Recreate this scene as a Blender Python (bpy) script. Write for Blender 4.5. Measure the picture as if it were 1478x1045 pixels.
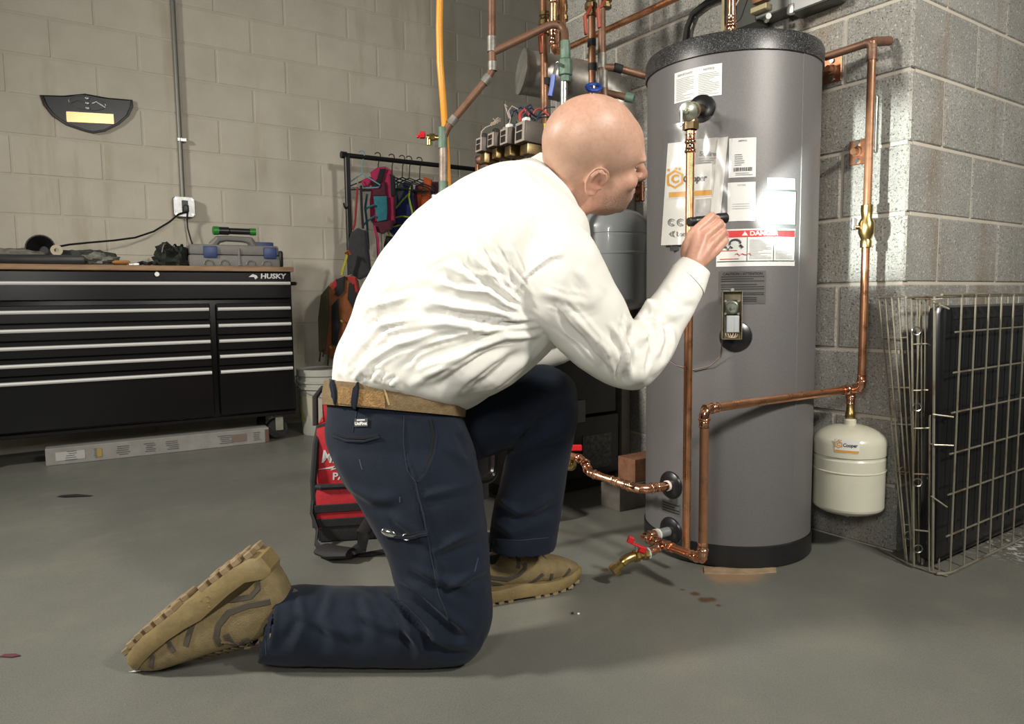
import bpy, bmesh, math, random
import numpy as np
from mathutils import Vector, Matrix
random.seed(7); np.random.seed(7)
R = math.radians
for o in list(bpy.data.objects): bpy.data.objects.remove(o)
SC = bpy.context.scene; COL = SC.collection
# ------------------------------------------------------------------ camera
F = 1030.0; W, H = 1478, 1045
PITCH = math.atan(92/F); ROLL = 0.012; HC = 0.764
YAW = math.atan2(.569, .822)
fw0 = Vector((math.sin(YAW), math.cos(YAW), 0)); rt0 = Vector((math.cos(YAW), -math.sin(YAW), 0)); up0 = Vector((0, 0, 1))
fw = fw0*math.cos(PITCH) - up0*math.sin(PITCH)
_u = fw0*math.sin(PITCH) + up0*math.cos(PITCH)
cr = rt0*math.cos(ROLL) - _u*math.sin(ROLL); cu = _u*math.cos(ROLL) + rt0*math.sin(ROLL)
CP = Vector((0, 0, HC))
cam = bpy.data.cameras.new('camera'); cam.sensor_width = 36; cam.lens = 36*F/W; cam.clip_start = .05
co = bpy.data.objects.new('camera', cam); COL.objects.link(co)
m = Matrix.Identity(4)
for i in range(3): m[i][0] = cr[i]; m[i][1] = cu[i]; m[i][2] = -fw[i]; m[i][3] = CP[i]
co.matrix_world = m; SC.camera = co
# ------------------------------------------------------------------ world, lamps, exposure
wd = bpy.data.worlds.new('world'); SC.world = wd; wd.use_nodes = True
wd.node_tree.nodes['Background'].inputs[0].default_value = (.80, .83, .78, 1)
wd.node_tree.nodes['Background'].inputs[1].default_value = .09
SC.view_settings.view_transform = 'Standard'; SC.view_settings.look = 'None'
SC.view_settings.exposure = 0.12; SC.view_settings.gamma = 1; SC.view_settings.use_curve_mapping = False
def area(name, loc, tgt, size, watts, col, spread=180):
    l = bpy.data.lights.new(name, 'AREA'); l.shape = 'DISK'; l.size = size; l.energy = watts; l.color = col; l.spread = R(spread)
    o = bpy.data.objects.new(name, l); COL.objects.link(o); o.location = loc
    o.rotation_euler = (Vector(tgt)-Vector(loc)).to_track_quat('-Z', 'Y').to_euler(); return o
def cw(x, z, h): return rt0*x + fw0*z + up0*h          # metres right / ahead of the camera foot, height
area('key_lamp', cw(-3.1, .75, 2.35), cw(.1, 2.0, .75), .45, 70, (1, .955, .86), 125)
area('fill_lamp', cw(1.75, -.25, 2.25), cw(.55, 2.2, .8), .35, 32, (1, .95, .86), 112)
area('camera_flash', cw(-.40, -.40, 1.30), cw(-.25, 2.5, .75), .40, 10, (1, .965, .90), 130)
# ------------------------------------------------------------------ helpers
def ray(px, py): return fw + cr*((px-W/2)/F) + cu*((H/2-py)/F)
def at(px, py, D):
    d = ray(px, py); return CP + d*(D/d.dot(fw0))
def onX(px, py, X): d = ray(px, py); return CP + d*((X-CP.x)/d.x)
def onY(px, py, Y): d = ray(px, py); return CP + d*((Y-CP.y)/d.y)
def onZ(px, py, Z=0): d = ray(px, py); return CP + d*((Z-CP.z)/d.z)
def tag(o, label=None, cat=None, group=None, kind=None):
    if label: o['label'] = label
    if cat: o['category'] = cat
    if group: o['group'] = group
    if kind: o['kind'] = kind
    return o
def thing(name, loc, label, cat, rz=0, group=None):
    o = bpy.data.objects.new(name, None); COL.objects.link(o); o.empty_display_size = .05
    o.location = loc; o.rotation_euler = (0, 0, rz); return tag(o, label, cat, group)
def rootM(o):
    while o.parent: o = o.parent
    return Matrix.LocRotScale(o.location, o.rotation_euler, None)
def frame(x, y, z, o=(0, 0, 0)):
    M = Matrix.Identity(4)
    for i in range(3): M[i][0] = x[i]; M[i][1] = y[i]; M[i][2] = z[i]; M[i][3] = o[i]
    return M
def basis(d):
    d = Vector(d).normalized(); a = Vector((0, 0, 1)) if abs(d.z) < .9 else Vector((1, 0, 0))
    x = a.cross(d).normalized(); return x, d.cross(x), d
class MB:
    def __init__(s): s.v = []; s.f = []; s.uv = None
    def add(s, vs, fs, M=None):
        n = len(s.v)
        s.v += [tuple(M @ Vector(v)) if M else tuple(v) for v in vs]
        s.f += [tuple(i+n for i in f) for f in fs]; return s
    def box(s, c, sz, bev=0, M=None, rz=0):
        x, y, z = sz[0]/2, sz[1]/2, sz[2]/2
        T = Matrix.Translation(c) @ Matrix.Rotation(rz, 4, 'Z')
        if M: T = M @ T
        b = min(bev, x*.98, y*.98, z*.98)
        if b <= 0:
            vs = [(sx*x, sy*y, sz_*z) for sx in (-1, 1) for sy in (-1, 1) for sz_ in (-1, 1)]
            fs = [(0, 1, 3, 2), (4, 6, 7, 5), (0, 4, 5, 1), (2, 3, 7, 6), (0, 2, 6, 4), (1, 5, 7, 3)]
            return s.add(vs, fs, T)
        bm = bmesh.new(); bmesh.ops.create_cube(bm, size=1)
        for v in bm.verts: v.co.x *= 2*x; v.co.y *= 2*y; v.co.z *= 2*z
        bmesh.ops.bevel(bm, geom=bm.edges[:], offset=b, segments=1 if b < .004 else 2, affect='EDGES', profile=.6)
        bm.verts.index_update()
        s.add([v.co.copy() for v in bm.verts], [[v.index for v in f.verts] for f in bm.faces], T); bm.free(); return s
    def tube(s, pts, r, n=10, caps=True, closed=False, flat=None):
        pts = [Vector(p) for p in pts]; N = len(pts); rs = r if hasattr(r, '__len__') else [r]*N
        up = None; base = len(s.v)
        for i, p in enumerate(pts):
            a = pts[i-1] if (i > 0 or closed) else p; b = pts[(i+1) % N] if (i < N-1 or closed) else p
            t = (b-a).normalized()
            if up is None: x, y, _ = basis(t)
            else:
                x = (up - t*up.dot(t)); x = x.normalized() if x.length > 1e-6 else basis(t)[0]; y = t.cross(x)
            up = x
            for k in range(n):
                A = 2*math.pi*k/n; s.v.append(tuple(p + x*(rs[i]*math.cos(A)) + y*(rs[i]*math.sin(A)*(flat or 1))))
        M_ = N if closed else N-1
        for i in range(M_):
            a0 = base+i*n; b0 = base+((i+1) % N)*n
            for k in range(n): s.f.append((a0+k, a0+(k+1) % n, b0+(k+1) % n, b0+k))
        if caps and not closed:
            s.f.append(tuple(base+k for k in reversed(range(n)))); s.f.append(tuple(base+(N-1)*n+k for k in range(n)))
        return s
    def lathe(s, prof, n=32, M=None, caps=True):
        base = len(s.v)
        for r, z in prof:
            for k in range(n):
                A = 2*math.pi*k/n; v = Vector((r*math.cos(A), r*math.sin(A), z)); s.v.append(tuple(M @ v if M else v))
        for i in range(len(prof)-1):
            for k in range(n):
                a = base+i*n; b = a+n; s.f.append((a+k, a+(k+1) % n, b+(k+1) % n, b+k))
        if caps:
            s.f.append(tuple(base+k for k in reversed(range(n)))); e = base+(len(prof)-1)*n; s.f.append(tuple(e+k for k in range(n)))
        return s
    def cyl(s, p0, p1, r, n=14, r1=None):
        return s.tube([p0, p1], [r, r if r1 is None else r1], n)
    def prism(s, poly, h, M=None):
        n = len(poly); vs = [(x, y, 0) for x, y in poly] + [(x, y, h) for x, y in poly]
        fs = [tuple(reversed(range(n))), tuple(range(n, 2*n))] + [(i, (i+1) % n, n+(i+1) % n, n+i) for i in range(n)]
        return s.add(vs, fs, M)
    def ball(s, c, r, M=None, n=12, m_=8):
        r = r if hasattr(r, '__len__') else (r, r, r); c = Vector(c); base = len(s.v)
        vs = []
        for i in range(1, m_):
            th = math.pi*i/m_
            for k in range(n):
                A = 2*math.pi*k/n; vs.append((c.x+r[0]*math.sin(th)*math.cos(A), c.y+r[1]*math.sin(th)*math.sin(A), c.z+r[2]*math.cos(th)))
        t = len(vs); vs += [(c.x, c.y, c.z+r[2]), (c.x, c.y, c.z-r[2])]; fs = []
        for i in range(m_-2):
            for k in range(n): a = i*n; fs.append((a+k, a+n+k, a+n+(k+1) % n, a+(k+1) % n))
        for k in range(n): fs.append((t, k, (k+1) % n)); e = (m_-2)*n; fs.append((t+1, e+(k+1) % n, e+k))
        return s.add(vs, fs, M)
    def quad(s, a, b, c, d): return s.add([a, b, c, d], [(0, 1, 2, 3)])
    def map(s, fn): s.v = [tuple(fn(Vector(v))) for v in s.v]; return s
    def mesh(s, name, mat, inv=None, smooth=35):
        me = bpy.data.meshes.new(name)
        vs = [tuple(inv @ Vector(v)) for v in s.v] if inv else s.v
        me.from_pydata(vs, [], s.f); me.update()
        if mat:
            for q in (mat if isinstance(mat, (list, tuple)) else [mat]): me.materials.append(q)
        if smooth:
            bm = bmesh.new(); bm.from_mesh(me); bmesh.ops.recalc_face_normals(bm, faces=bm.faces); bm.to_mesh(me); bm.free()
            me.shade_smooth(); me.set_sharp_from_angle(angle=R(smooth))
        return me
    def build(s, name, mat, parent=None, smooth=35):
        me = s.mesh(name, mat, rootM(parent).inverted() if parent else None, smooth)
        o = bpy.data.objects.new(name, me); COL.objects.link(o)
        if parent: o.parent = parent
        return o
    def solo(s, name, mat, label, cat, group=None, smooth=35):      # a one-mesh thing with its origin at its base
        a = np.array(s.v); c = Vector(((a[:, 0].min()+a[:, 0].max())/2, (a[:, 1].min()+a[:, 1].max())/2, a[:, 2].min()))
        me = s.mesh(name, mat, Matrix.Translation(-c), smooth); o = bpy.data.objects.new(name, me); COL.objects.link(o); o.location = c
        return tag(o, label, cat, group)
def copy_tree(o, parent=None):
    c = o.copy(); COL.objects.link(c)
    if parent: c.parent = parent
    for ch in list(o.children): copy_tree(ch, c)
    return c
_fonts = {}
def text(s, size, bold=0, shear=0, sx=1, align='CENTER'):
    cu_ = bpy.data.curves.new('t', 'FONT'); cu_.body = s; cu_.size = size; cu_.offset = bold; cu_.shear = shear
    cu_.align_x = align; cu_.align_y = 'CENTER'; cu_.resolution_u = 3
    o = bpy.data.objects.new('t', cu_); COL.objects.link(o)
    bpy.context.view_layer.update()
    me = o.evaluated_get(bpy.context.evaluated_depsgraph_get()).to_mesh()
    vs = [(v.co.x*sx, v.co.y, 0) for v in me.vertices]; fs = [tuple(p.vertices) for p in me.polygons]
    bpy.data.objects.remove(o); bpy.data.curves.remove(cu_)
    return vs, fs
# ------------------------------------------------------------------ materials
MATS = {}
def mat(name, col, rough=.5, metal=0, var=0, vs=8, col2=None, bump=0, bs=60, coat=0, rnd=0, spec=None, trans=0, alpha=1, ior=None, emit=0, obj=True, sheen=0):
    if name in MATS: return MATS[name]
    M = bpy.data.materials.new(name); M.use_nodes = True; nt = M.node_tree; N = nt.nodes; L = nt.links
    b = N['Principled BSDF']; b.inputs['Roughness'].default_value = rough; b.inputs['Metallic'].default_value = metal
    c = (*col, 1); b.inputs['Base Color'].default_value = c
    b.inputs['Coat Weight'].default_value = coat
    if spec is not None: b.inputs['Specular IOR Level'].default_value = spec
    if trans: b.inputs['Transmission Weight'].default_value = trans
    if ior: b.inputs['IOR'].default_value = ior
    if sheen: b.inputs['Sheen Weight'].default_value = sheen; b.inputs['Sheen Roughness'].default_value = .4
    b.inputs['Alpha'].default_value = alpha
    if emit: b.inputs['Emission Color'].default_value = c; b.inputs['Emission Strength'].default_value = emit
    tc = N.new('ShaderNodeTexCoord'); out = None
    if var or col2:
        nz = N.new('ShaderNodeTexNoise'); nz.inputs['Scale'].default_value = vs; nz.inputs['Detail'].default_value = 6; nz.inputs['Roughness'].default_value = .65
        L.new(tc.outputs['Object'], nz.inputs['Vector'])
        rp = N.new('ShaderNodeValToRGB'); rp.color_ramp.elements[0].position = .32; rp.color_ramp.elements[1].position = .70
        c2 = col2 or tuple(max(0, x*(1-var)) for x in col)
        rp.color_ramp.elements[0].color = (*c2, 1); rp.color_ramp.elements[1].color = (*(tuple(min(1, x*(1+var*.5)) for x in col)), 1)
        L.new(nz.outputs['Fac'], rp.inputs['Fac']); out = rp.outputs['Color']
    if rnd:
        oi = N.new('ShaderNodeObjectInfo'); mr = N.new('ShaderNodeMapRange'); mr.inputs['To Min'].default_value = 1-rnd; mr.inputs['To Max'].default_value = 1+rnd
        L.new(oi.outputs['Random'], mr.inputs['Value']); mx = N.new('ShaderNodeMix'); mx.data_type = 'RGBA'; mx.blend_type = 'MULTIPLY'; mx.inputs['Factor'].default_value = 1
        if out: L.new(out, mx.inputs['A'])
        else: mx.inputs['A'].default_value = c
        L.new(mr.outputs['Result'], mx.inputs['B']); out = mx.outputs['Result']
    if out: L.new(out, b.inputs['Base Color'])
    if bump:
        n2 = N.new('ShaderNodeTexNoise'); n2.inputs['Scale'].default_value = bs; n2.inputs['Detail'].default_value = 5
        L.new(tc.outputs['Object'], n2.inputs['Vector']); bp = N.new('ShaderNodeBump'); bp.inputs['Strength'].default_value = bump; bp.inputs['Distance'].default_value = .004
        L.new(n2.outputs['Fac'], bp.inputs['Height']); L.new(bp.outputs['Normal'], b.inputs['Normal'])
    MATS[name] = M; return M
def node_mat(name):
    M = bpy.data.materials.new(name); M.use_nodes = True; MATS[name] = M
    return M, M.node_tree.nodes, M.node_tree.links, M.node_tree.nodes['Principled BSDF']
def noise(N, L, vec, scale, detail=6, rough=.6):
    n = N.new('ShaderNodeTexNoise'); n.inputs['Scale'].default_value = scale; n.inputs['Detail'].default_value = detail; n.inputs['Roughness'].default_value = rough
    L.new(vec, n.inputs['Vector']); return n.outputs['Fac']
def ramp(N, L, fac, stops):
    r = N.new('ShaderNodeValToRGB'); e = r.color_ramp.elements
    while len(e) < len(stops): e.new(.5)
    for q, (p, c) in zip(e, stops): q.position = p; q.color = (*c, 1) if len(c) == 3 else c
    L.new(fac, r.inputs['Fac']); return r.outputs['Color']
def mix(N, L, fac, a, b, mode='MIX'):
    m_ = N.new('ShaderNodeMix'); m_.data_type = 'RGBA'; m_.blend_type = mode
    for s, v in (('Factor', fac), ('A', a), ('B', b)):
        if isinstance(v, (int, float)): m_.inputs[s].default_value = v
        elif isinstance(v, tuple): m_.inputs[s].default_value = (*v, 1)
        else: L.new(v, m_.inputs[s])
    return m_.outputs['Result']
def block_mat(name, c1, c2, pit, rnd, stain=None, bump=.5):
    M, N, L, b = node_mat(name); geo = N.new('ShaderNodeNewGeometry'); P = geo.outputs['Position']
    oi = N.new('ShaderNodeObjectInfo')
    c = ramp(N, L, noise(N, L, P, 5), [(.3, c1), (.7, c2)])
    if pit:
        v = noise(N, L, P, 190, 3, .7); c = mix(N, L, ramp(N, L, v, [(.37, (1, 1, 1)), (.45, (0, 0, 0))]), c, tuple(x*pit for x in c1))
        v2 = noise(N, L, P, 120, 3, .7); c = mix(N, L, ramp(N, L, v2, [(.58, (0, 0, 0)), (.68, (1, 1, 1))]), c, tuple(min(1, x*1.5) for x in c2))
    if stain:
        sv = N.new('ShaderNodeMapping'); sv.inputs['Scale'].default_value = (1, 1, .14); L.new(P, sv.inputs['Vector'])
        c = mix(N, L, ramp(N, L, noise(N, L, sv.outputs['Vector'], 5.5, 5), [(.56, (0, 0, 0)), (.72, (.6, .6, .6))]), c, stain)
    mr = N.new('ShaderNodeMapRange'); mr.inputs['To Min'].default_value = 1-rnd; mr.inputs['To Max'].default_value = 1+rnd
    L.new(oi.outputs['Random'], mr.inputs['Value']); c = mix(N, L, 1.0, c, mr.outputs['Result'], 'MULTIPLY')
    L.new(c, b.inputs['Base Color']); b.inputs['Roughness'].default_value = .85; b.inputs['Specular IOR Level'].default_value = .25
    bp = N.new('ShaderNodeBump'); bp.inputs['Strength'].default_value = bump; bp.inputs['Distance'].default_value = .004
    L.new(noise(N, L, P, 150 if pit else 60, 4, .7), bp.inputs['Height']); L.new(bp.outputs['Normal'], b.inputs['Normal'])
    return M
M_block = block_mat('gray_block', (.27, .265, .24), (.37, .36, .33), .38, .09, (.20, .12, .055), .9)
M_mortar = block_mat('mortar', (.47, .43, .365), (.55, .50, .43), 0, .0, None, .4)
M_cream = block_mat('cream_block', (.56, .515, .425), (.64, .595, .505), 0, .03, (.40, .34, .23), .35)
M_cmort = block_mat('cream_mortar', (.535, .49, .405), (.60, .555, .465), 0, .0, None, .3)
# painted concrete floor
M_floor, N, L, b = node_mat('painted_floor'); geo = N.new('ShaderNodeNewGeometry'); P = geo.outputs['Position']
c = ramp(N, L, noise(N, L, P, 1.6, 7), [(.3, (.135, .137, .118)), (.7, (.185, .188, .165))])
c = mix(N, L, ramp(N, L, noise(N, L, P, 330, 3, .7), [(.36, (.55, .55, .55)), (.52, (0, 0, 0))]), c, (.075, .075, .065))
c = mix(N, L, ramp(N, L, noise(N, L, P, 290, 3, .7), [(.56, (0, 0, 0)), (.72, (.35, .35, .35))]), c, (.30, .30, .27))
c = mix(N, L, ramp(N, L, noise(N, L, P, 3.2, 7, .7), [(.52, (0, 0, 0)), (.70, (.45, .45, .45))]), c, (.20, .175, .13))
def spot(cx, cy, r0, r1, nscale=9, amt=.3):
    d = N.new('ShaderNodeVectorMath'); d.operation = 'DISTANCE'; L.new(P, d.inputs[0]); d.inputs[1].default_value = (cx, cy, 0)
    a = N.new('ShaderNodeMath'); a.operation = 'MULTIPLY_ADD'; L.new(noise(N, L, P, nscale, 6), a.inputs[0]); a.inputs[1].default_value = amt; L.new(d.outputs['Value'], a.inputs[2])
    return ramp(N, L, a.outputs[0], [(r0, (1, 1, 1)), (r1, (0, 0, 0))])
q = onZ(1480, 790)                                                   # flaked paint beside the crate
fl = spot(q.x, q.y, .12, .34, 8, .25); fn = ramp(N, L, noise(N, L, P, 46, 5, .7), [(.53, (0, 0, 0)), (.56, (1, 1, 1))])
c = mix(N, L, mix(N, L, 1.0, fl, ramp(N, L, noise(N, L, P, 14, 4), [(.42, (0, 0, 0)), (.5, (.8, .8, .8))]), 'MULTIPLY'), c, (.13, .11, .08))
c = mix(N, L, mix(N, L, 1.0, fl, fn, 'MULTIPLY'), c, (.62, .61, .57))
q = onZ(1060, 828)                                                   # bare rusty patch at the tank's foot
c = mix(N, L, spot(q.x, q.y, .10, .15, 16, .10), c, (.30, .20, .12))
for px, py, r_ in ((1003, 857, .010), (1016, 866, .012), (1027, 865, .010), (1037, 874, .006), (873, 823, .010), (985, 851, .006), (826, 886, .006)):
    q = onZ(px, py); c = mix(N, L, spot(q.x, q.y, r_, r_*1.9, 60, .006), c, (.10, .055, .03))
L.new(c, b.inputs['Base Color'])
L.new(ramp(N, L, noise(N, L, P, 5, 6), [(.3, (.36, .36, .36)), (.7, (.52, .52, .52))]), b.inputs['Roughness'])
bp = N.new('ShaderNodeBump'); bp.inputs['Strength'].default_value = .18; bp.inputs['Distance'].default_value = .003
L.new(noise(N, L, P, 90, 5), bp.inputs['Height']); L.new(bp.outputs['Normal'], b.inputs['Normal'])
# speckled black plastic, brushed copper etc.
def copper_mat(name, c1, c2, c3, rough):
    M, N, L, b = node_mat(name); tc = N.new('ShaderNodeTexCoord').outputs['Object']
    c = ramp(N, L, noise(N, L, tc, 14, 6), [(.3, c1), (.6, c2)])
    if c3: c = mix(N, L, ramp(N, L, noise(N, L, tc, 30, 5), [(.60, (0, 0, 0)), (.72, (.8, .8, .8))]), c, c3)
    L.new(c, b.inputs['Base Color']); b.inputs['Metallic'].default_value = 1 if rough < .35 else .4
    L.new(ramp(N, L, noise(N, L, tc, 22), [(.3, (rough-.08,)*3), (.7, (rough+.12,)*3)]), b.inputs['Roughness']); return M
M_cu = copper_mat('copper', (.70, .32, .16), (.86, .44, .25), None, .29)
M_cufit = copper_mat('copper_fitting', (.70, .33, .19), (.90, .50, .33), None, .17)
M_cuold = copper_mat('old_copper', (.11, .055, .034), (.20, .105, .064), (.17, .155, .125), .5)
M_cudull = copper_mat('dull_copper', (.17, .078, .038), (.27, .13, .066), (.11, .06, .038), .42)
M_patina = copper_mat('green_patina', (.07, .115, .085), (.14, .21, .16), (.24, .25, .21), .6)
M_brass = mat('brass', (.62, .44, .17), .28, 1, .3, 30)
M_brassdk = mat('dark_brass', (.30, .22, .11), .36, 1, .4, 30)
M_black = mat('black_plastic', (.012, .012, .013), .38, 0, .3, 20)
M_blacksat = mat('black_satin', (.010, .010, .011), .30, .0)
M_blackrub = mat('black_rubber', (.014, .014, .014), .75)
M_steel = mat('steel', (.55, .55, .53), .32, 1, .2, 20)
M_steeldk = mat('dark_steel', (.30, .30, .28), .36, 1, .45, 16)
M_white = mat('white_plastic', (.72, .72, .70), .45)
M_red = mat('red_plastic', (.55, .015, .02), .35)
M_paper = mat('paper', (.70, .70, .68), .55, 0, .04, 9)
M_ink = mat('ink', (.05, .05, .05), .6)
M_inkg = mat('grey_ink', (.33, .33, .33), .6)
M_inkr = mat('red_ink', (.62, .03, .03), .5)
M_gold = mat('amber_ink', (.62, .30, .03), .5)
# ================================================================== the setting
X0, YR, YL = 2.09, 1.046, 4.43            # grey block wall plane, its side face, the cream wall
fl = MB(); fl.box((1.0, 1.6, -.03), (9.0, 8.6, .06)); tag(fl.build('floor', M_floor), kind='structure')
BL, BH, GAP = .40, .1985, .0095
def wall(name, org, along, nrm, length, z0, rows, M1, M2, offs, joint, proud, ends=0, top=None):
    """running-bond wall of separate blocks in front of a recessed mortar bed"""
    org = Vector(org); along = Vector(along); nrm = Vector(nrm)
    zt = z0+rows*BH
    w = MB(); length0 = length; org0 = org; org = org+along*ends; length -= ends; c = org+along*(length/2)-nrm*(.10+joint)
    sz = (abs(along.x)*length+abs(nrm.x)*.2, abs(along.y)*length+abs(nrm.y)*.2, zt)
    w.box((c.x, c.y, zt/2), sz); wo = tag(w.build(name, M2), kind='structure'); org = org0; length = length0
    cache = {}
    for k in range(-1, rows):
        za = z0+k*BH; zb = za+BH
        if zb <= .03: continue
        za = max(za, 0)
        s = -BL + offs[k % 2] % BL
        while s < length-.01:
            a, e = max(s, 0), min(s+BL, length); s += BL
            if e-a < .04: continue
            L_ = round(e-a-GAP, 4); h_ = round(zb-za-GAP, 4); key = (L_, h_)
            if key not in cache:
                q = MB(); d = .05
                q.box((0, 0, 0), (abs(along.x)*L_+abs(nrm.x)*d, abs(along.y)*L_+abs(nrm.y)*d, h_), .0035)
                cache[key] = q.mesh('block', M1)
            o = bpy.data.objects.new('block', cache[key]); COL.objects.link(o); o.parent = wo
            p = org+along*((a+e)/2)-nrm*(.025 + random.uniform(0, proud))
            o.location = (p.x, p.y, (za+zb)/2)
    return wo
Z1 = 0.0
pe = onX(793, 60, X0)
wall('wall_left', (-1.6, YL, 0), (1, 0, 0), (0, -1, 0), 5.6, .026, 16, M_cream, M_cmort, (1.03+1.6, 1.23+1.6), .0028, .001)
wall('wall_back', (X0, YR, 0), (0, 1, 0), (-1, 0, 0), pe.y-YR, Z1, 16, M_block, M_mortar, (.4, .2), .005, .002, .008)
wall('wall_right', (X0, YR, 0), (1, 0, 0), (0, -1, 0), 3.2, Z1, 16, M_block, M_mortar, (.2, .4), .005, .002, .03)
# ================================================================== water heater
def W3(px, py, D): return at(px, py, D)
TD, TR = 2.285, .2468; tb = R(16.89)
TC = rt0*(TD*math.sin(tb))+fw0*(TD*math.cos(tb))
dirc = -TC.normalized(); tanv = Vector((-dirc.y, dirc.x, 0))         # towards the camera; tangent (image right)
if tanv.dot(rt0) < 0: tanv = -tanv
tank_h = at(1052, 59, TD-TR).z; ring_b = at(1052, 89, TD-TR).z
def cylhit(px, py, r=TR):
    d = ray(px, py); o = CP-TC; a = d.x*d.x+d.y*d.y; b_ = 2*(o.x*d.x+o.y*d.y); c_ = o.x*o.x+o.y*o.y-r*r
    t = (-b_-math.sqrt(max(0, b_*b_-4*a*c_)))/(2*a); return CP+d*t
def cylang(p): v = p-TC; return math.atan2(v.dot(tanv), v.dot(dirc))
def oncyl(ang, z, r=TR): return TC+dirc*(r*math.cos(ang))+tanv*(r*math.sin(ang))+up0*z
M_tank = mat('tank_grey', (.150, .144, .143), .46, .2, .12, 260, bump=.12, bs=500)
M_tanktop, N, L, b = node_mat('speckled_black'); tc = N.new('ShaderNodeTexCoord').outputs['Object']
L.new(ramp(N, L, noise(N, L, tc, 330, 3), [(.52, (.012, .012, .013)), (.68, (.16, .16, .16))]), b.inputs['Base Color']); b.inputs['Roughness'].default_value = .38
T = thing('water_heater', (TC.x, TC.y, 0), 'tall grey cylindrical water heater with black rims and printed stickers', 'water heater')
TM = Matrix.Translation(TC)
MB().lathe([(TR, .05), (TR, tank_h-.02)], 96, TM).build('tank_body', M_tank, T)
MB().lathe([(TR-.01, .0), (TR+.004, .004), (TR+.004, .062), (TR-.002, .066)], 96, TM).build('base_ring', M_black, T)
MB().lathe([(TR-.004, ring_b-.002), (TR+.006, ring_b), (TR+.006, tank_h-.012), (TR+.002, tank_h-.003), (TR-.012, tank_h), (TR-.02, tank_h-.004), (.01, tank_h-.004)], 96, TM).build('top_cap', M_tanktop, T)
sa = cylang(cylhit(1154, 330)); s_ = MB()
for k in range(1):
    prof = [sa-.004]+[sa+.004+i*.05 for i in range(12)]
    rr = [TR-.0008]+[TR+.0016]*11+[TR-.001]
    vs = [oncyl(a_, z, r_) for z in (.066, ring_b) for a_, r_ in zip(prof, rr[:len(prof)])]
    n_ = len(prof); s_.add(vs, [(i, i+1, n_+i+1, n_+i) for i in range(n_-1)])
s_.build('lap_seam', M_tank, T)
def patch(a0, a1, z0, z1, r, n=8, tilt=0):
    q = MB(); vs = []
    for j, z in enumerate((z0, z1)):
        for i in range(n+1): a_ = a0+(a1-a0)*i/n; vs.append(oncyl(a_, z+tilt*i/n, r))
    q.add(vs, [(i, i+1, n+2+i, n+1+i) for i in range(n)]); return q
def label_px(x0, y0, x1, y1, tilt=0):
    p = cylhit(x0, (y0+y1)/2); q = cylhit(x1, (y0+y1)/2); xm = (x0+x1)/2
    return cylang(p), cylang(q), cylhit(xm, y1).z, cylhit(xm, y0).z
def tcyl(vs, a, z, r):                                               # flat print wrapped on the tank
    return [oncyl(a+v[0]/TR, z+v[1], r) for v in vs]
def rows(q, a0, a1, z0, z1, n, h, r, seed=0, short=.85):
    rn = random.Random(seed)
    for i in range(n):
        z = z1-(z1-z0)*(i+.5)/n; e = a1 if rn.random() < .6 else a0+(a1-a0)*rn.uniform(.4, short)
        q.add(patch(a0, e, z-h/2, z+h/2, r, 4).v, [(j, j+1, j+6, j+5) for j in range(4)])
def sticker(name, px, m_, label, r=TR+.0012):
    a0, a1, z0, z1 = label_px(*px); o = tag(patch(a0, a1, z0, z1, r).build(name, m_, T), label); return o, a0, a1, z0, z1, r+.0006
# instruction sheet near the top (two columns)
o, a0, a1, z0, z1, r1 = sticker('sticker', (974, 97, 1042, 142), M_paper, 'white two-column instruction sticker below the cap')
q = MB(); am = (a0+a1)/2; g = (a1-a0)*.05
for c0, c1, sd in ((a0+g, am-g, 1), (am+g, a1-g, 2)):
    rows(q, c0, c1, z0+.004, z1-.018, 13, .0014, r1, sd, .9)
    vs, fs = text('IMPORTANT!' if sd == 1 else 'NOTICE', .008, .0002); q.add(tcyl(vs, (c0+c1)/2, z1-.010, r1), fs)
tag(q.build('print', M_inkg, o, 0), kind='stuff')
# rating plate and parts diagram
o, a0, a1, z0, z1, r1 = sticker('sticker', (1052, 199, 1091, 256), M_paper, 'white rating sticker with a barcode')
q = MB(); rows(q, a0+.06, a0+.16, z0+.03, z0+.062, 6, .0016, r1, 5); rn = random.Random(3); a_ = a0+.05
while a_ < a1-.04: w_ = rn.choice((.004, .007, .011)); q.add(patch(a_, a_+w_, z0+.016, z0+.026, r1, 4).v, [(j, j+1, j+6, j+5) for j in range(4)]); a_ += w_+rn.choice((.004, .007))
rows(q, a0+.07, a1-.03, z0+.004, z0+.013, 2, .0014, r1, 6); vs, fs = text('NOTICE', .006); q.add(tcyl(vs, (a0+a1)/2, z1-.008, r1), fs); tag(q.build('print', M_ink, o, 0), kind='stuff')
o, a0, a1, z0, z1, r1 = sticker('sticker', (1050, 263, 1090, 319), M_paper, 'white sticker with a small parts drawing')
q = MB(); rows(q, a0+.05, a1-.05, z0+.03, z0+.048, 3, .0014, r1, 9); vs, fs = text('NOTICE', .006); q.add(tcyl(vs, (a0+a1)/2, z1-.008, r1), fs); tag(q.build('print', M_inkg, o, 0), kind='stuff')
o, a0, a1, z0, z1, r1 = sticker('sticker', (1107, 257, 1147, 273), M_paper, 'small white two-line sticker')
q = MB(); rows(q, a0+.03, a1-.02, z0+.007, z1-.006, 2, .002, r1, 4); tag(q.build('print', M_inkg, o, 0), kind='stuff')
o, a0, a1, z0, z1, r1 = sticker('sticker', (1102, 275, 1148, 325), mat('label_border', (.08, .13, .11), .5), 'white warning sticker with a dark border')
q = patch(a0+.008, a1-.008, z0+.003, z1-.003, r1); q.build('label_face', M_paper, o, 0)
q = MB(); vs, fs = text('WARNING', .0085, .0002); q.add(tcyl(vs, (a0+a1)/2, z1-.012, r1+.0006), fs); vs, fs = text('HOT WATER', .008, .0002); q.add(tcyl(vs, (a0+a1)/2, z0+.040, r1+.0006), fs)
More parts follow.
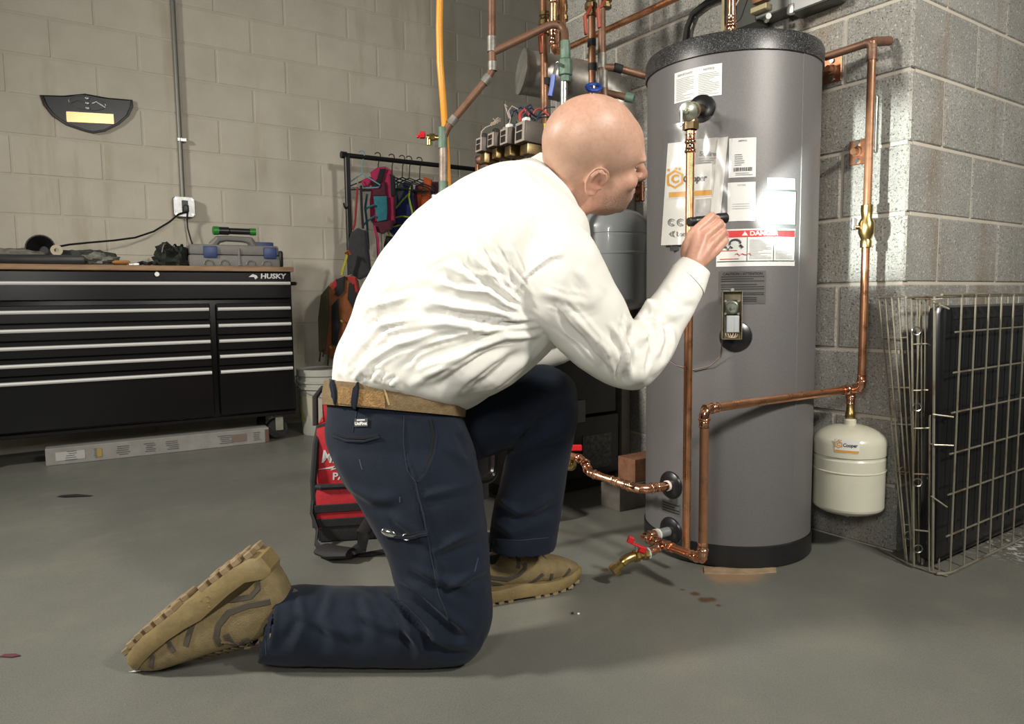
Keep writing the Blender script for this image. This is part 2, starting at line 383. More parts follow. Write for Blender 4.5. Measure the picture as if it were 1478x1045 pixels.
rows(q, a0+.04, a1-.04, z1-.034, z1-.018, 3, .0012, r1+.0006, 2); rows(q, a0+.04, a1-.04, z0+.008, z0+.030, 4, .0012, r1+.0006, 8); tag(q.build('print', M_inkg, o, 0), kind='stuff')
# danger sticker
o, a0, a1, z0, z1, r1 = sticker('sticker', (1034, 330, 1147, 384), M_paper, 'wide white danger sticker with a red band')
g = .010; hz = z1-z0
patch(a0+g, a1-g, z1-.022, z1-.004, r1, 12).build('red_band', M_inkr, o, 0)
q = MB(); vs, fs = text('DANGER', .016, .0005, 0, 1.2); q.add(tcyl(vs, a0+(a1-a0)*.56, z1-.013, r1+.0006), fs)
q.add(tcyl([(-.008, -.005, 0), (.008, -.005, 0), (0, .007, 0)], a0+(a1-a0)*.33, z1-.013, r1+.0006), [(0, 1, 2)]); tag(q.build('band_lettering', M_paper, o, 0), kind='stuff')
q = MB(); dk = mat('green_rule', (.05, .09, .075), .5)
for f0 in (.355, .68, .985): q.add(patch(a0+(a1-a0)*f0, a0+(a1-a0)*(f0+.008), z0+.014, z1-.022, r1, 2).v, [(0, 1, 4, 3), (1, 2, 5, 4)])
w_ = patch(a0+g, a1-g, z0+.012, z0+.0145, r1, 12); q.add(w_.v, w_.f); tag(q.build('rules', dk, o, 0), kind='stuff')
q = MB()
for f0, f1, sd in ((.385, .655, 1), (.715, .96, 2)): rows(q, a0+(a1-a0)*f0, a0+(a1-a0)*f1, z0+.018, z1-.028, 15, .0013, r1, sd)
tag(q.build('print', M_inkg, o, 0), kind='stuff')
q = MB()                                                            # scalding pictogram: a tap and a hand
def tp(x, y): return oncyl(a0+(a1-a0)*.22+x/TR, z0+hz*.58+y, r1+.0008)
q.tube([tp(.014*math.cos(t), .010*math.sin(t)+.004) for t in np.linspace(0, 3.5, 9)], .0026, 6); q.tube([tp(-.03+.006*i, -.008+.006*math.sin(i*2.4)) for i in range(5)], .0016, 5)
q.tube([tp(.012+.004*i, -.004*i) for i in range(3)], .003, 6); tag(q.build('pictogram', M_ink, o, 0), kind='stuff')
q = MB(); q.tube([tp(.0+.006*i, -.026+.003*math.sin(i*2.4)) for i in range(8)], .0009, 5); rows(q, a0+.04, a0+.24, z0+.016, z0+.024, 1, .002, r1, 3); rows(q, a0+.04, a0+.22, z0+hz*.40, z0+hz*.45, 1, .002, r1, 3); tag(q.build('red_print', M_inkr, o, 0), kind='stuff')
# clear caution decal
o, a0, a1, z0, z1, r1 = sticker('sticker', (1038, 391, 1105, 439), mat('clear_decal', (.125, .12, .115), .28, .2), 'see-through caution decal with black print')
q = MB(); vs, fs = text('CAUTION / ATTENTION', .0095, .0003); q.add(tcyl(vs, (a0+a1)/2, z1-.008, r1), fs)
for f0, f1, n_, sd in ((.14, .34, 3, 1), (.38, .58, 3, 2), (.64, .74, 2, 3), (.78, .94, 3, 4)): rows(q, a0+.02, a1-.02 if sd < 4 else a0+(a1-a0)*.8, z1-(z1-z0)*f1, z1-(z1-z0)*f0, n_, .0026, r1, sd)
tag(q.build('print', mat('decal_ink', (.02, .02, .02), .4), o, 0), kind='stuff')
o, a0, a1, z0, z1, r1 = sticker('sticker', (955, 724, 982, 742), mat('clear_decal', (.2, .2, .2)), 'small clear decal by the lower flanges')
q = MB(); rows(q, a0+.02, a1-.01, z0+.003, z1-.003, 4, .004, r1, 1); tag(q.build('print', MATS['decal_ink'], o, 0), kind='stuff')
# black flanges in the jacket
def flange(px, py, wpx, hpx):
    p = cylhit(px, py); a = cylang(p); n_ = dirc*math.cos(a)+tanv*math.sin(a); t_ = up0.cross(n_).normalized()
    r_ = hpx/2*(p-CP).dot(fw0)/F
    M_ = frame(t_, up0, n_, oncyl(a, p.z, TR-.012)); q = MB(); q.lathe([(r_, 0), (r_, .010), (r_*.94, .016), (r_*.7, .021), (r_*.45, .023)], 36, M_); q.build('flange', M_blacksat, T)
    return oncyl(a, p.z, TR+.006), n_, r_
fl_top = flange(1012, 157, 28, 40); fl_ctl = flange(1062, 486, 44, 46); fl_mid = flange(968, 700, 28, 42); fl_low = flange(968, 766, 28, 42)
# control box of the heater: open thermostat housing
M_zinc = mat('zinc_box', (.30, .255, .17), .42, .7, .35, 25)
n_ = fl_ctl[1]; t_ = (rt0-n_*rt0.dot(n_)).normalized(); c0 = at(1057, 455, (fl_ctl[0]-CP).dot(fw0)-.055)
cb_w = 28*1.8/F; cb_h = 72*1.8/F; CM = frame(t_, up0, t_.cross(up0), c0)
if CM.col[2].xyz.dot(dirc) < 0: CM = frame(t_, up0, -t_.cross(up0), c0)
q = MB(); th = .0016
q.box((0, 0, -.036), (cb_w, cb_h, th), 0, CM)
for sx in (-1, 1): q.box((sx*cb_w/2, 0, -.018), (th, cb_h, .038), 0, CM)
for sy in (-1, 1): q.box((0, sy*cb_h/2, -.018), (cb_w, th, .038), 0, CM)
cb = q.build('thermostat_box', M_zinc, T)
q = MB(); q.lathe([(.006, -.06), (.006, -.034)], 12, CM @ Matrix.Translation((0, -cb_h*.32, 0))); q.lathe([(.013, -.08), (.013, -.036)], 14, CM @ Matrix.Translation((0, -cb_h*.28, 0))); q.build('shank', M_brassdk, cb)
q = MB(); q.lathe([(.017, -.034), (.017, -.012), (.013, -.010), (.013, -.012), (.004, -.012), (.004, -.006), (.001, -.006)], 24, CM @ Matrix.Translation((.001, cb_h*.16, 0))); q.box((.001, cb_h*.16, -.024), (.040, .040, .006), .003, CM); q.build('dial', mat('dial_grey', (.16, .17, .14), .45, .5), cb)
q = MB()
for sx in (-1, 1):
    for sy in (-1, 1): q.lathe([(.003, -.03), (.003, -.012)], 8, CM @ Matrix.Translation((sx*.017, cb_h*.16+sy*.017, 0)))
q.lathe([(.0045, -.03), (.0045, 0.004)], 10, CM @ Matrix.Translation((0, cb_h*.5+.004, -.01))); tag(q.build('screws', M_steel, cb), kind='stuff')
q = MB(); q.box((-.004, -cb_h*.19, -.016), (.022, cb_h*.36, .02), .002, CM); q.box((.012, -cb_h*.19, -.014), (.015, cb_h*.36, .018), .002, CM); q.build('insulator', mat('grey_fibre', (.34, .35, .36), .6), cb)
q = MB()
for sx, zz in ((-.006, -.01), (.0, -.006), (.006, -.012)):
    q.tube([CM @ Vector((sx+.010*math.cos(t), -cb_h*.38-.012*math.sin(t), zz)) for t in np.linspace(0, math.pi, 7)], .0012, 6)
q.build('lead_wire', mat('tan_wire', (.55, .42, .30), .5), cb)
# thin cable from the box behind the pipes
tag(MB().tube([CM @ Vector((-cb_w*.45, -cb_h*.5, -.03)), cylhit(1040, 515, TR+.012), cylhit(1025, 528, TR+.01), cylhit(1000, 534, TR+.008), cylhit(975, 527, TR+.008), cylhit(958, 515, TR+.01), cylhit(940, 505, TR+.02)], .0016, 6).build('sensor_cable', mat('brown_cable', (.16, .10, .07), .5), T), 'thin brown cable looping below the box')
# ================================================================== plumbing helpers
def bend(p0, p1, p2, r, n=8):
    p0, p1, p2 = Vector(p0), Vector(p1), Vector(p2); a = p1+(p0-p1).normalized()*r; b_ = p1+(p2-p1).normalized()*r
    return [a*(1-t)**2+p1*(2*t*(1-t))+b_*t*t for t in [i/n for i in range(n+1)]]
def sleeve(q, p, d, r, L_, bulge=1.0):
    """press sleeve: raised bead, groove and collar along d from p"""
    d = Vector(d).normalized(); x, y, z = basis(d)
    k = [(1.0, 0), (1.20, .0), (1.20, .10), (1.10, .16), (1.10, .40), (1.16, .46), (1.16, .56), (1.10, .62), (1.30, .70), (1.36, .80), (1.30, .90), (1.14, .97), (1.0, 1.0)]
    q.lathe([(r*(1+(a-1)*bulge), L_*(1-b_)) for a, b_ in reversed(k)], 16, frame(x, y, z, p), True)
def elbow(q, a, c, b_, r, R_=None, L_=None):
    """press elbow with centre c turning from a to b"""
    a, b_, c = Vector(a), Vector(b_), Vector(c); R_ = R_ or r*2.0; L_ = L_ or r*2.2
    q.tube(bend(a, c, b_, R_), r*1.13, 16)
    for e in (a, b_):
        d = (e-c).normalized(); sleeve(q, c+d*R_*.95, d, r, L_)
def tee(q, c, d1, d2, r, L_=None):
    c = Vector(c); d1 = Vector(d1).normalized(); d2 = Vector(d2).normalized(); L_ = L_ or r*2.4
    q.cyl(c-d1*r*1.6, c+d1*r*1.6, r*1.15, 16); q.cyl(c, c+d2*r*1.6, r*1.15, 16)
    for d in (d1, -d1, d2): sleeve(q, c+d*r*1.5, d, r, L_)
PR = .0112                                                           # radius of 3/4 inch copper
# ---- relief valve and its discharge pipe
p, n_, r_ = fl_top
rv = thing('relief_valve', p, 'brass relief valve with a bare copper discharge pipe down the heater front', 'valve')
vc = at(997, 160, (p-CP).dot(fw0)-.085)
MB().cyl(p-n_*.01, vc, .014, 14).build('inlet', M_brassdk, rv)
ax = (vc-p).normalized()
q = MB(); q.lathe([(.020, -.025), (.022, -.018), (.022, .012), (.016, .022)], 18, frame(*basis(ax), vc)); q.cyl(vc, vc-up0*.048, .017, 16); q.lathe([(.019, -.030), (.021, -.03), (.021, -.012), (.019, -.012)], 6, frame((1, 0, 0), (0, 1, 0), (0, 0, 1), vc-up0*.018)); q.build('valve_body', mat('aged_brass', (.42, .30, .17), .36, 1, .35, 40), rv)
q = MB(); q.lathe([(.021, .016), (.024, .022), (.023, .030), (.014, .034), (.006, .035), (.004, .043), (.001, .043)], 20, frame(*basis(ax), vc-rt0*.0)); q.build('test_disc', mat('zinc_disc', (.50, .52, .42), .34, .9, .3, 30), rv)
q = MB(); q.box((0, 0, 0), (.005, .010, .042), .001, frame(rt0, fw0, up0, vc-rt0*.016+ax*.03-up0*.016)); q.build('test_lever', M_steel, rv)
pD = (vc-CP).dot(fw0); top = vc-up0*.05; bot = at(997, 800, pD-.02)
bot = Vector((top.x, top.y, bot.z))
MB().cyl(top, bot, PR, 18).build('pipe', M_cu, rv)
q = MB(); sleeve(q, top-up0*.058, up0, PR, .030); sleeve(q, top-up0*.034, up0, PR*1.0, .026); q.build('adapter', M_cufit, rv)
# ---- cold feed: wall pipe, tee for the expansion tank, run across the heater, drain and lower flange
XP = X0-.085
cf = None
ptop = onX(1253, 62, XP); pbot = onX(1247, 566, XP); pbot = Vector((XP, ptop.y*.4+pbot.y*.6, pbot.z)); ptop = Vector((XP, pbot.y, ptop.z))
eb = Vector((XP, pbot.y, onX(1247, 570, XP).z)); te = Vector((XP, onX(1228, 574, XP).y, eb.z))
dl = 1.745; el = at(1017, 583, dl); ez = (el.z+eb.z)/2; eb.z = te.z = el.z = ez
ell = Vector((el.x, el.y, at(1013, 807, dl).z))
cf = thing('feed_pipework', (te.x, te.y, 0), 'copper feed pipe from the block wall across the heater front to a drain tap', 'pipe')
vlo, vhi = onX(1247, 352, XP).z, onX(1247, 305, XP).z
tag(MB().cyl((XP, eb.y, vhi), ptop, PR, 18).build('pipe', M_cudull, cf), 'dull brown upper wall pipe')
MB().cyl((XP, eb.y, eb.z+.02), (XP, eb.y, vlo), PR, 18).build('pipe', M_cu, cf)
MB().cyl(eb, te, PR, 16).build('pipe', M_cu, cf)
MB().cyl(te, el, PR, 18).build('pipe', M_cu, cf)
MB().cyl(el-up0*.02, ell, PR, 18).build('pipe', M_cudull, cf)
q = MB(); elbow(q, eb+up0*.1, eb, te, PR); q.build('elbow', M_cufit, cf)
q = MB(); tee(q, te, te-el, (0, 0, -1), PR); q.build('tee', M_cufit, cf)
q = MB(); elbow(q, te, el, ell, PR); q.build('elbow', M_cufit, cf)
# brass check valve in the drop
vm = (vlo+vhi)/2; hv = (vhi-vlo)/2
q = MB(); q.lathe([(PR*1.1, -hv-.012), (PR*1.4, -hv-.01), (PR*1.4, -hv+.006), (PR*1.2, -hv+.012), (PR*1.9, -hv*.35), (PR*1.9, hv*.25), (PR*1.25, hv*.6), (PR*1.45, hv), (PR*1.45, hv+.016), (PR*1.1, hv+.018)], 20, frame((1, 0, 0), (0, 1, 0), (0, 0, 1), (XP, eb.y, vm)))
cv = q.build('check_valve', M_brass, cf); MB().box((0, 0, 0), (.012, .010, .034), .002, frame(rt0, fw0, up0, Vector((XP, eb.y, vm+.01))-rt0*.036)).build('tag_lever', M_steel, cv); MB().cyl(Vector((XP, eb.y, vm)), Vector((XP, eb.y, vm))-rt0*.034, .006, 10).build('stem', M_brassdk, cv)
# top: elbow to the pipe coming from behind the heater
ph = onX(1180, 82, XP-.01); ph = Vector((XP, ph.y+.35, ptop.z-.01))
MB().cyl(ptop, ph, PR, 16).build('pipe', M_cuold, cf)
st = ptop+Vector((.07, -.01, .012))
q = MB(); q.tube(bend(ptop-up0*.08, ptop, ph, .02), PR*1.15, 14); q.cyl(ptop-up0*.05, ptop-up0*.02, PR*1.2, 14); q.cyl(ptop, st, PR*1.15, 14); q.build('elbow', M_cuold, cf)
# bottom: elbow, run back to the lower flange, tee and drain tap
fp, fn, fr = fl_low
dwn = ell; E_ = fp+fn*.105; E_.z = fp.z+.004
q = MB(); elbow(q, dwn+up0*.1, dwn, E_, PR, PR*1.8, .024); q.build('elbow', M_cufit, cf)
MB().cyl(dwn, E_, PR, 16).build('pipe', M_cu, cf)
q = MB(); elbow(q, dwn, E_, fp, PR, PR*1.9, .026); q.build('elbow', M_cufit, cf)
MB().cyl(fp-fn*.02, fp+fn*.055, .0135, 16).build('nipple', mat('grey_nipple', (.30, .31, .30), .45, .5), cf)
MB().cyl(fp+fn*.045, fp+fn*.058, .0165, 16).build('seal', M_white, cf)
lowt = E_.lerp(dwn, .36); end = at(934, 799, (lowt-CP).dot(fw0)-.03); hb = at(906, 805, (lowt-CP).dot(fw0)-.055); tip = at(888, 822, (lowt-CP).dot(fw0)-.065)
q = MB(); tee(q, lowt, (dwn-lowt), (end-lowt), PR, .026); q.build('tee', M_cufit, cf)
db = MB(); dd = (hb-end).normalized(); MB().cyl(lowt, end, PR*1.15, 16).build('pipe', M_cufit, cf)
db.lathe([(.012, -.004), (.017, 0), (.017, .012), (.013, .016), (.013, .026), (.017, .030), (.017, .040), (.012, .044)], 8, frame(*basis(dd), end)); db.tube(bend(end+dd*.03, hb, tip, .02), [.013]*8+[.012], 14)
td = (tip-hb).normalized(); db.lathe([(.009, -.026), (.012, -.024), (.012, -.008), (.0175, -.006), (.0175, .008), (.013, .010)], 10, frame(*basis(td), tip)); dbo = tag(db.build('drain_tap', M_brass, cf), 'brass drain tap with a threaded spout')
lc = end+dd*.034+up0*.030; MB().cyl(end+dd*.034, lc, .0045, 10).build('stem', M_steel, dbo)
wx = (rt0*.93-fw0*.1-up0*.36).normalized(); wy = up0.cross(wx).normalized(); wz = wx.cross(wy); WM = frame(wx, wy, wz, lc)
q = MB(); q.box((.0, 0, 0), (.024, .014, .005), .001, WM); q.box((.019, 0, -.005), (.018, .013, .016), .0015, WM); q.box((-.019, 0, .007), (.017, .013, .018), .0015, WM); tag(q.build('lever', M_red, dbo), 'red butterfly lever')
MB().lathe([(.0165, .0), (.0165, .006)], 14, frame(*basis(dd), end-dd*.004)).build('sealant', mat('teal_dope', (.35, .52, .48), .6), cf)
# ---- white expansion tank hanging from the tee
ec = Vector((te.x, te.y, 0)); zt = onX(1228, 610, XP).z; zb = onX(1228, 744, XP-.02).z; er = .0985
XT = thing('expansion_tank', (ec.x, ec.y, zb), 'white expansion tank hanging from a copper tee beside the heater', 'tank')
M_exp = mat('cream_enamel', (.60, .585, .475), .26, 0, .06, 10, coat=.4)
h_ = zt-zb; EM = Matrix.Translation(ec+up0*zb)
dome = [(er*math.sin(t), .030-.030*math.cos(t)) for t in np.linspace(.12, math.pi/2, 8)]
s1, s2 = h_*.505, h_*.66
prof = dome+[(er, s1-.03), (er, s1-.003), (er+.0022, s1-.001), (er+.0022, s1+.001), (er, s1+.003), (er, s1+.006), (er, s2-.016), (er, s2-.008), (er-.003, s2-.003), (er-.003, s2+.001), (er+.001, s2+.004), (er+.001, h_*.80)]+[(er*math.cos(t)+.001, h_*.80+h_*.185*math.sin(t)) for t in np.linspace(.2, 1.40, 9)]
MB().lathe(prof, 56, EM).build('tank_shell', M_exp, XT, 18)
MB().lathe([(.017, h_*.965), (.017, h_+.008), (.013, h_+.012)], 16, EM).build('collar', M_exp, XT)
MB().lathe([(.006, -.012), (.006, .004)], 12, EM).build('air_stem', M_exp, XT)
MB().lathe([(.012, h_+.010), (.014, h_+.014), (.014, h_+.03), (.0115, h_+.034), (.0115, eb.z-zb-.04)], 12, EM).build('threaded_nipple', M_brass, XT)
ed = (CP-ec); ed.z = 0; ed.normalize(); et = Vector((-ed.y, ed.x, 0)); et = et if et.dot(rt0) > 0 else -et
def oncx(x, z, r): a = x/er; return ec+ed*(r*math.cos(a))+et*(r*math.sin(a))+up0*z
def cooper(q_gold, q_ink, fn, w, h, ts=.36):
    """hexagon emblem with a C, the word beside it and a band below, on the surface fn(x, y)"""
    hx, hy, hr = -w*.34, h*.10, h*.30
    for rr, wd in ((hr, h*.05),):
        pts = [(hx+rr*math.sin(math.pi/3*k), hy+rr*math.cos(math.pi/3*k)) for k in range(7)]; inn = [(hx+(rr-wd*1.5)*math.sin(math.pi/3*k), hy+(rr-wd*1.5)*math.cos(math.pi/3*k)) for k in range(7)]
        for k in range(6): q_gold.add([fn(*pts[k]), fn(*pts[k+1]), fn(*inn[k+1]), fn(*inn[k])], [(0, 1, 2, 3)])
    vs, fs = text('C', hr*1.15, hr*.06); q_gold.add([fn(hx+v[0], hy+v[1]) for v in vs], fs)
    for dx, dy in ((-.15, .4), (.10, .42), (-.15, -.22), (.02, .45)):
        s = h*.045; cx_, cy_ = hx+dx*w, h*.1+dy*h*.75; q_gold.add([fn(cx_+s*math.sin(math.pi/3*k), cy_+s*math.cos(math.pi/3*k)) for k in range(6)], [tuple(range(6))])
    vs, fs = text('Cooper', h*ts, h*.012, .12, .82, 'LEFT'); q_ink.add([fn(-w*.16+v[0], h*.08+v[1]) for v in vs], fs)
    n = 6
    for k in range(n): xa, xb = -w*.48+w*.96*k/n, -w*.48+w*.96*(k+1)/n; q_gold.add([fn(xa, -h*.46), fn(xb, -h*.46), fn(xb, -h*.30), fn(xa, -h*.30)], [(0, 1, 2, 3)])
lz = onX(1225, 646, XP-er).z; lw = 33*2.0/F; lh = 20*2.0/F; x_off = -.006
q = MB(); vs = [oncx(x_off+lw*(i/6-.5), lz+j*lh/2, er+.0022) for j in (-1, 1) for i in range(7)]; q.add(vs, [(i, i+1, i+8, i+7) for i in range(6)]); lo = tag(q.build('label', M_paper, XT), 'white label with an amber emblem')
g1, g2 = MB(), MB(); cooper(g1, g2, lambda x, y: oncx(x_off+x, lz+y, er+.0028), lw, lh); g1.build('emblem', M_gold, lo, 0); g2.build('wordmark', M_ink, lo, 0)
# ---- upper left branch: flange, elbow, run behind the knee with a red lever
p, n_, r_ = fl_mid; a = p+n_*.035; e1 = at(925, 705, (p-CP).dot(fw0)-.045); e1.z = a.z; e2 = at(850, 682, 2.12); e3 = at(843, 664, 2.2); e4 = at(770, 640, 2.42)
ub = thing('branch_pipework', (e1.x, e1.y, 0), 'shiny copper branch from the heater flange running left behind the raised knee', 'pipe')
MB().cyl(p-n_*.01, a+n_*.01, .0135, 14).build('nipple', M_cufit, ub); MB().cyl(p+n_*.004, p+n_*.012, .0155, 14).build('seal', M_white, ub)
q = MB(); elbow(q, a-n_*.02, e1, e2, PR*1.08, PR*3, .028); q.build('elbow', M_cufit, ub); q = MB(); sleeve(q, e1+(e2-e1).normalized()*.075, e2-e1, PR*1.05, .026); q.build('coupling', M_cufit, ub)
MB().cyl(e1, e2, PR, 16).build('pipe', M_cu, ub)
q = MB(); elbow(q, e1, e2, e3, PR, PR*1.6, .018); q.build('elbow', M_cufit, ub); q = MB(); elbow(q, e2, e3, e4, PR, PR*1.6, .018); q.build('elbow', M_cufit, ub)
MB().cyl(e3, e4, PR, 14).build('pipe', M_cudull, ub)
vb = e3+(e4-e3)*.25; q = MB(); q.ball(vb-up0*.03, .02); q.cyl(vb, vb-up0*.03, .010); bv = q.build('ball_valve', M_brass, ub); q = MB(); q.box((0, 0, 0), (.05, .012, .020), .003, frame(rt0, fw0, up0, vb+up0*.025+rt0*.012)); q.build('lever', M_red, bv)
# ---- riser from the top cap
p = TC+up0*tank_h; p = at(1055, 60, TD-.06); p.z = tank_h-.004
rs = thing('riser_pipe', p, 'bright copper riser with stacked press couplings on top of the heater', 'pipe')
MB().cyl(p, p+up0*.75, PR*1.12, 16).build('pipe', M_cufit, rs); q = MB()
for z in (.012, .052, .066, .105): sleeve(q, p+up0*z, up0, PR*1.12, .036)
tag(q.build('couplings', M_cufit, rs), kind='stuff'); MB().lathe([(.017, 0), (.017, .012)], 16, Matrix.Translation(p)).build('seal', mat('teal_dope', (.35, .52, .48), .6), rs)
# ================================================================== mechanical corner behind the worker
PR2 = .0135
def run(q, pts, r, n=12, br=None):
    """tube through pts with rounded corners"""
    pts = [Vector(p) for p in pts]; out = [pts[0]]
    for i in range(1, len(pts)-1): out += bend(pts[i-1], pts[i], pts[i+1], br or r*2.2, 6)
    q.tube(out+[pts[-1]], r, n)
def ring(q, p, d, r, L_): q.lathe([(r*.8, -L_/2), (r, -L_/2), (r, L_/2), (r*.8, L_/2)], 14, frame(*basis(d), p))
# black boiler
bl = onZ(811, 719); br_ = onZ(893, 697); yb = bl.y+.01
bx1 = onY(893, 650, yb).x; btop = onY(860, 512, yb).z; bw = bx1-onY(742, 700, yb).x
BO = thing('boiler', (bx1-bw/2, yb+.25, 0), 'black cast boiler cabinet standing behind the raised knee', 'boiler')
M_boil = mat('boiler_black', (.028, .029, .032), .34, .2, .3, 14)
q = MB(); q.box((bx1-bw/2, yb+.25, .06+(btop*.55-.06)/2), (bw, .50, btop*.55-.06), .008); q.build('lower_jacket', M_boil, BO)
q = MB(); q.box((bx1-bw/2, yb+.255, btop*.56+(btop*.44)/2), (bw-.01, .49, btop*.43), .008); q.build('upper_jacket', M_boil, BO)
q = MB(); q.box((bx1-bw/2, yb+.25, .03), (bw-.08, .42, .06)); q.build('plinth', M_blackrub, BO)
pp = onY(862, 651, yb-.002); q = MB(); q.box((pp.x, yb-.002, pp.z), (.15, .004, .135), .001); po = tag(q.build('rating_plate', mat('dirty_plate', (.15, .15, .145), .6, 0, .75, 60), BO), 'worn grey data plate')
pp = onY(838, 594, yb-.002); q = MB(); q.box((pp.x, yb-.001, pp.z), (.05, .004, .085), .001); tag(q.build('notice_plate', mat('grey_plate', (.16, .17, .18), .5), BO), 'pale grey notice plate')
q = MB(); run(q, [onY(806, 500, yb+.1), onY(806, 520, yb+.1)+Vector((0, 0, -.05))], .014); q.build('outlet_pipe', M_cudull, BO)
q = MB(); q.box((bx1-.22, yb+.12, btop+.012), (.34, .2, .03), .004); q.build('top_rail', M_brassdk, BO)
# post, bricks and feet beside it
pb = onZ(903, 700); pb = pb+fw0*.10; MB().box((pb.x, pb.y, .20), (.05, .05, .40), .004).solo('support_post', mat('pale_plank', (.26, .235, .20), .7, 0, .25, 12), 'pale upright plank between the black boiler and the grey heater', 'post')
pb = onZ(890, 740)+fw0*.06; bk = mat('brick_red', (.24, .105, .055), .85, 0, .4, 30, bump=.4)
bb = MB().box((pb.x+.08, pb.y, .045), (.20, .10, .09), .004).solo('concrete_brick', mat('block_brown', (.115, .10, .085), .85, 0, .3, 20), 'dark brown masonry block on the floor beneath the red brick', 'brick')
MB().box((pb.x+.145, pb.y+.005, .09+.0425), (.16, .09, .085), .004).solo('red_brick', bk, 'red brick stacked on a brown block left of the heater', 'brick')
p = onZ(808, 752); q = MB(); q.lathe([(.05, 0), (.055, .01), (.055, .05), (.045, .075), (.01, .08)], 20, Matrix.Translation(p+Vector((-.02, .05, 0)))); q.solo('floor_boot', mat('dust_grey', (.22, .205, .185), .8), 'grey rounded rubber foot on the floor behind the front boot', 'foot')
# grey pressure tank
DG = 2.66; ga = at(882, 440, DG); gt = at(882, 301, DG); gr = .136
gcx = Vector((ga.x, ga.y, 0)); z0 = ga.z; hh = gt.z-ga.z
GT = thing('pressure_tank', (ga.x, ga.y, z0), 'smooth grey pressure tank with two ribs behind the worker\'s chin', 'tank')
M_gt = mat('tank_bluegrey', (.30, .315, .32), .32, 0, .05, 8, coat=.3)
r = gr
pr = [(.02, -.03)]+[(r*math.sin(t), .02-.05*math.cos(t)) for t in np.linspace(.25, 1.57, 6)]+[(r, hh*.48), (r, hh*.51), (r*1.012, hh*.518), (r*1.012, hh*.532), (r, hh*.54), (r, hh*.56), (r, hh*.68), (r, hh*.705), (r*.985, hh*.712), (r*.985, hh*.723), (r, hh*.73), (r, hh*.76), (r, hh*.78)]+[(r*math.cos(t)**.75, hh*.78+hh*.22*math.sin(t)) for t in np.linspace(.15, 1.45, 9)]
MB().lathe(pr, 44, Matrix.Translation((ga.x, ga.y, z0))).build('tank_shell', M_gt, GT, 18)
MB().cyl((ga.x, ga.y, z0+.0), (ga.x, ga.y, btop+.02), .016, 12).build('stem', M_steeldk, GT)
# flue: galvanised capped duct with an elbow
DF = 2.84; fa = at(752, 103, DF); fb = at(865, 122, DF+.06); frr = .083
FL = thing('flue_duct', fa, 'dented galvanised duct with a flat end cap high behind the worker', 'duct')
M_galv = mat('galvanised', (.36, .34, .31), .42, .8, .5, 9)
fd = (fb-fa); fd = (fd+fw0*.02).normalized(); fx = frame(*basis(fd), fa)
MB().lathe([(frr*.97, .002), (frr*1.03, .0), (frr*1.03, .012), (frr, .016), (frr, .16), (frr*1.02, .165), (frr*1.02, .178), (frr, .183), (frr, .30)], 36, fx).build('duct_body', M_galv, FL)
MB().lathe([(.002, .001), (frr*.95, .001), (frr*.97, .004)], 36, fx).build('end_cap', mat('cap_dull', (.36, .35, .32), .45, .8, .3, 14), FL)
q = MB(); c1 = fa+fd*.33; pts = bend(c1-fd*.05, c1+fd*.06, c1+fd*.06-up0*.30, .11, 10); rs = [frr*(1.0 if i % 2 else 1.045) for i in range(len(pts))]; q.tube(pts+[Vector((c1.x+fd.x*.06, c1.y+fd.y*.06, btop))], rs+[frr], 28); q.build('elbow', M_galv, FL)
# zone valves in a row, cream wires above
ZV = [((692, 209), 2.50, 13, 'leftmost'), ((709, 202), 2.47, 13, 'second'), ((728, 197), 2.43, 15, 'third'), ((751, 191), 2.38, 19, 'nearest')]
M_zv = mat('zone_brown', (.09, .072, .06), .5, .3, .3, 20); M_zvl = mat('zone_label', (.34, .285, .24), .6)
mp0 = at(690, 232, 2.62); mp1 = at(800, 205, 2.45)
MF = thing('zone_manifold', mp0, 'dark copper manifold carrying four brown valve motors', 'pipe')
q = MB(); run(q, [mp0, mp1], .018); q.build('header', M_cuold, MF)
for i, px in enumerate((705, 727, 742, 766)):
    t_ = (px-690)/110; p = mp0.lerp(mp1, t_); MB().cyl(p, p-up0*.44, .012, 10).build('branch', M_steel if i % 2 else M_cuold, MF)
MB().cyl(mp0-up0*.01, mp0-up0*.44, .011, 10).build('branch', M_cu, MF)
q = MB(); lo_ = mp1.lerp(mp0, .25)-up0*.44; run(q, [mp0-up0*.44-(mp1-mp0)*.05, lo_, Vector((lo_.x+.05, yb+.15, lo_.z)), Vector((lo_.x+.05, yb+.15, btop))], .018); q.build('lower_header', M_cuold, MF)
ord_ = ['leftmost of the four brown valve motors under the tan curly wire', 'second brown valve motor from the left behind the shoulder', 'third brown valve motor, left of the yellow-tagged one', 'largest brown valve motor with a yellow tag, beside the head']
vd = (cr*.86+fw0*.5-up0*.05).normalized(); vx = (vd.cross(up0)).normalized(); vz = vx.cross(vd)
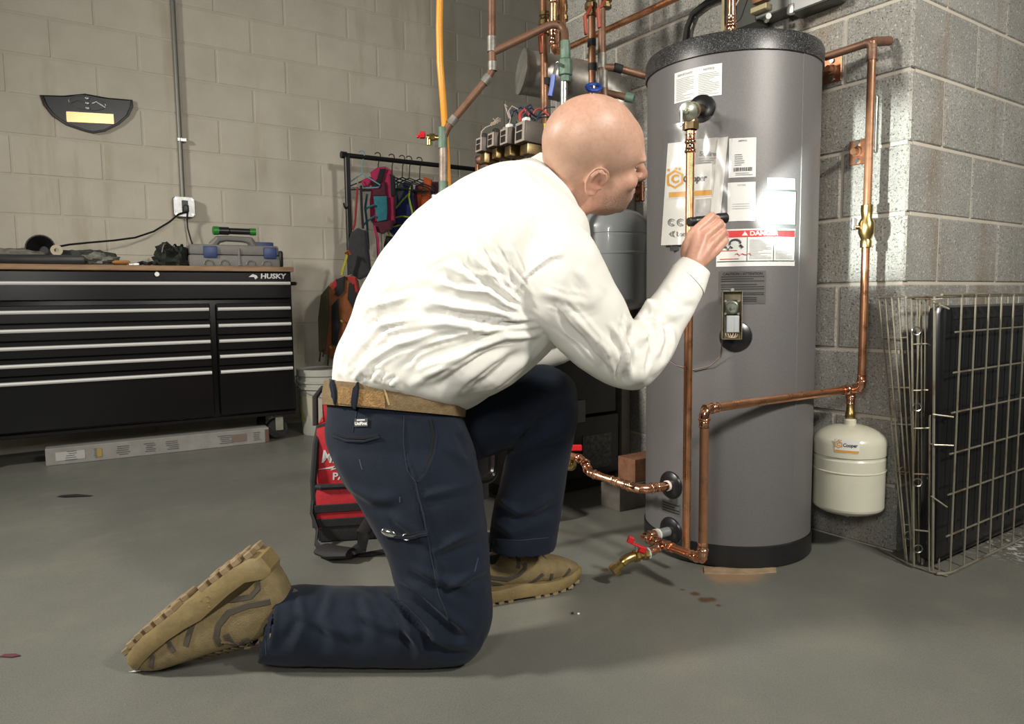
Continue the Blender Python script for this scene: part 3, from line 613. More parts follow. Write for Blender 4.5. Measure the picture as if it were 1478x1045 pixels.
for (pxy, D, w, nm), lb in zip(ZV, ord_):
    p = at(*pxy, D); s = w*D/F; hgt = s*1.55; LL = .085 if w < 19 else .10
    z = thing('zone_valve', p, lb, 'valve', 0, 'motors of the zone valves'); FM = frame(vx, vd, vz, p)
    MB().box((0, LL/2, 0), (s*1.5, LL, hgt), .004, FM).build('housing', M_zv, z)
    MB().box((0, -.002, 0), (s*1.3, .004, hgt*.95), .001, FM).build('end_plate', M_zvl, z)
    q = MB(); q.box((0, -.005, hgt*.2), (s*.8, .002, hgt*.25), 0, FM); q.box((0, -.005, -hgt*.18), (s*.8, .002, hgt*.35), 0, FM); q.build('terminal', M_black, z)
    MB().box((0, LL*.5, -hgt*.5-.018), (s*1.1, LL*.7, .036), .004, FM).build('valve_body', M_brassdk, z)
    if w == 19: tag(MB().box((s*.76, LL*.80, 0), (.002, .024, hgt*.98), 0, FM).build('tag', mat('yellow_tag', (.75, .66, .02), .5), z), 'bright yellow tag')
    q = MB(); q.box((0, LL*.2, hgt*.5+.008), (s*.6, .02, .016), .003, FM); q.build('terminal_strip', M_white if w != 13 else M_black, z)
def wire(pts, r, m_, lb): tag(MB().tube(pts, r, 6).solo('wire', m_, lb, 'wire'), None)
p = at(694, 199, 2.5); cpt = [p, at(695, 190, 2.5), at(701, 184, 2.5), at(708, 181, 2.5)]
for k in range(26): cpt.append(at(709+k*.5+2*math.cos(k*1.4), 180-k*.25+2.2*math.sin(k*1.4), 2.5))
cpt += [at(723, 172, 2.5), at(719, 170, 2.5), at(714, 174, 2.5), at(712, 171, 2.5)]
wire(cpt, .0022, M_zvl, 'curly tan wire rising from the leftmost valve motor')
M_wr = mat('red_wire', (.42, .05, .05), .5); M_wb = mat('dark_wire', (.02, .03, .05), .5); M_wg = mat('green_wire', (.06, .16, .12), .5)
wire([at(725, 190, 2.44), at(727, 184, 2.44), at(734, 183, 2.44), at(737, 170, 2.44), at(734, 160, 2.44), at(739, 153, 2.44), at(748, 158, 2.44)], .002, M_zvl, 'tan wire zigzagging above the third valve motor')
rn = random.Random(5); tang = MB()
cols = [(M_wr, 'short red control wire tangled above the yellow-tagged valve motor'), (M_wb, 'short black control wire tangled above the valve motors'), (M_wg, 'short dark green control wire tangled above the valve motors'), (M_zvl, 'short tan control wire crossing above the yellow-tagged valve motor')]
for k in range(16):
    a = (733+rn.random()*44, 189-rn.random()*6); b_ = (a[0]+rn.uniform(-14, 22), a[1]-rn.uniform(12, 34)); c_ = (b_[0]+rn.uniform(-6, 22), b_[1]+rn.uniform(-8, 14)); d_ = 2.40+rn.random()*.06
    q = MB() if k < 4 else tang; q.tube(bend(at(*a, d_), at(*b_, d_), at(*c_, d_+.02), .03)+[at(c_[0]+3, c_[1]+3, d_)], .0026, 6)
    if k < 4: q.solo('control_wire', *cols[k], 'wire', 'control wires over the valve motors')
tag(tang.solo('wire_tangle', M_wb, 'tangle of thin dark wires heaped on the valve motors', 'wire'), kind='stuff')
wire([at(752, 183, 2.4), at(750, 165, 2.42), at(757, 158, 2.42), at(764, 166, 2.42)], .005, M_wr, 'thick red wire bunch over the yellow-tagged valve motor')
wire([at(735, 175, 2.46), at(740, 160, 2.46), at(752, 154, 2.46), at(775, 168, 2.46)], .006, M_wb, 'thick dark blue wire bunch behind the red one')
# ---- pipes in front of the wing wall
def pipe_thing(name, loc, lb): return thing(name, loc, lb, 'pipe')
D7 = 2.55; Q = lambda x, y, d=D7: at(x, y, d)
oc = pipe_thing('old_copper_run', Q(711, 72), 'tarnished copper pipe with a tee, sloping down left to a green fitting')
q = MB(); run(q, [Q(710, -120), Q(710, 60), Q(711, 104), Q(645, 184), Q(641, 196)], PR2, 12, .03); q.build('pipe', M_cuold, oc)
q = MB(); ring(q, Q(710, 64), Q(710, 60)-Q(710, 80), .0165, .05); ring(q, Q(711, 96), Q(710, 60)-Q(710, 80), .0165, .03); ring(q, Q(702, 115), Q(711, 104)-Q(645, 184), .0165, .03); ring(q, Q(653, 174), Q(711, 104)-Q(645, 184), .0165, .03); tag(q.build('soldered_joints', mat('solder_grey', (.26, .25, .22), .5, .5, .4, 40), oc), kind='stuff')
q = MB(); run(q, [Q(712, 75), Q(800, 33), Q(815, 40), Q(816, 75, 2.5)], PR2, 12, .03); q.build('pipe', M_cuold, oc)
q = MB(); q.cyl(Q(639, 184), Q(639, 214), .0165, 12); tv = tag(q.build('tee_fitting', M_patina, oc), 'green corroded tee')
q = MB(); q.cyl(Q(640, 213), Q(640, 266), .0150, 12); tag(q.build('pipe', mat('streaky_pipe', (.33, .26, .21), .5, .4, .5, 30), oc), 'pale streaked drop pipe')
q = MB(); q.cyl(Q(640, 262), Q(640, 274), .0165, 12); q.tube(bend(Q(640, 270), Q(640, 282), Q(630, 296), .02), .017, 12); q.build('elbow', M_patina, oc)
q = MB(); q.lathe([(.004, -.012), (.014, -.010), (.014, .02), (.009, .024)], 10, frame(*basis(up0), Q(628, 290))); q.build('union', M_steel, oc); u_ = Q(628, 290); MB().cyl(u_-up0*.005, Vector((u_.x, u_.y, 0)), PR2, 12).build('pipe', M_cuold, oc)
q = MB(); run(q, [Q(637, 199), Q(616, 198)], .009); q.lathe([(.012, -.01), (.013, -.008), (.013, .008), (.01, .01)], 8, frame(*basis(cr), Q(624, 198))); run(q, [Q(619, 199), Q(619, 209)], .009); dv = q.build('drain_cock', M_brass, oc)
q = MB(); q.lathe([(.005, -.012), (.013, -.010), (.013, .006), (.006, .010)], 8, frame(*basis(-cr), Q(609, 195))); q.ball(Q(603, 197), .006); q.build('knob', M_red, dv)
gv = MB(); c = Q(816, 97, 2.5); gv.lathe([(.015, -.05), (.018, -.048), (.018, -.03), (.024, -.026), (.024, .022), (.018, .028), (.018, .055), (.014, .058)], 8, frame((1, 0, 0), (0, 1, 0), (0, 0, 1), c)); gv.cyl(c+up0*.05, c+up0*.085, .017, 10); tag(gv.build('ball_valve', M_patina, oc), 'green corroded ball valve')
vb = oc.children[-1]
q = MB(); q.cyl(c, c-fw0*.04-cr*.03, .006, 8); q.tube([c-fw0*.04-cr*.028+up0*.0, Q(803, 94, 2.45), Q(799, 110, 2.45)], .0055, 8); q.build('handle_arm', M_steel, vb)
q = MB(); q.tube([Q(799, 108, 2.45), Q(797, 124, 2.45), Q(794, 139, 2.45)], .009, 8); tag(q.build('grip', mat('blue_grip', (.02, .07, .36), .4), vb), 'blue plastic grip')
q = MB(); run(q, [Q(814, 106, 2.5), Q(812, 505, 2.5)], PR2*.95); q.build('pipe', M_steel, oc)
# supplies with red levers
M_lev = mat('orange_lever', (.30, .05, .022), .45)
def supply(lb, pts, m_, valve=None, lever=None, r=PR2, D=2.7, bands=()):
    t = pipe_thing('supply_pipe', at(*pts[0], D), lb); q = MB(); run(q, [at(x, y, D) for x, y in pts], r, 12, .03); q.build('pipe', m_, t)
    if valve:
        x, y0, y1 = valve; q = MB(); a, b_ = at(x, y0, D), at(x, y1, D); L_ = (b_-a).length
        q.lathe([(r*1.1, 0), (r*1.55, 0), (r*1.55, L_*.16), (r*1.25, L_*.2), (r*1.3, L_*.3), (r*1.75, L_*.4), (r*1.75, L_*.6), (r*1.3, L_*.7), (r*1.3, L_*.8), (r*1.6, L_*.84), (r*1.6, L_), (r*1.1, L_)], 10, frame(*basis(b_-a), a)); v = q.build('ball_valve', M_brassdk, t)
        if lever: q = MB(); a, b_ = at(*lever[0], D-.06), at(*lever[1], D-.06); q.tube([at(x, (y0+y1)/2, D-.02), at((x+lever[0][0])/2, lever[0][1]-3, D-.06), a], .005, 8); q.tube([a, b_], .0085, 8, flat=.6); tag(q.build('lever', M_lev, v), 'orange-red lever')
    for x, y in bands: ring(q2 := MB(), at(x, y, D), up0, r*1.15, .025); q2.build('tape_band', M_blackrub, t)
    return t
supply('old copper supply with an orange lever left of the bright copper bend', [(785, -120), (785, 40), (789, 505)], M_cudull, (786, 18, 50), ((779, 52), (781, 77)), bands=[(788, 118)])
supply('copper supply with a brass valve and lever nearest the head', [(853, -120), (855, 140)], M_cudull, (853, -6, 24), ((844, 22), (846, 50)), D=2.65, bands=[(854, 62), (855, 97)])
t = supply('tarnished riser with a side branch running behind the heater', [(868, -120), (869, 80), (874, 160)], M_cuold, (874, -14, 12), ((863, 12), (865, 40)), D=2.6)
q = MB(); run(q, [at(870, 97, 2.6), at(890, 98, 2.6), at(940, 112, 2.62)], PR2*.95); q.build('branch_pipe', M_cuold, t); q = MB(); ring(q, at(892, 98.5, 2.6), at(940, 112, 2.62)-at(890, 98, 2.6), PR2*1.15, .03); q.build('tape_band', M_blackrub, t); q = MB(); ring(q, at(869, 88, 2.6), up0, PR2*1.15, .05); ring(q, at(871, 115, 2.6), up0, PR2*1.15, .06); tag(q.build('soldered_joints', MATS['solder_grey'], t), kind='stuff')
t = pipe_thing('copper_return_bend', at(799, 60, 2.62), 'bright new copper pipe with a return bend beside a green valve'); q = MB(); q.tube([at(799, -120, 2.62), at(799, 55, 2.62)]+bend(at(799, 58, 2.62), at(800, 74, 2.62), at(806, 74, 2.66), .03)+bend(at(806, 74, 2.66), at(812, 74, 2.7), at(811, 50, 2.72), .02)+[at(812, -40, 2.72)], PR2, 14); q.build('pipe', M_cu, t); q = MB(); sleeve(q, at(799, 66, 2.62), up0, PR2, .05); sleeve(q, at(799, 6, 2.62), up0, PR2, .04); tag(q.build('couplings', M_cufit, t), kind='stuff')
q = MB(); a, b_ = at(812, 30, 2.72), at(812, 0, 2.72); q.lathe([(PR2*1.1, 0), (PR2*1.6, .0), (PR2*1.6, .015), (PR2*1.3, .02), (PR2*1.5, .05), (PR2*1.3, .07), (PR2*1.1, .08)], 10, frame(*basis(b_-a), a)); q.build('valve', M_brassdk, t)
xw = X0-.11; t = pipe_thing('long_copper_pipe', onX(925, 34, xw), 'long bright copper pipe along the block wall at upper centre'); q = MB(); a, b_ = onX(818, 70, xw), onX(1000, 12, xw); q.cyl(a, a+Vector((0, (b_.y-a.y)*1.35, 0)), PR2*.95, 16); q.build('pipe', M_cu, t)
MB().tube([at(636, -60, 2.52), at(634, 40, 2.52), at(635, 90, 2.52), at(640, 150, 2.53), at(645, 230, 2.60), at(649, 330, 2.62), at(650, 480, 2.66), Vector((at(650, 480, 2.7).x, at(650, 480, 2.7).y, .0))], .0115, 12).solo('orange_hose', mat('orange_pex', (.78, .33, .035), .38), 'orange plastic hose hanging past the tarnished copper pipe', 'hose')
t = thing('hand_wheel_valve', at(857, 125, 2.55), 'small blue hand wheel valve just above the bald head', 'valve'); q = MB(); q.tube([at(857, 126, 2.55)+cr*.024*math.cos(a)+up0*.014*math.sin(a)+fw0*.012*math.sin(a) for a in np.linspace(0, 6.0, 13)], .007, 8, closed=True); q.build('hand_wheel', mat('blue_grip', (.02, .07, .36)), t); q = MB(); run(q, [at(857, 124, 2.55), at(857, 150, 2.56)], .008); q.build('stem', M_steel, t)
t = pipe_thing('capped_stub', at(893, 136, 2.6), 'old copper stub with a dark end cap beside the head'); q = MB(); run(q, [at(850, 128, 2.62), at(906, 141, 2.58)], PR2*.9); q.build('pipe', M_cuold, t); q = MB(); ring(q, at(909, 141, 2.58), at(906, 141, 2.58)-at(850, 128, 2.62), PR2*1.25, .03); q.build('end_cap', M_patina, t)
# brackets, conduit and boxes on the block wall
def bracket(px, py, hpx, lb):
    p = onX(px, py, X0-.004); s = hpx*((p-CP).dot(fw0))/F; b_ = thing('pipe_bracket', p, lb, 'bracket', 0, 'copper brackets on the block wall')
    MB().box(p, (.006, s*.78, s), .0015).build('plate', mat('copper_plate', (.50, .23, .13), .42, .9, .3, 40), b_)
    q = MB(); q.cyl(p, p-Vector((.03, 0, 0)), s*.13, 12); q.cyl(p, p-Vector((.012, 0, 0)), s*.20, 12); q.build('boss', M_cudull, b_)
    for s_ in (-1, 1): MB().cyl(p+up0*s*.36*s_, p+up0*s*.36*s_-Vector((.009, 0, 0)), s*.10, 10).build('screw', M_steel, b_)
bracket(1202, 101, 34, 'copper pipe bracket with an empty boss right of the heater cap')
bracket(1239, 220, 34, 'copper pipe bracket beside the dull wall pipe')
bracket(921, 277, 27, 'copper pipe bracket between the face and the heater')
def ebox(px, py, w, h, d, m1, m2, lb):
    p = onX(px, py, X0); t = thing('electrical_box', p, lb, 'box', 0, 'electrical boxes high on the block wall'); MB().box(p+Vector((-d/2, 0, 0)), (d, w, h), .008).build('box_body', m1, t); MB().box(p+Vector((-d-.004, 0, .0)), (.008, w*1.04, h*1.02), .003).build('cover', m2, t); return t, p
t, p = ebox(1088, 10, .13, .17, .07, mat('box_green', (.10, .105, .085), .5, .4), mat('cover_dark', (.06, .065, .055), .4, .3), 'dark green metal box behind the copper riser'); MB().box(p+Vector((-.082, .03, .0)), (.006, .04, .11), .002).build('device', M_black, t); q = MB(); q.box(p+Vector((-.08, .06, -.02)), (.01, .012, .12), .002); q.build('rim', mat('brass_rim', (.42, .37, .22), .35, .7), t)
tag(MB().tube([p+Vector((-.085, .05, -.075)), p+Vector((-.12, .0, -.05)), p+Vector((-.10, -.04, .02)), p+Vector((-.09, -.05, .08))], .002, 6).solo('box_wire', MATS['tan_wire'], 'thin tan wire looping off the dark green metal box', 'wire'))
t, p = ebox(1138, -4, .12, .13, .075, MATS['box_green'], mat('cover_grey', (.16, .165, .155), .45, .3), 'grey box with a copper terminal block and open brass edge'); MB().box(p+Vector((-.09, .035, .01)), (.03, .05, .07), .004).build('terminal_block', M_cudull, t); MB().box(p+Vector((-.09, .035, -.045)), (.035, .06, .02), .003).build('clamp', mat('brass_rim', (.4, .4, .3)), t); MB().cyl(p+Vector((-.07, .03, -.075)), p+Vector((-.10, .0, -.078)), .009, 8).build('knockout', M_steel, t)
t, p = ebox(1190, -13, .15, .12, .07, MATS['cover_dark'], mat('cover_silver', (.45, .46, .46), .3, .8), 'grey metal box with a silver cover, right of the others'); MB().box(p+Vector((-.075, .06, -.05)), (.02, .02, .03), .004).build('latch', M_steel, t)
t = thing('flexible_conduit', onX(992, 50, X0-.02), 'black flexible conduit curving up the wall behind the heater cap', 'conduit'); q = MB(); q.tube([onX(988, 110, X0-.02), onX(989, 60, X0-.02), onX(992, 40, X0-.02), onX(1000, 20, X0-.02), onX(1020, 4, X0-.02), onX(1060, -14, X0-.02)], .011, 10); q.build('hose', M_blackrub, t); MB().box(onX(1000, 24, X0-.012), (.024, .02, .012), .003).build('strap', M_steel, t)
MB().box(onX(1265, 180, X0-.006), (.012, .006, .16), .002).solo('angle_strip', M_steeldk, 'thin dark metal strip on the wall beside the wall pipe', 'strip')
# ================================================================== cream wall: plaque, conduit, outlet
p = onY(124, 166, YL-.012); sc_ = (p-CP).length
pl = thing('shield_plaque', p, 'black wooden shield plaque with a gold plate on the cream wall', 'plaque')
def wp(px, py, y=YL): v = onY(px, py, y); return (v.x-p.x, v.z-p.z)
out = [(57, 138), (90, 139), (122, 136), (155, 142), (191, 145), (192, 155), (186, 168), (172, 180), (152, 190), (135, 193), (118, 189), (95, 181), (75, 168), (62, 152)]
poly = [wp(*a) for a in out]; PMx = frame((1, 0, 0), (0, 0, 1), (0, -1, 0), (p.x, YL, p.z)); cx_, cz_ = np.mean(poly, 0)
q = MB(); n = len(poly); vs = []
for s_, z in ((1.0, .001), (1.0, .014), (.985, .020), (.93, .021), (.91, .018)): vs += [(cx_+(x-cx_)*s_, cz_+(y-cz_)*s_, z) for x, y in poly]
fs = [tuple(range(4*n, 5*n)), tuple(reversed(range(n)))]+[(k*n+i, k*n+(i+1) % n, (k+1)*n+(i+1) % n, (k+1)*n+i) for k in range(4) for i in range(n)]
q.add(vs, fs, PMx); q.build('shield', mat('plaque_black', (.018, .018, .022), .32, 0, .3, 20), pl)
gp = [wp(95, 162), wp(163, 166), wp(164, 180), wp(96, 177)]; q = MB(); q.prism(gp[::-1], .003, PMx @ Matrix.Translation((0, 0, .0185))); q.build('name_plate', mat('gold_plate', (.80, .58, .30), .33, .9), pl)
q = MB(); ec_ = wp(126, 150); eR = (wp(152, 150)[0]-ec_[0], .045)
q.tube([PMx @ Vector((ec_[0]+eR[0]*math.cos(a), ec_[1]+eR[1]*.8*math.sin(a), .02)) for a in np.linspace(0, 2*math.pi, 25)[:-1]], .003, 5, closed=True)
for k in range(3): q.ball(PMx @ Vector((ec_[0], ec_[1]+.025-.025*k, .020)), (.012, .004, .010))
for sx in (-1, 1): q.tube([PMx @ Vector((ec_[0]+sx*(.02+.02*k), ec_[1]+.012*math.sin(k*1.6), .02)) for k in range(4)], .0035, 5)
q.build('emblem', mat('silver_emblem', (.35, .35, .36), .35, .8), pl)
ct = onY(247, 0, YL-.02); cb_ = onY(264, 288, YL-.02)
cdt = thing('conduit', (cb_.x, cb_.y, cb_.z), 'grey steel conduit dropping down the cream wall to the outlet', 'conduit'); xm = (ct.x+cb_.x)/2
q = MB(); q.cyl((cb_.x, YL-.02, cb_.z), (cb_.x, YL-.02, 3.1), .0125, 12); q.build('tube', mat('emt', (.25, .25, .22), .45, .5), cdt); zst = onY(261, 203, YL).z; q = MB(); q.box((cb_.x+.01, YL-.022, zst), (.05, .02, .022), .003); q.build('strap', M_steel, cdt); MB().cyl((cb_.x+.026, YL-.03, zst), (cb_.x+.026, YL-.036, zst), .007, 8).build('screw', M_steel, cdt)
oxc = onY(265, 299, YL-.03); ob = thing('outlet_box', (oxc.x, YL, oxc.z), 'square steel outlet box with a black plug in it', 'outlet'); MB().box((oxc.x, YL-.022, oxc.z), (.105, .044, .105), .006).build('box_body', M_steeldk, ob)
q = MB(); s_ = .054; c_ = .012; q.prism([(-s_+c_, -s_), (s_-c_, -s_), (s_, -s_+c_), (s_, s_-c_), (s_-c_, s_), (-s_+c_, s_), (-s_, s_-c_), (-s_, -s_+c_)], .006, frame((1, 0, 0), (0, 0, 1), (0, -1, 0), (oxc.x, YL-.044, oxc.z))); q.build('cover_plate', mat('zinc_plate', (.55, .56, .57), .4, .6, .2, 30), ob)
for sx in (-1, 1):
    for sz in (-1, 1): MB().cyl((oxc.x+sx*.042, YL-.05, oxc.z+sz*.042), (oxc.x+sx*.042, YL-.054, oxc.z+sz*.042), .006, 8).build('screw', M_steel, ob)
MB().box((oxc.x+.004, YL-.052, oxc.z), (.032, .006, .07), .002).build('receptacle', M_black, ob)
pc = thing('power_cord', (oxc.x, YL-.07, oxc.z-.02), 'black power cord running from the outlet to the bench top', 'cord')
q = MB(); q.box((oxc.x+.006, YL-.068, oxc.z-.012), (.026, .03, .04), .006); q.build('plug', M_black, pc)
CX = [(258, 309), (245, 320), (222, 334), (195, 343), (165, 347), (130, 350), (100, 353), (84, 356)]
ys = np.linspace(YL-.08, 4.16, len(CX)); q = MB(); q.tube([Vector((oxc.x+.004, YL-.07, oxc.z-.03))]+[onY(x, y, yy) for (x, y), yy in zip(CX, ys)], .005, 8); q.build('cable', M_black, pc)
q = MB(); q.tube([Vector((oxc.x+.014, YL-.07, oxc.z-.03))]+[onY(x, y, YL-.05) for x, y in ((270, 318), (271, 330), (275, 345), (279, 356), (281, 375))], .004, 8); q.solo('thin_cord', M_black, 'thin black cord hanging from the outlet behind the grey case', 'cord')
# ================================================================== tool chest
cA = onZ(431, 633); ca = R(4); cX = Vector((math.cos(ca), -math.sin(ca), 0)); cY = Vector((math.sin(ca), math.cos(ca), 0)); cW, cD = 1.56, .40
CM_ = frame(cX, cY, up0, cA-cX*cW)                                   # local: x along the front, y into the chest
TCH = thing('tool_chest', (CM_ @ Vector((cW/2, cD/2, 0))), 'long black drawer tool chest with bright handles and a wooden top', 'tool chest')
def cz(px, py):                                                      # height and run on the chest front
    d = ray(px, py); n_ = cY; t = (cA-CP).dot(n_)/d.dot(n_); P_ = CP+d*t; return (P_-(cA-cX*cW)).dot(cX), P_.z
zt1 = cz(400, 386)[1]; zt0 = cz(400, 392)[1]; zlo = cz(400, 596)[1]
M_ch = mat('chest_black', (.0045, .0046, .005), .30, 0, 0, spec=.3, bump=.02, bs=700); M_chd = mat('chest_black_front', (.0048, .005, .0054), .26, spec=.3)
M_bar = mat('bright_bar', (.92, .92, .90), .42, .35)
q = MB(); q.box((cW/2, cD/2+.012, (zlo+zt0)/2), (cW-.004, cD-.024, zt0-zlo), .004, CM_); q.build('cabinet', M_ch, TCH)
M_wood, N, L, b = node_mat('bench_wood'); tc = N.new('ShaderNodeTexCoord').outputs['Object']; mp = N.new('ShaderNodeMapping'); mp.inputs['Scale'].default_value = (2.5, 22, 22); L.new(tc, mp.inputs['Vector'])
L.new(ramp(N, L, noise(N, L, mp.outputs['Vector'], 3, 5), [(.3, (.21, .115, .052)), (.7, (.38, .225, .115))]), b.inputs['Base Color']); b.inputs['Roughness'].default_value = .45
q = MB(); q.box((cW/2, cD/2-.002, (zt0+zt1)/2+.001), (cW+.012, cD+.016, zt1-zt0+.004), .003, CM_); tag(q.build('worktop', M_wood, TCH), 'oiled wooden worktop')
hy = {}
rowsL = [(300, 409), (300, 446.5), (300, 470.5), (300, 493), (300, 515.5), (300, 538)]
zh = [cz(*r_)[1] for r_ in rowsL]
split = cz(305, 470)[0]; sp2 = cz(314, 470)[0]; xr_ = cz(423, 470)[0]
zt_d = zt0-.006; edges = [zt_d]+[z+.030 for z in zh[1:]]+[zlo+.012]
def drawer(x0, x1, z0, z1, zhn, full=False):
    q = MB(); q.box(((x0+x1)/2, .004, (z0+z1)/2), (x1-x0, .020, z1-z0), .003, CM_); d_ = q.build('drawer', M_chd, TCH)
    q = MB(); hx0, hx1 = x0+.006, x1-.006; prof = [(-.006, -.009), (-.018, -.007), (-.022, .0), (-.018, .007), (-.006, .009)]
    vs = [CM_ @ Vector((x, y, zhn+z)) for x in (hx0, hx1) for y, z in prof]; q.add(vs, [(i, i+1, 6+i, 5+i) for i in range(4)]+[(4, 3, 2, 1, 0), (5, 6, 7, 8, 9), (0, 5, 9, 4)]); q.build('drawer_handle', M_bar, d_)
    return d_
dt = drawer(.01, cW-.01, edges[1]+.024, edges[0], zh[0])
for k in range(1, 6):
    drawer(.01, split-.004, edges[k+1]+.004, edges[k], zh[k]); drawer(sp2-.002, cW-.014, edges[k+1]+.004, edges[k], zh[k])
lx, lz = cz(226, 396); q = MB(); q.lathe([(.002, .016), (.011, .016), (.013, .010), (.013, 0)][::-1], 14, CM_ @ Matrix.Translation((lx, -.008, lz)) @ Matrix.Rotation(R(90), 4, 'X')); q.build('lock', M_steel, TCH)
hx, hz = cz(388, 399); TMx = CM_ @ Matrix.Translation((hx+.02, -.0075, hz)) @ Matrix.Rotation(R(90), 4, 'X'); q = MB(); vs, fs = text('HUSKY', .036, .0012, .1, 1.15); q.add(vs, fs, TMx); q.add([(-.125, -.004, 0), (-.105, .012, 0), (-.085, .006, 0), (-.078, -.006, 0), (-.092, -.016, 0), (-.098, -.004, 0)], [(0, 1, 2, 3, 4, 5)], TMx); q.build('badge', mat('badge_grey', (.55, .55, .55), .4, .3), TCH, 0)
q = MB(); q.tube([CM_ @ Vector(v) for v in ((cW-.01, .05, zh[0]), (cW+.022, .03, zh[0]), (cW+.03, .06, zh[0]), (cW+.03, .32, zh[0]), (cW-.0, .34, zh[0]))], .010, 10); q.build('side_handle', M_black, TCH)
M_cast = mat('caster_zinc', (.40, .39, .32), .4, .7, .2, 20)
for x, y in ((cW-.10, .07), (cW-.10, cD-.07), (.10, .07), (.10, cD-.07)):
    cc = tag(MB().box((x, y, zlo-.006), (.09, .07, .008), .002, CM_).build('caster', M_cast, TCH))
    q = MB(); q.tube([CM_ @ Vector((x, y-.028, .062)), CM_ @ Vector((x, y+.028, .062))], .052, 20); q.build('wheel', M_blackrub, cc); q = MB()
    for s_ in (-1, 1): q.box((x+.008, y+s_*.032, .088), (.042, .004, .075), .002, CM_)
    q.cyl(CM_ @ Vector((x, y-.04, .062)), CM_ @ Vector((x, y+.04, .062)), .009, 10); tag(q.build('fork', M_cast, cc), kind='stuff')
MB().box((cW/2, .02, zlo-.004), (cW-.01, .02, .02), .003, CM_).build('kick_rail', M_ch, TCH)
# carton lying under it
a = onZ(388, 634); b_ = onZ(48, 660); b_ = Vector((b_.x, min(b_.y, 4.10), 0)); a.y = min(a.y, 3.99)
a = CM_ @ Vector((cz(388, 634)[0], -.012, 0)); b_ = a-cX*1.02; BX = frame(cX, cY, up0, a); CTN = thing('flat_carton', a-cX*.5, 'long flat grey printed carton lying on the floor under the chest', 'carton')
bh = .082; q = MB(); q.box((-.51, .05, bh/2), (1.02, .10, bh), .003, BX); q.build('carton_body', mat('carton_grey', (.27, .26, .24), .7, 0, .18, 14), CTN)
q = MB()
for x0, w_, z_, h__, in ((-.98, .12, .5, .5),): q.box((x0+w_/2, -.001, bh*z_), (w_, .002, bh*h__), 0, BX)
q.build('address_label', mat('label_pale', (.42, .42, .40), .6), CTN); MB().box((-.155, -.0012, bh*.5), (.075, .002, bh*.48), 0, BX).build('brown_label', mat('brown_label', (.17, .12, .10), .6), CTN); MB().box((-.012, .05, bh*.45), (.02, .104, bh*.86), .002, BX).build('end_flap', mat('flap_brown', (.12, .06, .045), .7), CTN)
q = MB(); rn = random.Random(8)
for x0, w_ in ((-.935, .05), (-.82, .03), (-.72, .06), (-.60, .05), (-.5, .06), (-.25, .07), (-.08, .04)):
    for k in range(5): q.box((x0+w_/2*rn.uniform(.6, 1), -.0016, bh*(.26+.12*k)), (w_*rn.uniform(.6, 1), .002, .003), 0, BX)
tag(q.build('print', mat('carton_ink', (.11, .11, .11), .7), CTN, 0), kind='stuff')
MB().box((-.80, -.0018, bh*.5), (.02, .002, bh*.5), 0, BX).build('amber_mark', mat('amber_mark', (.35, .25, .06), .6), CTN)
# ---- what lies on the worktop
zt = zt1+.0035
def top(px, py=None, y=.2): x = None; d = ray(px, 380); t = ((cA+cY*y)-CP).dot(cY)/d.dot(cY); P_ = CP+d*t; return (P_-(cA-cX*cW)).dot(cX)
xa, xb = top(273, y=.10), top(404, y=.10); cw_ = xb-xa; K = frame(cX, cY, up0, CM_ @ Vector((xa, .09, zt))); hC = .118
M_case = mat('case_grey', (.20, .195, .185), .5, 0, .1, 30); M_blue = mat('latch_blue', (.022, .05, .17), .42)
CS = thing('tool_case', K @ Vector((cw_/2, .11, 0)), 'grey moulded tool case with two blue latches on the wooden top', 'case')
q = MB(); q.box((cw_/2, .11, hC*.27), (cw_, .22, hC*.54), .012, K); q.build('case_base', M_case, CS); q = MB(); q.box((cw_*.5, .11, hC*.77), (cw_*.985, .215, hC*.46), .014, K); q.build('case_lid', M_case, CS)
q = MB()
for f0 in (.20, .37, .66, .84): q.tube([K @ Vector((cw_*f0+.022*math.cos(t), -.003, .012+.024*math.sin(t))) for t in np.linspace(0, math.pi, 9)], .004, 6)
q.box((cw_*.535, -.001, hC*.45), (.012, .012, hC*.8), .003, K); tag(q.build('moulded_ribs', M_case, CS), kind='stuff')
for f0 in (.225, .885): MB().box((cw_*f0, -.004, hC*.66), (.068, .014, hC*.52), .006, K).build('latch', M_blue, CS)
q = MB(); q.tube([K @ Vector(v) for v in ((cw_*.27, .06, hC*.96), (cw_*.33, .05, hC*1.25), (cw_*.42, .05, hC*1.30), (cw_*.60, .05, hC*1.28), (cw_*.68, .05, hC*1.25), (cw_*.73, .06, hC*.96))], [.030, .026, .019, .019, .026, .030], 10, flat=.8); q.build('carry_handle', M_case, CS)
MB().box((cw_*1.035, .13, hC*.42), (.03, .16, hC*.80), .014, K).solo('black_case', M_black, 'black rounded box end sticking out behind the grey case', 'case')
MB().box((cw_*.91, .245, hC*.66), (.12, .04, hC*1.30), .006, K).solo('blue_box', M_blue, 'blue plastic box standing behind the grey case', 'box')
fz = hC*1.30+.019; g0, g1 = top(309, y=.14)-xa, top(371, y=.14)-xa; WL = thing('work_light', K @ Vector(((g0+g1)/2, .05, fz)), 'black and green cylindrical work light lying on the case handle', 'lamp'); GM = lambda x: K @ Vector((x, .05, fz+.022))
MB().tube([GM(g0+.03), GM(g0+.08), GM(g0+.085), GM(g1-.03)], [.021, .021, .017, .017], 16).build('barrel', M_black, WL); gm = mat('green_bezel', (.02, .22, .025), .4); MB().tube([GM(g0), GM(g0+.004), GM(g0+.03)], [.017, .023, .023], 16).build('front_bezel', gm, WL); MB().tube([GM(g1-.032), GM(g1)], [.0195, .0195], 16).build('tail_cap', gm, WL)
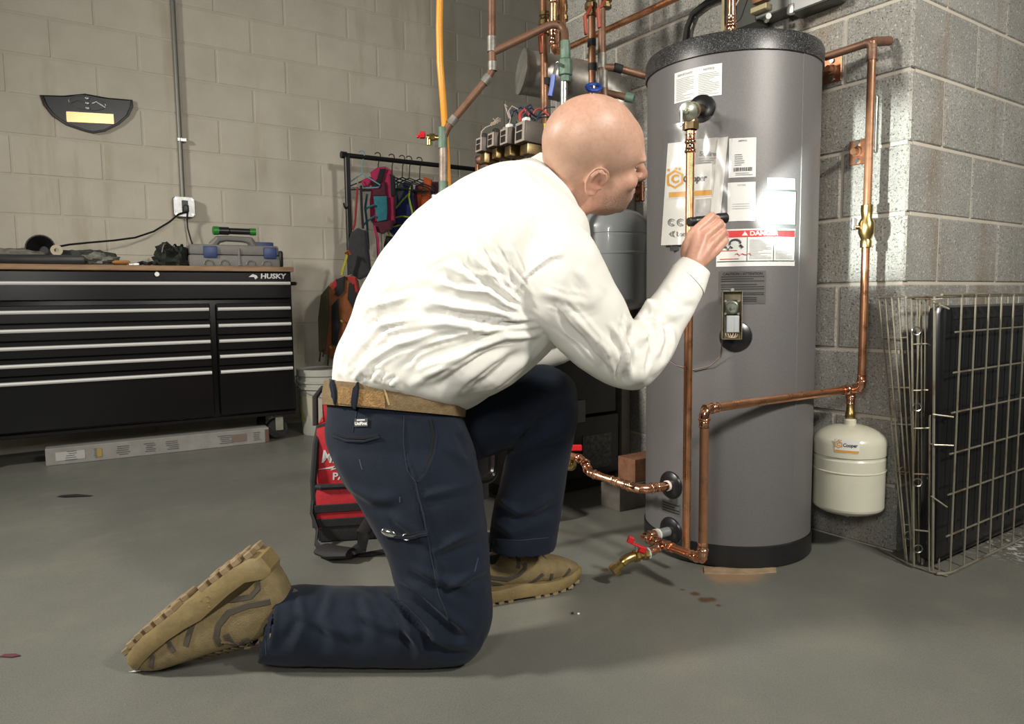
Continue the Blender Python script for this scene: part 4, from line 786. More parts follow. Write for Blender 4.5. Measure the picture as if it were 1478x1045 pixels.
# crumpled dark bundle
def blob(name, c, r, seed, amp, m_, lb, cat, freq=14, parent=None, M=None, n=28, mm=18):
    from mathutils import noise as NZ
    q = MB(); q.ball((0, 0, 0), 1, None, n, mm); off = Vector((seed*3.1, seed*1.7, 0))
    vs = []
    for v in q.v:
        v = Vector(v); k = 1+amp*NZ.noise(v*freq/10+off)+amp*.5*NZ.noise(v*freq/4+off); w = Vector((v.x*r[0], v.y*r[1], v.z*r[2]))*k
        w.z = max(w.z, -r[2]*.55); vs.append(M @ (w+Vector(c)) if M else w+Vector(c))
    q.v = [tuple(v) for v in vs]; return q.solo(name, m_, lb, cat) if not parent else q.build(name, m_, parent)
xq = top(250, y=.16); blob('work_bag', (xq, .19, zt+.038), (.085, .10, .070), 3, .5, mat('camo_green', (.022, .028, .020), .85, 0, .7, 30), 'crumpled dark green cloth bundle left of the grey case', 'bag', 22, None, CM_)
for k, (px, ry) in enumerate(((238, 25), (252, 18), (262, 10))):
    xq = top(px, y=.10); MB().tube(bend(CM_ @ Vector((xq-.02, .10, zt+.02)), CM_ @ Vector((xq, .10, zt+.13)), CM_ @ Vector((xq+.03, .2, zt+.09)), .06), .006, 6, flat=.4).solo('strap', M_blackrub if k else M_zvl, ('left','middle','right')[k]+' one of three narrow straps over the dark cloth bundle', 'strap', 'straps over the cloth bundle')
# long black case, lamp, tape roll, gloves, chisel-like bits
xa2, xb2 = top(-30, y=.08), top(124, y=.08); MB().box(((xa2+xb2)/2, .11, zt+.024), (xb2-xa2, .10, .048), .016, CM_).solo('long_black_case', M_black, 'long low black case lying at the front edge of the bench', 'case')
q = MB(); c = CM_ @ Vector((top(62, y=.26), .26, zt+.085)); LP = thing('clamp_lamp', c-up0*.085, 'black clamp lamp with a bell shade lying on the bench', 'lamp'); ax_ = (-cY*.75-cX*.15+up0*.1).normalized()
MB().lathe([(.02, .10), (.035, .07), (.062, .02), (.066, .0), (.060, .0), (.02, .06)], 24, frame(*basis(-ax_), c+ax_*.03)).build('shade', M_black, LP); MB().tube([c-cX*.05-up0*.01, c-cX*.18-up0*.015, CM_ @ Vector((top(-40, y=.26), .26, zt+.060))], .013, 8).build('arm', M_black, LP); MB().tube([c-cX*.02-up0*.06, c+cX*.06-up0*.04, c+cX*.10-up0*.055, c+cX*.14-up0*.06], .006, 6).build('lead', M_black, LP)
q = MB(); tp_ = CM_ @ Vector((top(83, y=.15), .15, zt+.048+.026)); q.lathe([(.010, -.008), (.026, -.008), (.026, .008), (.010, .008), (.010, -.008)], 20, frame(*basis(cY), tp_), False); q.solo('tape_roll', mat('cream_tape', (.55, .47, .33), .6), 'small cream tape roll standing on the long black case', 'tape')
blob('work_glove', (top(140, y=.2), .2, zt+.022), (.085, .07, .040), 8, .5, mat('glove_grey', (.24, .235, .20), .9, 0, .4, 30), 'crumpled grey work glove beside the long black case', 'glove', 26, None, CM_)
blob('dark_rag', (top(128, y=.30), .30, zt+.032), (.15, .05, .055), 4, .4, mat('rag_dark', (.06, .065, .055), .9, 0, .4, 30), 'dark rag heaped against the wall behind the glove', 'rag', 20, None, CM_)
blob('pale_rag', (top(20, y=.22), .24, zt+.030), (.16, .05, .050), 5, .4, mat('rag_pale', (.20, .19, .16), .9, 0, .4, 30), 'pale rag behind the long black case', 'rag', 20, None, CM_)
q = MB(); q.tube([CM_ @ Vector((top(x, y=.12), .12, zt+.018)) for x in (162, 167, 183, 188)], [.006, .018, .018, .012], 12, flat=.6); q.solo('wooden_handle', mat('orange_wood', (.42, .20, .07), .5), 'orange-brown wooden tool handle on the bench', 'handle')
MB().box((top(193, y=.12), .12, zt+.008), (.05, .03, .016), .005, CM_).solo('steel_bit', M_steel, 'bright steel scrap beside the wooden handle', 'bit')
MB().tube([CM_ @ Vector((top(x, y=.14), .14+.02*(i % 2), zt+.012+.008*(i % 2))) for i, x in enumerate((200, 206, 213, 220, 226))], .010, 8).solo('black_strap_coil', M_blackrub, 'black coiled cord in front of the dark cloth bundle', 'cord')
MB().box((top(148, y=.1), .10, zt+.005), (.10, .02, .010), .003, CM_).solo('black_tool', M_black, 'slim black tool lying on the bench edge', 'tool')
# ================================================================== garment rack against the cream wall
YK = YL-.26
def kx(px, py, y=YK): return onY(px, py, y)
ra = kx(499, 225); rb = kx(681, 243); rz_ = (ra.z+rb.z)/2
RK = thing('garment_rack', (kx(506, 400).x, YK, 0), 'black metal garment rack standing by the cream wall', 'rack')
xp = kx(506, 400).x; MB().cyl((ra.x-.0, YK, rz_), (ra.x+1.35, YK, rz_), .015, 12).build('rail', M_black, RK)
q = MB(); q.tube([Vector((ra.x-.03, YK, rz_)), Vector((ra.x+.004, YK, rz_))], .021, 10); q.build('end_cap', M_black, RK)
for k, x in enumerate((xp, xp+1.15)):
    MB().box((x, YK, rz_/2), (.030, .030, rz_), .003).build('post', M_black, RK); MB().box((x, YK, .02), (.03, .42, .03), .003).build('foot', M_black, RK)
h0 = kx(497, 302); q = MB(); q.tube([Vector((xp, YK-.0, h0.z+.02)), Vector((xp-.03, YK-.03, h0.z-.0)), Vector((xp-.045, YK-.05, h0.z+.01)), Vector((xp-.05, YK-.055, h0.z+.03))], .005, 7); q.build('side_hook', M_black, RK)
M_hng = mat('hanger_black', (.02, .02, .02), .4); M_hbl = mat('hanger_blue', (.16, .36, .42), .45)
VT = R(-38)                                                          # garments hang turned a little to the rail
hv = Vector((math.cos(VT), math.sin(VT), 0)); hn = Vector((math.sin(VT), -math.cos(VT), 0))
if hn.dot(fw0) > 0: hn = -hn
def hanger(px, lb, m_=M_hng, w=.20):
    c = Vector((kx(px, 230).x, YK, rz_)); a = [c+Vector((0, 0, .018)) + (hv*math.cos(t)+up0*math.sin(t))*.019 for t in np.linspace(2.6, -.2, 7)]
    n_ = c-up0*.10; q = MB(); q.tube([a[0]]+a[1:]+[c-up0*.03+hv*.004, n_], .0035, 6); q.tube([n_, n_-up0*.07+hv*w, n_-up0*.085+hv*(w-.01), n_-up0*.085-hv*(w-.01), n_-up0*.07-hv*w, n_], .0042, 6)
    t = q.solo('clothes_hanger', m_, lb, 'hanger', 'hangers on the black rail'); return n_
def puff(poly, thick, M, r=.30):
    """soft padded panel from an outline (x, z), bulging both ways along y"""
    P_ = np.array(poly); c = P_.mean(0); q = MB(); n = len(poly); vs = []
    for s_, y in ((.80, -thick/2), (.95, -thick*.40), (1.0, 0), (.95, thick*.40), (.80, thick/2)):
        for x, z in P_: vs.append((c[0]+(x-c[0])*s_, y, c[1]+(z-c[1])*s_))
    fs = [tuple(range(n)), tuple(reversed(range(4*n, 5*n)))]+[(k*n+i, (k+1)*n+i, (k+1)*n+(i+1) % n, k*n+(i+1) % n) for k in range(4) for i in range(n)]
    return q.add(vs, fs, M)
def gpoly(pts, d, M): # outline given where it is seen, on the garment's own plane
    out = []
    inv = M.inverted()
    for px, py in pts:
        rd = ray(px, py); n_ = M.col[1].xyz; o_ = M.col[3].xyz; t = (o_-CP).dot(n_)/rd.dot(n_); l = inv @ (CP+rd*t); out.append((l.x, l.z))
    return out
def gm(px, py, off=0): c = kx(px, py); return frame(hv, -hn, up0, Vector((c.x, YK, c.z))+hn*off)
fab = lambda n, c, v=.25: mat(n, c, .85, 0, v, 40, sheen=.2)
F_pink = fab('pink_fabric', (.42, .02, .095)); F_teal = fab('teal_fabric', (.03, .21, .26)); F_blue = fab('blue_fabric', (.012, .022, .14)); F_lime = fab('lime_fabric', (.33, .46, .03)); F_or = fab('orange_fabric', (.46, .075, .015)); F_pur = fab('purple_fabric', (.10, .015, .10)); F_blk = fab('black_fabric', (.012, .012, .014)); F_gry = fab('charcoal_fabric', (.035, .034, .038)); F_red = fab('red_fabric', (.32, .02, .02)); F_yel = fab('yellow_fabric', (.42, .36, .02)); F_mar = fab('maroon_fabric', (.10, .015, .03)); F_brn = fab('rust_fabric', (.24, .075, .02)); F_olv = fab('olive_fabric', (.06, .055, .025))
hanger(522, 'pale blue hanger nearest the left post of the rack', M_hbl, .11); hanger(545, 'black hanger holding the pink and teal vest'); hanger(565, 'black hanger between the pink and the blue vest'); hanger(580, 'black hanger holding the blue and lime vest', M_hng, .17); hanger(590, 'black hanger between the lime and the orange vest', M_hng, .17); hanger(605, 'black hanger holding the orange vest', M_hng, .17)
def strap(name, pts, w, m_, par, off=.0, px0=None):
    M = gm(*(px0 or pts[0]), off); pl_ = gpoly(pts, 0, M); q = MB(); q.tube([M @ Vector((x, 0, z)) for x, z in pl_], w, 6, flat=.5); return q.build(name, m_, par)
# pink and teal vest
M = gm(548, 290, .0); V = thing('life_vest', Vector((kx(548, 330).x, YK, kx(548, 330).z)), 'pink and teal swim vest hanging on the rack', 'vest', 0, 'vests on the garment rack')
puff(gpoly([(535, 248), (545, 241), (556, 240), (566, 246), (571, 268), (570, 300), (571, 322), (560, 330), (545, 329), (535, 320), (534, 292), (537, 270)], 0, M), .06, M).build('back_panel', F_pink, V)
M2 = gm(548, 300, .05); puff(gpoly([(539, 283), (559, 283), (560, 305), (559, 318), (545, 321), (541, 300)], 0, M2), .03, M2).build('chest_patch', F_teal, V)
M2 = gm(548, 260, .045); puff(gpoly([(549, 243), (557, 243), (552, 262), (540, 274), (537, 270), (545, 258)], 0, M2), .025, M2).build('collar_trim', F_blk, V); puff(gpoly([(522, 261), (534, 255), (537, 262), (532, 270), (524, 269)], 0, M2), .04, M2).build('shoulder_pad', F_pink, V); puff(gpoly([(563, 250), (570, 254), (571, 282), (565, 284)], 0, M2), .03, M2).build('side_panel', F_blk, V)
puff(gpoly([(540, 272), (556, 262), (558, 283), (537, 283)], 0, M2), .03, M2).build('mesh_yoke', F_mar, V)
strap('buckle_strap', [(541, 296), (532, 299), (526, 303)], .012, F_teal, V, .06); strap('buckle_strap', [(542, 312), (533, 317), (524, 325)], .012, F_teal, V, .06); strap('side_strap', [(530, 280), (527, 300), (530, 325), (532, 360)], .012, fab('navy_strap', (.02, .08, .12)), V, .03)
tag(strap('leg_strap', [(540, 326), (545, 345), (546, 370), (546, 400)], .014, F_pink, V, .06), 'long pink strap')
puff(gpoly([(538, 322), (568, 318), (566, 330), (552, 338), (542, 334)], 0, M2), .05, M2).build('hem', F_mar, V)
# blue and lime vest
V = thing('life_vest', Vector((kx(582, 340).x, YK, kx(582, 340).z)), 'blue and lime green swim vest next to the pink one', 'vest', 0, 'vests on the garment rack'); M = gm(580, 300, -.02)
puff(gpoly([(573, 270), (584, 262), (596, 266), (597, 290), (596, 330), (585, 343), (572, 345), (562, 335), (570, 310)], 0, M), .06, M).build('back_panel', F_blue, V)
for nm, pts in (('lime_trim', [(592, 268), (590, 285), (595, 305), (596, 318), (586, 330)]), ('lime_trim', [(572, 300), (582, 288), (590, 280)]), ('lime_trim', [(566, 315), (580, 312), (593, 314)]), ('lime_trim', [(566, 328), (578, 325), (590, 328)]), ('lime_trim', [(560, 334), (564, 345), (576, 345), (590, 338)])): strap(nm, pts, .010, F_lime, V, .03, (580, 300))
puff(gpoly([(572, 272), (580, 262), (584, 275), (576, 290)], 0, gm(580, 280, .02)), .03, gm(580, 280, .02)).build('grey_inset', fab('pale_grey', (.16, .19, .20)), V); strap('teal_edge', [(574, 262), (572, 285), (571, 302)], .008, F_teal, V, .03, (580, 300))
M = gm(568, 350, -.02); puff(gpoly([(558, 340), (572, 342), (570, 362), (560, 366), (554, 356)], 0, M), .05, M).build('lower_pouch', F_blk, V); strap('white_strap', [(568, 344), (568, 362)], .010, M_paper, V, .04, (568, 350))
# orange and purple vest
V = thing('life_vest', Vector((kx(612, 320).x, YK, kx(612, 320).z)), 'orange and purple swim vest under the sloping pipe', 'vest', 0, 'vests on the garment rack'); M = gm(612, 285, -.03)
puff(gpoly([(600, 268), (612, 262), (624, 266), (628, 290), (622, 312), (608, 314), (599, 305), (597, 285)], 0, M), .06, M).build('back_panel', F_pur, V); M2 = gm(612, 285, .01); puff(gpoly([(604, 270), (616, 266), (622, 276), (621, 298), (612, 308), (604, 300), (602, 284)], 0, M2), .05, M2).build('front_panel', F_or, V); puff(gpoly([(611, 255), (624, 259), (622, 275), (612, 272)], 0, M2), .03, M2).build('shoulder_pad', F_or, V)
puff(gpoly([(606, 274), (614, 270), (617, 280), (610, 284)], 0, gm(612, 285, .04)), .02, gm(612, 285, .04)).build('neck_pad', F_brn, V)
V = thing('life_vest', Vector((kx(634, 320).x, YK, kx(634, 320).z)), 'dark red vest behind the pale drop pipe', 'vest', 0, 'vests on the garment rack'); M = gm(634, 285, -.06); puff(gpoly([(622, 262), (634, 262), (640, 290), (636, 320), (624, 325), (620, 300)], 0, M), .05, M).build('back_panel', F_mar, V); strap('black_strap', [(623, 262), (624, 280), (622, 300)], .010, F_blk, V, .0, (634, 285))
# narrow red strap vest, charcoal garment, lower orange vest
V = thing('hanging_strap', Vector((kx(514, 334).x, YK, kx(514, 334).z)), 'narrow red strap hanging from a tan hook beside the rack post', 'strap'); M = gm(514, 290, .03); strap('webbing', [(516, 270), (514, 300), (512, 325), (509, 332)], .011, F_red, V, .03, (514, 290)); strap('tan_hook', [(514, 257), (517, 262), (515, 270)], .007, fab('tan_hook', (.45, .40, .34)), V, .03, (514, 290)); strap('black_webbing', [(521, 268), (522, 300), (524, 330)], .013, F_blk, V, .02, (514, 290))
M = gm(520, 365, .07); q = puff(gpoly([(508, 335), (518, 328), (528, 332), (532, 360), (536, 396), (520, 404), (505, 398), (503, 370), (505, 345)], 0, M), .07, M); V = q.solo('wetsuit_bottom', F_gry, 'charcoal wetsuit shorts hanging below the red strap', 'clothing')
V = thing('life_jacket', Vector((kx(490, 525).x, YK, kx(490, 525).z)), 'faded orange life jacket hanging low on the rack post', 'life jacket'); M = gm(490, 460, .06)
puff(gpoly([(478, 408), (494, 399), (508, 396), (517, 404), (520, 430), (516, 470), (508, 510), (480, 518), (464, 508), (461, 460), (465, 425)], 0, M), .09, M).build('foam_panel', F_brn, V); M2 = gm(490, 460, .115)
puff(gpoly([(464, 425), (474, 412), (476, 450), (470, 505), (461, 508), (460, 460)], 0, M2), .04, M2).build('side_panel', F_olv, V); puff(gpoly([(488, 402), (498, 398), (497, 420), (490, 428), (484, 425)], 0, M2), .03, M2).build('collar', F_blk, V); puff(gpoly([(504, 408), (513, 406), (516, 430), (510, 446), (502, 432)], 0, M2), .03, M2).build('chest_band', F_blk, V); puff(gpoly([(479, 440), (488, 430), (491, 470), (487, 500), (479, 498)], 0, M2), .03, M2).build('zip_panel', F_blk, V)
puff(gpoly([(478, 412), (486, 402), (488, 412), (482, 420)], 0, M2), .03, M2).build('red_edge', F_red, V); puff(gpoly([(500, 398), (514, 400), (518, 420), (514, 424), (508, 408)], 0, M2), .03, M2).build('red_edge', F_red, V)
strap('hang_loop', [(493, 397), (496, 385), (500, 372), (502, 362)], .013, F_yel, V, .10, (490, 460)); strap('clip', [(498, 366), (503, 362), (506, 368)], .012, F_or, V, .12, (490, 460))
for x_, y_ in ((492, 462), (476, 500)): strap('buckle', [(x_, y_), (x_+3, y_+3)], .011, F_yel, V, .14, (490, 460))
for k, (x_, y1) in enumerate(((468, 515), (475, 528), (463, 522))): strap('loose_strap', [(x_, 505), (x_-2, y1)], .009, F_olv, V, .10, (490, 460))
# ================================================================== white pails by the chest
pb = onZ(455, 627); pb = Vector((pb.x+.075, pb.y+.03, 0)); PL = thing('plastic_pail', pb, 'white plastic pail with a ribbed rim beside the black tool chest', 'bucket')
k = (pb-CP).length/F; ph_ = at(455, 531, (pb-CP).dot(fw0)).z; M_pail = mat('pail_white', (.42, .415, .37), .45, 0, .1, 20); pr_ = .145
pf = [(pr_*.87, 0), (pr_*.9, .006), (pr_*.97, ph_*.66), (pr_*.965, ph_*.70), (pr_*1.06, ph_*.705), (pr_*1.06, ph_*.74), (pr_*.985, ph_*.745), (pr_*.985, ph_*.79), (pr_*1.05, ph_*.795), (pr_*1.05, ph_*.825), (pr_*.99, ph_*.83), (pr_*.99, ph_*.90), (pr_*1.06, ph_*.905), (pr_*1.06, ph_), (pr_*.97, ph_), (pr_*.93, ph_-.01)]
MB().lathe(pf, 40, Matrix.Translation(pb)).build('pail_body', M_pail, PL)
lb_ = MB(); vd_ = (CP-pb); vd_.z = 0; vd_.normalize(); vt_ = Vector((-vd_.y, vd_.x, 0)); vs = []
for z, r_ in ((ph_*.20, .905), (ph_*.62, .972)):
    for i in range(9): a_ = -1.15+2.3*i/8; vs.append(pb+vd_*(pr_*r_+.0022)*math.cos(a_)+vt_*(pr_*r_+.0022)*math.sin(a_)+up0*z)
lb_.add(vs, [(i, i+1, 10+i, 9+i) for i in range(8)]); lo = lb_.build('label', mat('pail_label', (.46, .43, .34), .6), PL)
q = MB()
for a_, z0_, z1_ in ((1.05, .22, .60), (.95, .21, .27)): vs = [pb+vd_*(pr_*.99)*math.cos(s_*a_)+vt_*(pr_*.99)*math.sin(s_*a_)+up0*ph_*z for z in (z0_, z1_) for s_ in (-1.08, -1.0)]; q.add(vs, [(0, 1, 3, 2)])
tag(q.build('green_edge', mat('label_green', (.30, .36, .05), .6), lo, 0), kind='stuff')
for s_ in (-1, 1): MB().cyl(pb+vt_*s_*pr_*.98+up0*ph_*.86, pb+vt_*s_*pr_*1.12+up0*ph_*.86, .014, 10).build('handle_lug', M_pail, PL)
q = MB(); q.tube([pb+vt_*pr_*1.13*math.cos(a)+vd_*(pr_*1.16)*math.sin(a)+up0*(ph_*.86-.09*math.sin(a)) for a in np.linspace(0, math.pi, 15)], .0025, 6); q.build('wire_handle', M_steel, PL)
# ================================================================== red tool bag behind the kneeling leg
b0 = onZ(457, 785); b0.z = 0; bx = (rt0*.985+fw0*.17).normalized(); by = Vector((-bx.y, bx.x, 0)); by = by if by.dot(fw0) > 0 else -by
BM = frame(bx, by, up0, b0); BG = thing('tool_bag', BM @ Vector((.24, .14, 0)), 'red and black fabric tool bag with white lettering behind the kneeling leg', 'bag')
F_bred = mat('bag_red', (.50, .012, .022), .7, 0, .25, 30, bump=.2, bs=300); F_bblk = mat('bag_black', (.016, .016, .017), .75, 0, .4, 40, bump=.3, bs=250)
sc = (b0-CP).dot(fw0)/F
bl_, bdp = .50, .28
q = MB(); q.box((bl_/2, bdp/2, .045), (bl_, bdp, .09), .02, BM); q.build('moulded_base', F_bblk, BG)
q = MB(); q.box((bl_/2, bdp/2+.012, .22), (bl_-.002, bdp-.024, .30), .03, BM); q.build('main_body', F_bred, BG)
q = MB(); q.box((bl_/2+.01, bdp*.62, .40), (bl_-.02, bdp*.5, .13), .03, BM); q.build('rear_wall', F_bred, BG)
q = MB(); q.box((bl_/2, .035, .105), (bl_+.01, .07, .145), .02, BM); fpk = q.build('front_pocket', F_bred, BG)
for z in (.066, .112): q = MB(); q.box((bl_/2, -.002, z), (bl_+.004, .006, .026), .002, BM); q.build('webbing_band', F_bblk, BG)
q = MB(); q.tube([BM @ Vector(v) for v in ((-.006, .02, .180), (.02, -.004, .183), (bl_-.02, -.004, .178), (bl_+.006, .02, .18))], .009, 8); q.build('zip', F_bblk, BG)
q = MB(); q.tube([BM @ Vector(v) for v in ((-.002, .012, .05), (-.004, .014, .20), (.006, .03, .31), (.015, .05, .362), (.06, .05, .372), (bl_-.05, .05, .372), (bl_-.01, .05, .34), (bl_, .02, .10))], .011, 8); q.build('piping', F_bblk, BG)
q = MB(); q.tube([BM @ Vector(v) for v in ((.0, .10, .36), (.0, .12, .45), (.02, .14, .475), (.2, .15, .48))], .010, 8); q.build('rear_piping', F_bblk, BG)
TB = BM @ Matrix.Translation((-.018, .0115, -.028)) @ Matrix.Rotation(R(90), 4, 'X') @ Matrix.Rotation(R(-4), 4, 'Z')
q = MB(); vs, fs = text('Milwaukee', .056, .0012, .15, .78, 'LEFT'); q.add(vs, fs, TB @ Matrix.Translation((.018, .302, -.0115))); vs, fs = text('PACKOUT', .032, .0009, 0, 1.05, 'LEFT'); q.add(vs, fs, TB @ Matrix.Translation((.055, .240, -.0115)))
q.add([(.01, .262, -.0115), (.062, .275, -.0115), (.056, .266, -.0115), (.10, .277, -.0115), (.094, .268, -.0115), (.15, .285, -.0115), (.088, .262, -.0115), (.094, .271, -.0115), (.048, .259, -.0115), (.055, .268, -.0115)], [(0, 1, 2), (2, 1, 9), (2, 9, 8), (2, 3, 8), (3, 4, 7), (4, 5, 6), (4, 6, 7)], TB); q.map(lambda v: v-by*.0); 
tag(q.build('lettering', M_paper, BG, 0), kind='stuff')
# shoulder strap with a pad lying on the floor in front
q = MB(); pa, pb_ = onZ(462, 792, .02), onZ(506, 798, .03); q.tube([pa-rt0*.005, pa.lerp(pb_, .1), pa.lerp(pb_, .5)-fw0*.015, pb_], [.012, .034, .038, .028], 14, flat=.45); q.build('strap_pad', F_blk if False else F_bblk, BG)
q = MB(); q.tube([BM @ Vector((-.004, .03, .19)), BM @ Vector((-.012, .0, .10)), onZ(458, 765, .05), onZ(456, 784, .022), pa], .011, 8, flat=.4); q.tube([pb_, onZ(522, 790, .03), onZ(524, 770, .09), BM @ Vector((.20, -.012, .12)), BM @ Vector((.24, -.006, .21))], .020, 8, flat=.3); q.tube([onZ(505, 800, .012), onZ(530, 800, .006), onZ(575, 792, .006)], .018, 8, flat=.25); tag(q.build('shoulder_strap', F_bblk, BG), kind='stuff')
q = MB(); q.tube([BM @ Vector((-.012, .05, .185)), BM @ Vector((-.012, .05, .215))], .006, 8); q.build('d_ring', M_steel, BG)
# glossy bar handle showing between the legs
e = lambda x, y, d: at(x, y, d)
q = MB(); q.tube(bend(e(660, 668, 2.05), e(716, 600, 2.1), e(716, 660, 2.1), .08)+bend(e(716, 660, 2.1), e(714, 692, 2.1), e(695, 694, 2.06), .05)+[e(640, 705, 2.0)], .014, 10); q.build('bar_handle', M_blacksat, BG)
MB().box(BM @ Vector((bl_+.02, .10, .20)), (.05, .10, .22), .015).build('end_pocket', F_bblk, BG)
# ================================================================== folded wire crate leaning by the wall
c0 = onZ(1370, 829); yc = c0.y; ht = onY(1376, 425, yc).z
CRT = thing('wire_crate', (c0.x+.45, yc, 0), 'folded rusty wire dog crate standing against the block wall', 'crate')
M_wire, N, L, b = node_mat('crate_wire'); tc = N.new('ShaderNodeTexCoord').outputs['Object']; L.new(ramp(N, L, noise(N, L, tc, 9, 6), [(.4, (.36, .34, .27)), (.55, (.30, .27, .20)), (.68, (.16, .085, .04))]), b.inputs['Base Color']); b.inputs['Metallic'].default_value = .55; b.inputs['Roughness'].default_value = .42
WR = .0026; WLn = 1.0
def seg(a, b_, r=WR): return MB().tube([a, b_], r, 6)
xs = [onY(px, 480, yc).x for px in (1375, 1395, 1414, 1432.5, 1451, 1468.5)]; dx = (xs[-1]-xs[0])/5
vert = [c0.x+.004+dx*k for k in range(10)]; zs = [onY(1373, y, yc).z for y in (480, 539, 597, 656, 714, 773)]
proto = seg((vert[0], yc, .006), (vert[0], yc, ht)).build('wire', M_wire, CRT)
for k, x in enumerate(vert[1:]): o = proto.copy(); COL.objects.link(o); o.location.x += x-vert[0]
hp = seg((vert[0]-.02, yc+.004, zs[0]), (vert[-1]+.02, yc+.004, zs[0])).build('wire', M_wire, CRT)
for z in zs[1:]: o = hp.copy(); COL.objects.link(o); o.location.z += z-zs[0]
q = MB(); q.tube(bend((vert[0]-.09, yc+.055, .006), (vert[0]-.02, yc-.004, .006), (vert[-1]+.04, yc-.004, .006), .03)+[(vert[-1]+.04, yc-.004, .006)], WR*1.5, 7); q.build('bottom_rail', M_wire, CRT)
q = MB(); q.tube([(vert[0]-.10, yc+.005, ht), (vert[-1]+.04, yc+.0, ht)], WR*1.3, 7); q.build('top_rail', M_wire, CRT); q = MB(); q.tube([(vert[0]-.09, yc+.10, ht-.006), (vert[-1]+.04, yc+.10, ht-.006)], WR*1.3, 7); q.build('top_rail', M_wire, CRT)
# rear panel wires (seen edge on above the pan)
rp = seg((vert[0], yc+.105, .006), (vert[0], yc+.105, ht-.006)).build('wire', M_wire, CRT)
for x in vert[1:]: o = rp.copy(); COL.objects.link(o); o.location.x += x-vert[0]
# black pan standing between the panels
q = MB(); pw = WLn-.02; px0 = c0.x-.012
q.box((px0+pw/2, yc+.055, .02+(ht-.05)/2), (pw, .055, ht-.05), .022); pan = tag(q.build('plastic_pan', mat('pan_black', (.010, .010, .011), .22, 0, .3, 10), CRT), 'glossy black plastic pan')
q = MB()
for k in range(22): q.box((px0+.06+k*.040, yc+.0272, .02+(ht-.05)/2), (.010, .003, ht-.16), .001)
q.box((px0+pw/2, yc+.028, ht-.062), (pw-.06, .006, .014), .003); tag(q.build('ribs', MATS['pan_black'], pan), kind='stuff')
# heavy corner upright and its hooks
cx0 = onZ(1346, 827); cu1 = at(1349, 428, (cx0-CP).dot(fw0)+.012)
seg(cx0+up0*.004, cu1, WR*1.35).build('upright', M_wire, CRT); e1_ = at(1355, 826, (cx0-CP).dot(fw0)+.02); seg(e1_, at(1357, 436, (cx0-CP).dot(fw0)+.03)).build('upright', M_wire, CRT)
for (x0, y0), (x1, y1) in (((1346, 436), (1370, 446)), ((1346, 598), (1376, 602)), ((1348, 642), (1376, 643)), ((1344, 716), (1367, 732)), ((1345, 433), (1360, 431))): D_ = (cx0-CP).dot(fw0); seg(at(x0, y0, D_-.004), at(x1, y1, D_-.01), WR*.9).build('hook', M_wire, CRT)
q = MB(); q.tube([at(1343, 600, D_-.004), at(1342, 600, D_-.006), at(1342, 640, D_-.006), at(1345, 641, D_-.004)], WR*.8, 6); q.build('latch', M_wire, CRT)
# folded end panels fanned out to the left
tops = [1268, 1277.5, 1287, 1297, 1307.5, 1316, 1324, 1330, 1336, 1342]; bots = [1307, 1309, 1317, 1321, 1325, 1319, 1327, 1331, 1333, 1341]; boty = [808, 811, 812, 811, 810, 818, 812, 815, 812, 824]
topd = [2.10, 2.08, 2.06, 2.04, 2.02, 1.95, 1.99, 1.98, 1.97, 1.96]; fan = []
for i, (tx, bx_, by_) in enumerate(zip(tops, bots, boty)):
    pb2 = onZ(bx_, by_, .006); pt2 = at(tx, 428.5+.3*i, topd[i]); fan.append((pb2, pt2)); w_ = seg(pb2, pt2, WR*(1.1 if i == 5 else .9)).build('wire', M_wire, CRT)
def cross(i, j, ti, tj): a, b_ = fan[i], fan[j]; return a[0].lerp(a[1], ti), b_[0].lerp(b_[1], tj)
for ti in (.13, .33, .51, .65, .84, .995): a, b_ = cross(0, 4, ti, ti+.01); seg(a, b_, WR*.9).build('wire', M_wire, CRT)
for ti in (.14, .35, .52, .66, .83, .995): a, b_ = cross(5, 9, ti, ti+.005); seg(a, b_, WR*.9).build('wire', M_wire, CRT)
for i, ti in ((5, .88), (5, .60), (5, .32), (5, .07), (1, .10), (1, .34)):
    c_ = fan[i][0].lerp(fan[i][1], ti); q = MB(); q.tube([c_+cr*(.010+.012*math.cos(a))+up0*.011*math.sin(a)-fw0*.004 for a in np.linspace(0, 2*math.pi, 12)[:-1]], .0018, 5, closed=True); q.build('hinge_ring', M_steel, CRT)
q = MB(); q.tube([onZ(1266, 790, .005), onZ(1311, 814, .005), onZ(1343, 825, .005), onZ(1368, 831, .005)], WR, 6); q.build('floor_wire', M_wire, CRT)
# ================================================================== scraps on the floor
q = MB(); a = onZ(108, 716, .002); q.add([a+rt0*x+fw0*y+up0*z for x, y, z in ((-.07, -.005, 0), (-.03, -.02, .004), (.06, -.008, .001), (.07, .006, 0), (.0, .014, .005), (-.06, .010, .002))], [(0, 1, 2, 3, 4, 5)]); q.prism([(0, 0), (.001, 0), (.001, .001)], .001, Matrix.Translation(a)); q.solo('dark_scrap', M_blackrub, 'flat dark scrap lying on the open floor at left', 'scrap')
q = MB(); a = onZ(186, 970, .002); b_ = onZ(217, 964, .012); q.add([a, a.lerp(b_, .55)-fw0*.006, b_, b_+fw0*.006, a.lerp(b_, .5)+fw0*.006], [(0, 1, 2, 3, 4)]); q.prism([(0, 0), (.001, 0), (.001, .001)], .001, Matrix.Translation(a)); q.solo('paper_scrap', M_paper, 'small white paper scrap under the toe of the kneeling boot', 'scrap')
q = MB(); a = onZ(14, 947, .001); q.prism([(-.02, -.004), (.01, -.007), (.024, 0), (.008, .008), (-.016, .006)], .002, frame(rt0, fw0, up0, a)); q.solo('red_scrap', F_mar, 'tiny dark red scrap on the floor near the left edge', 'scrap')
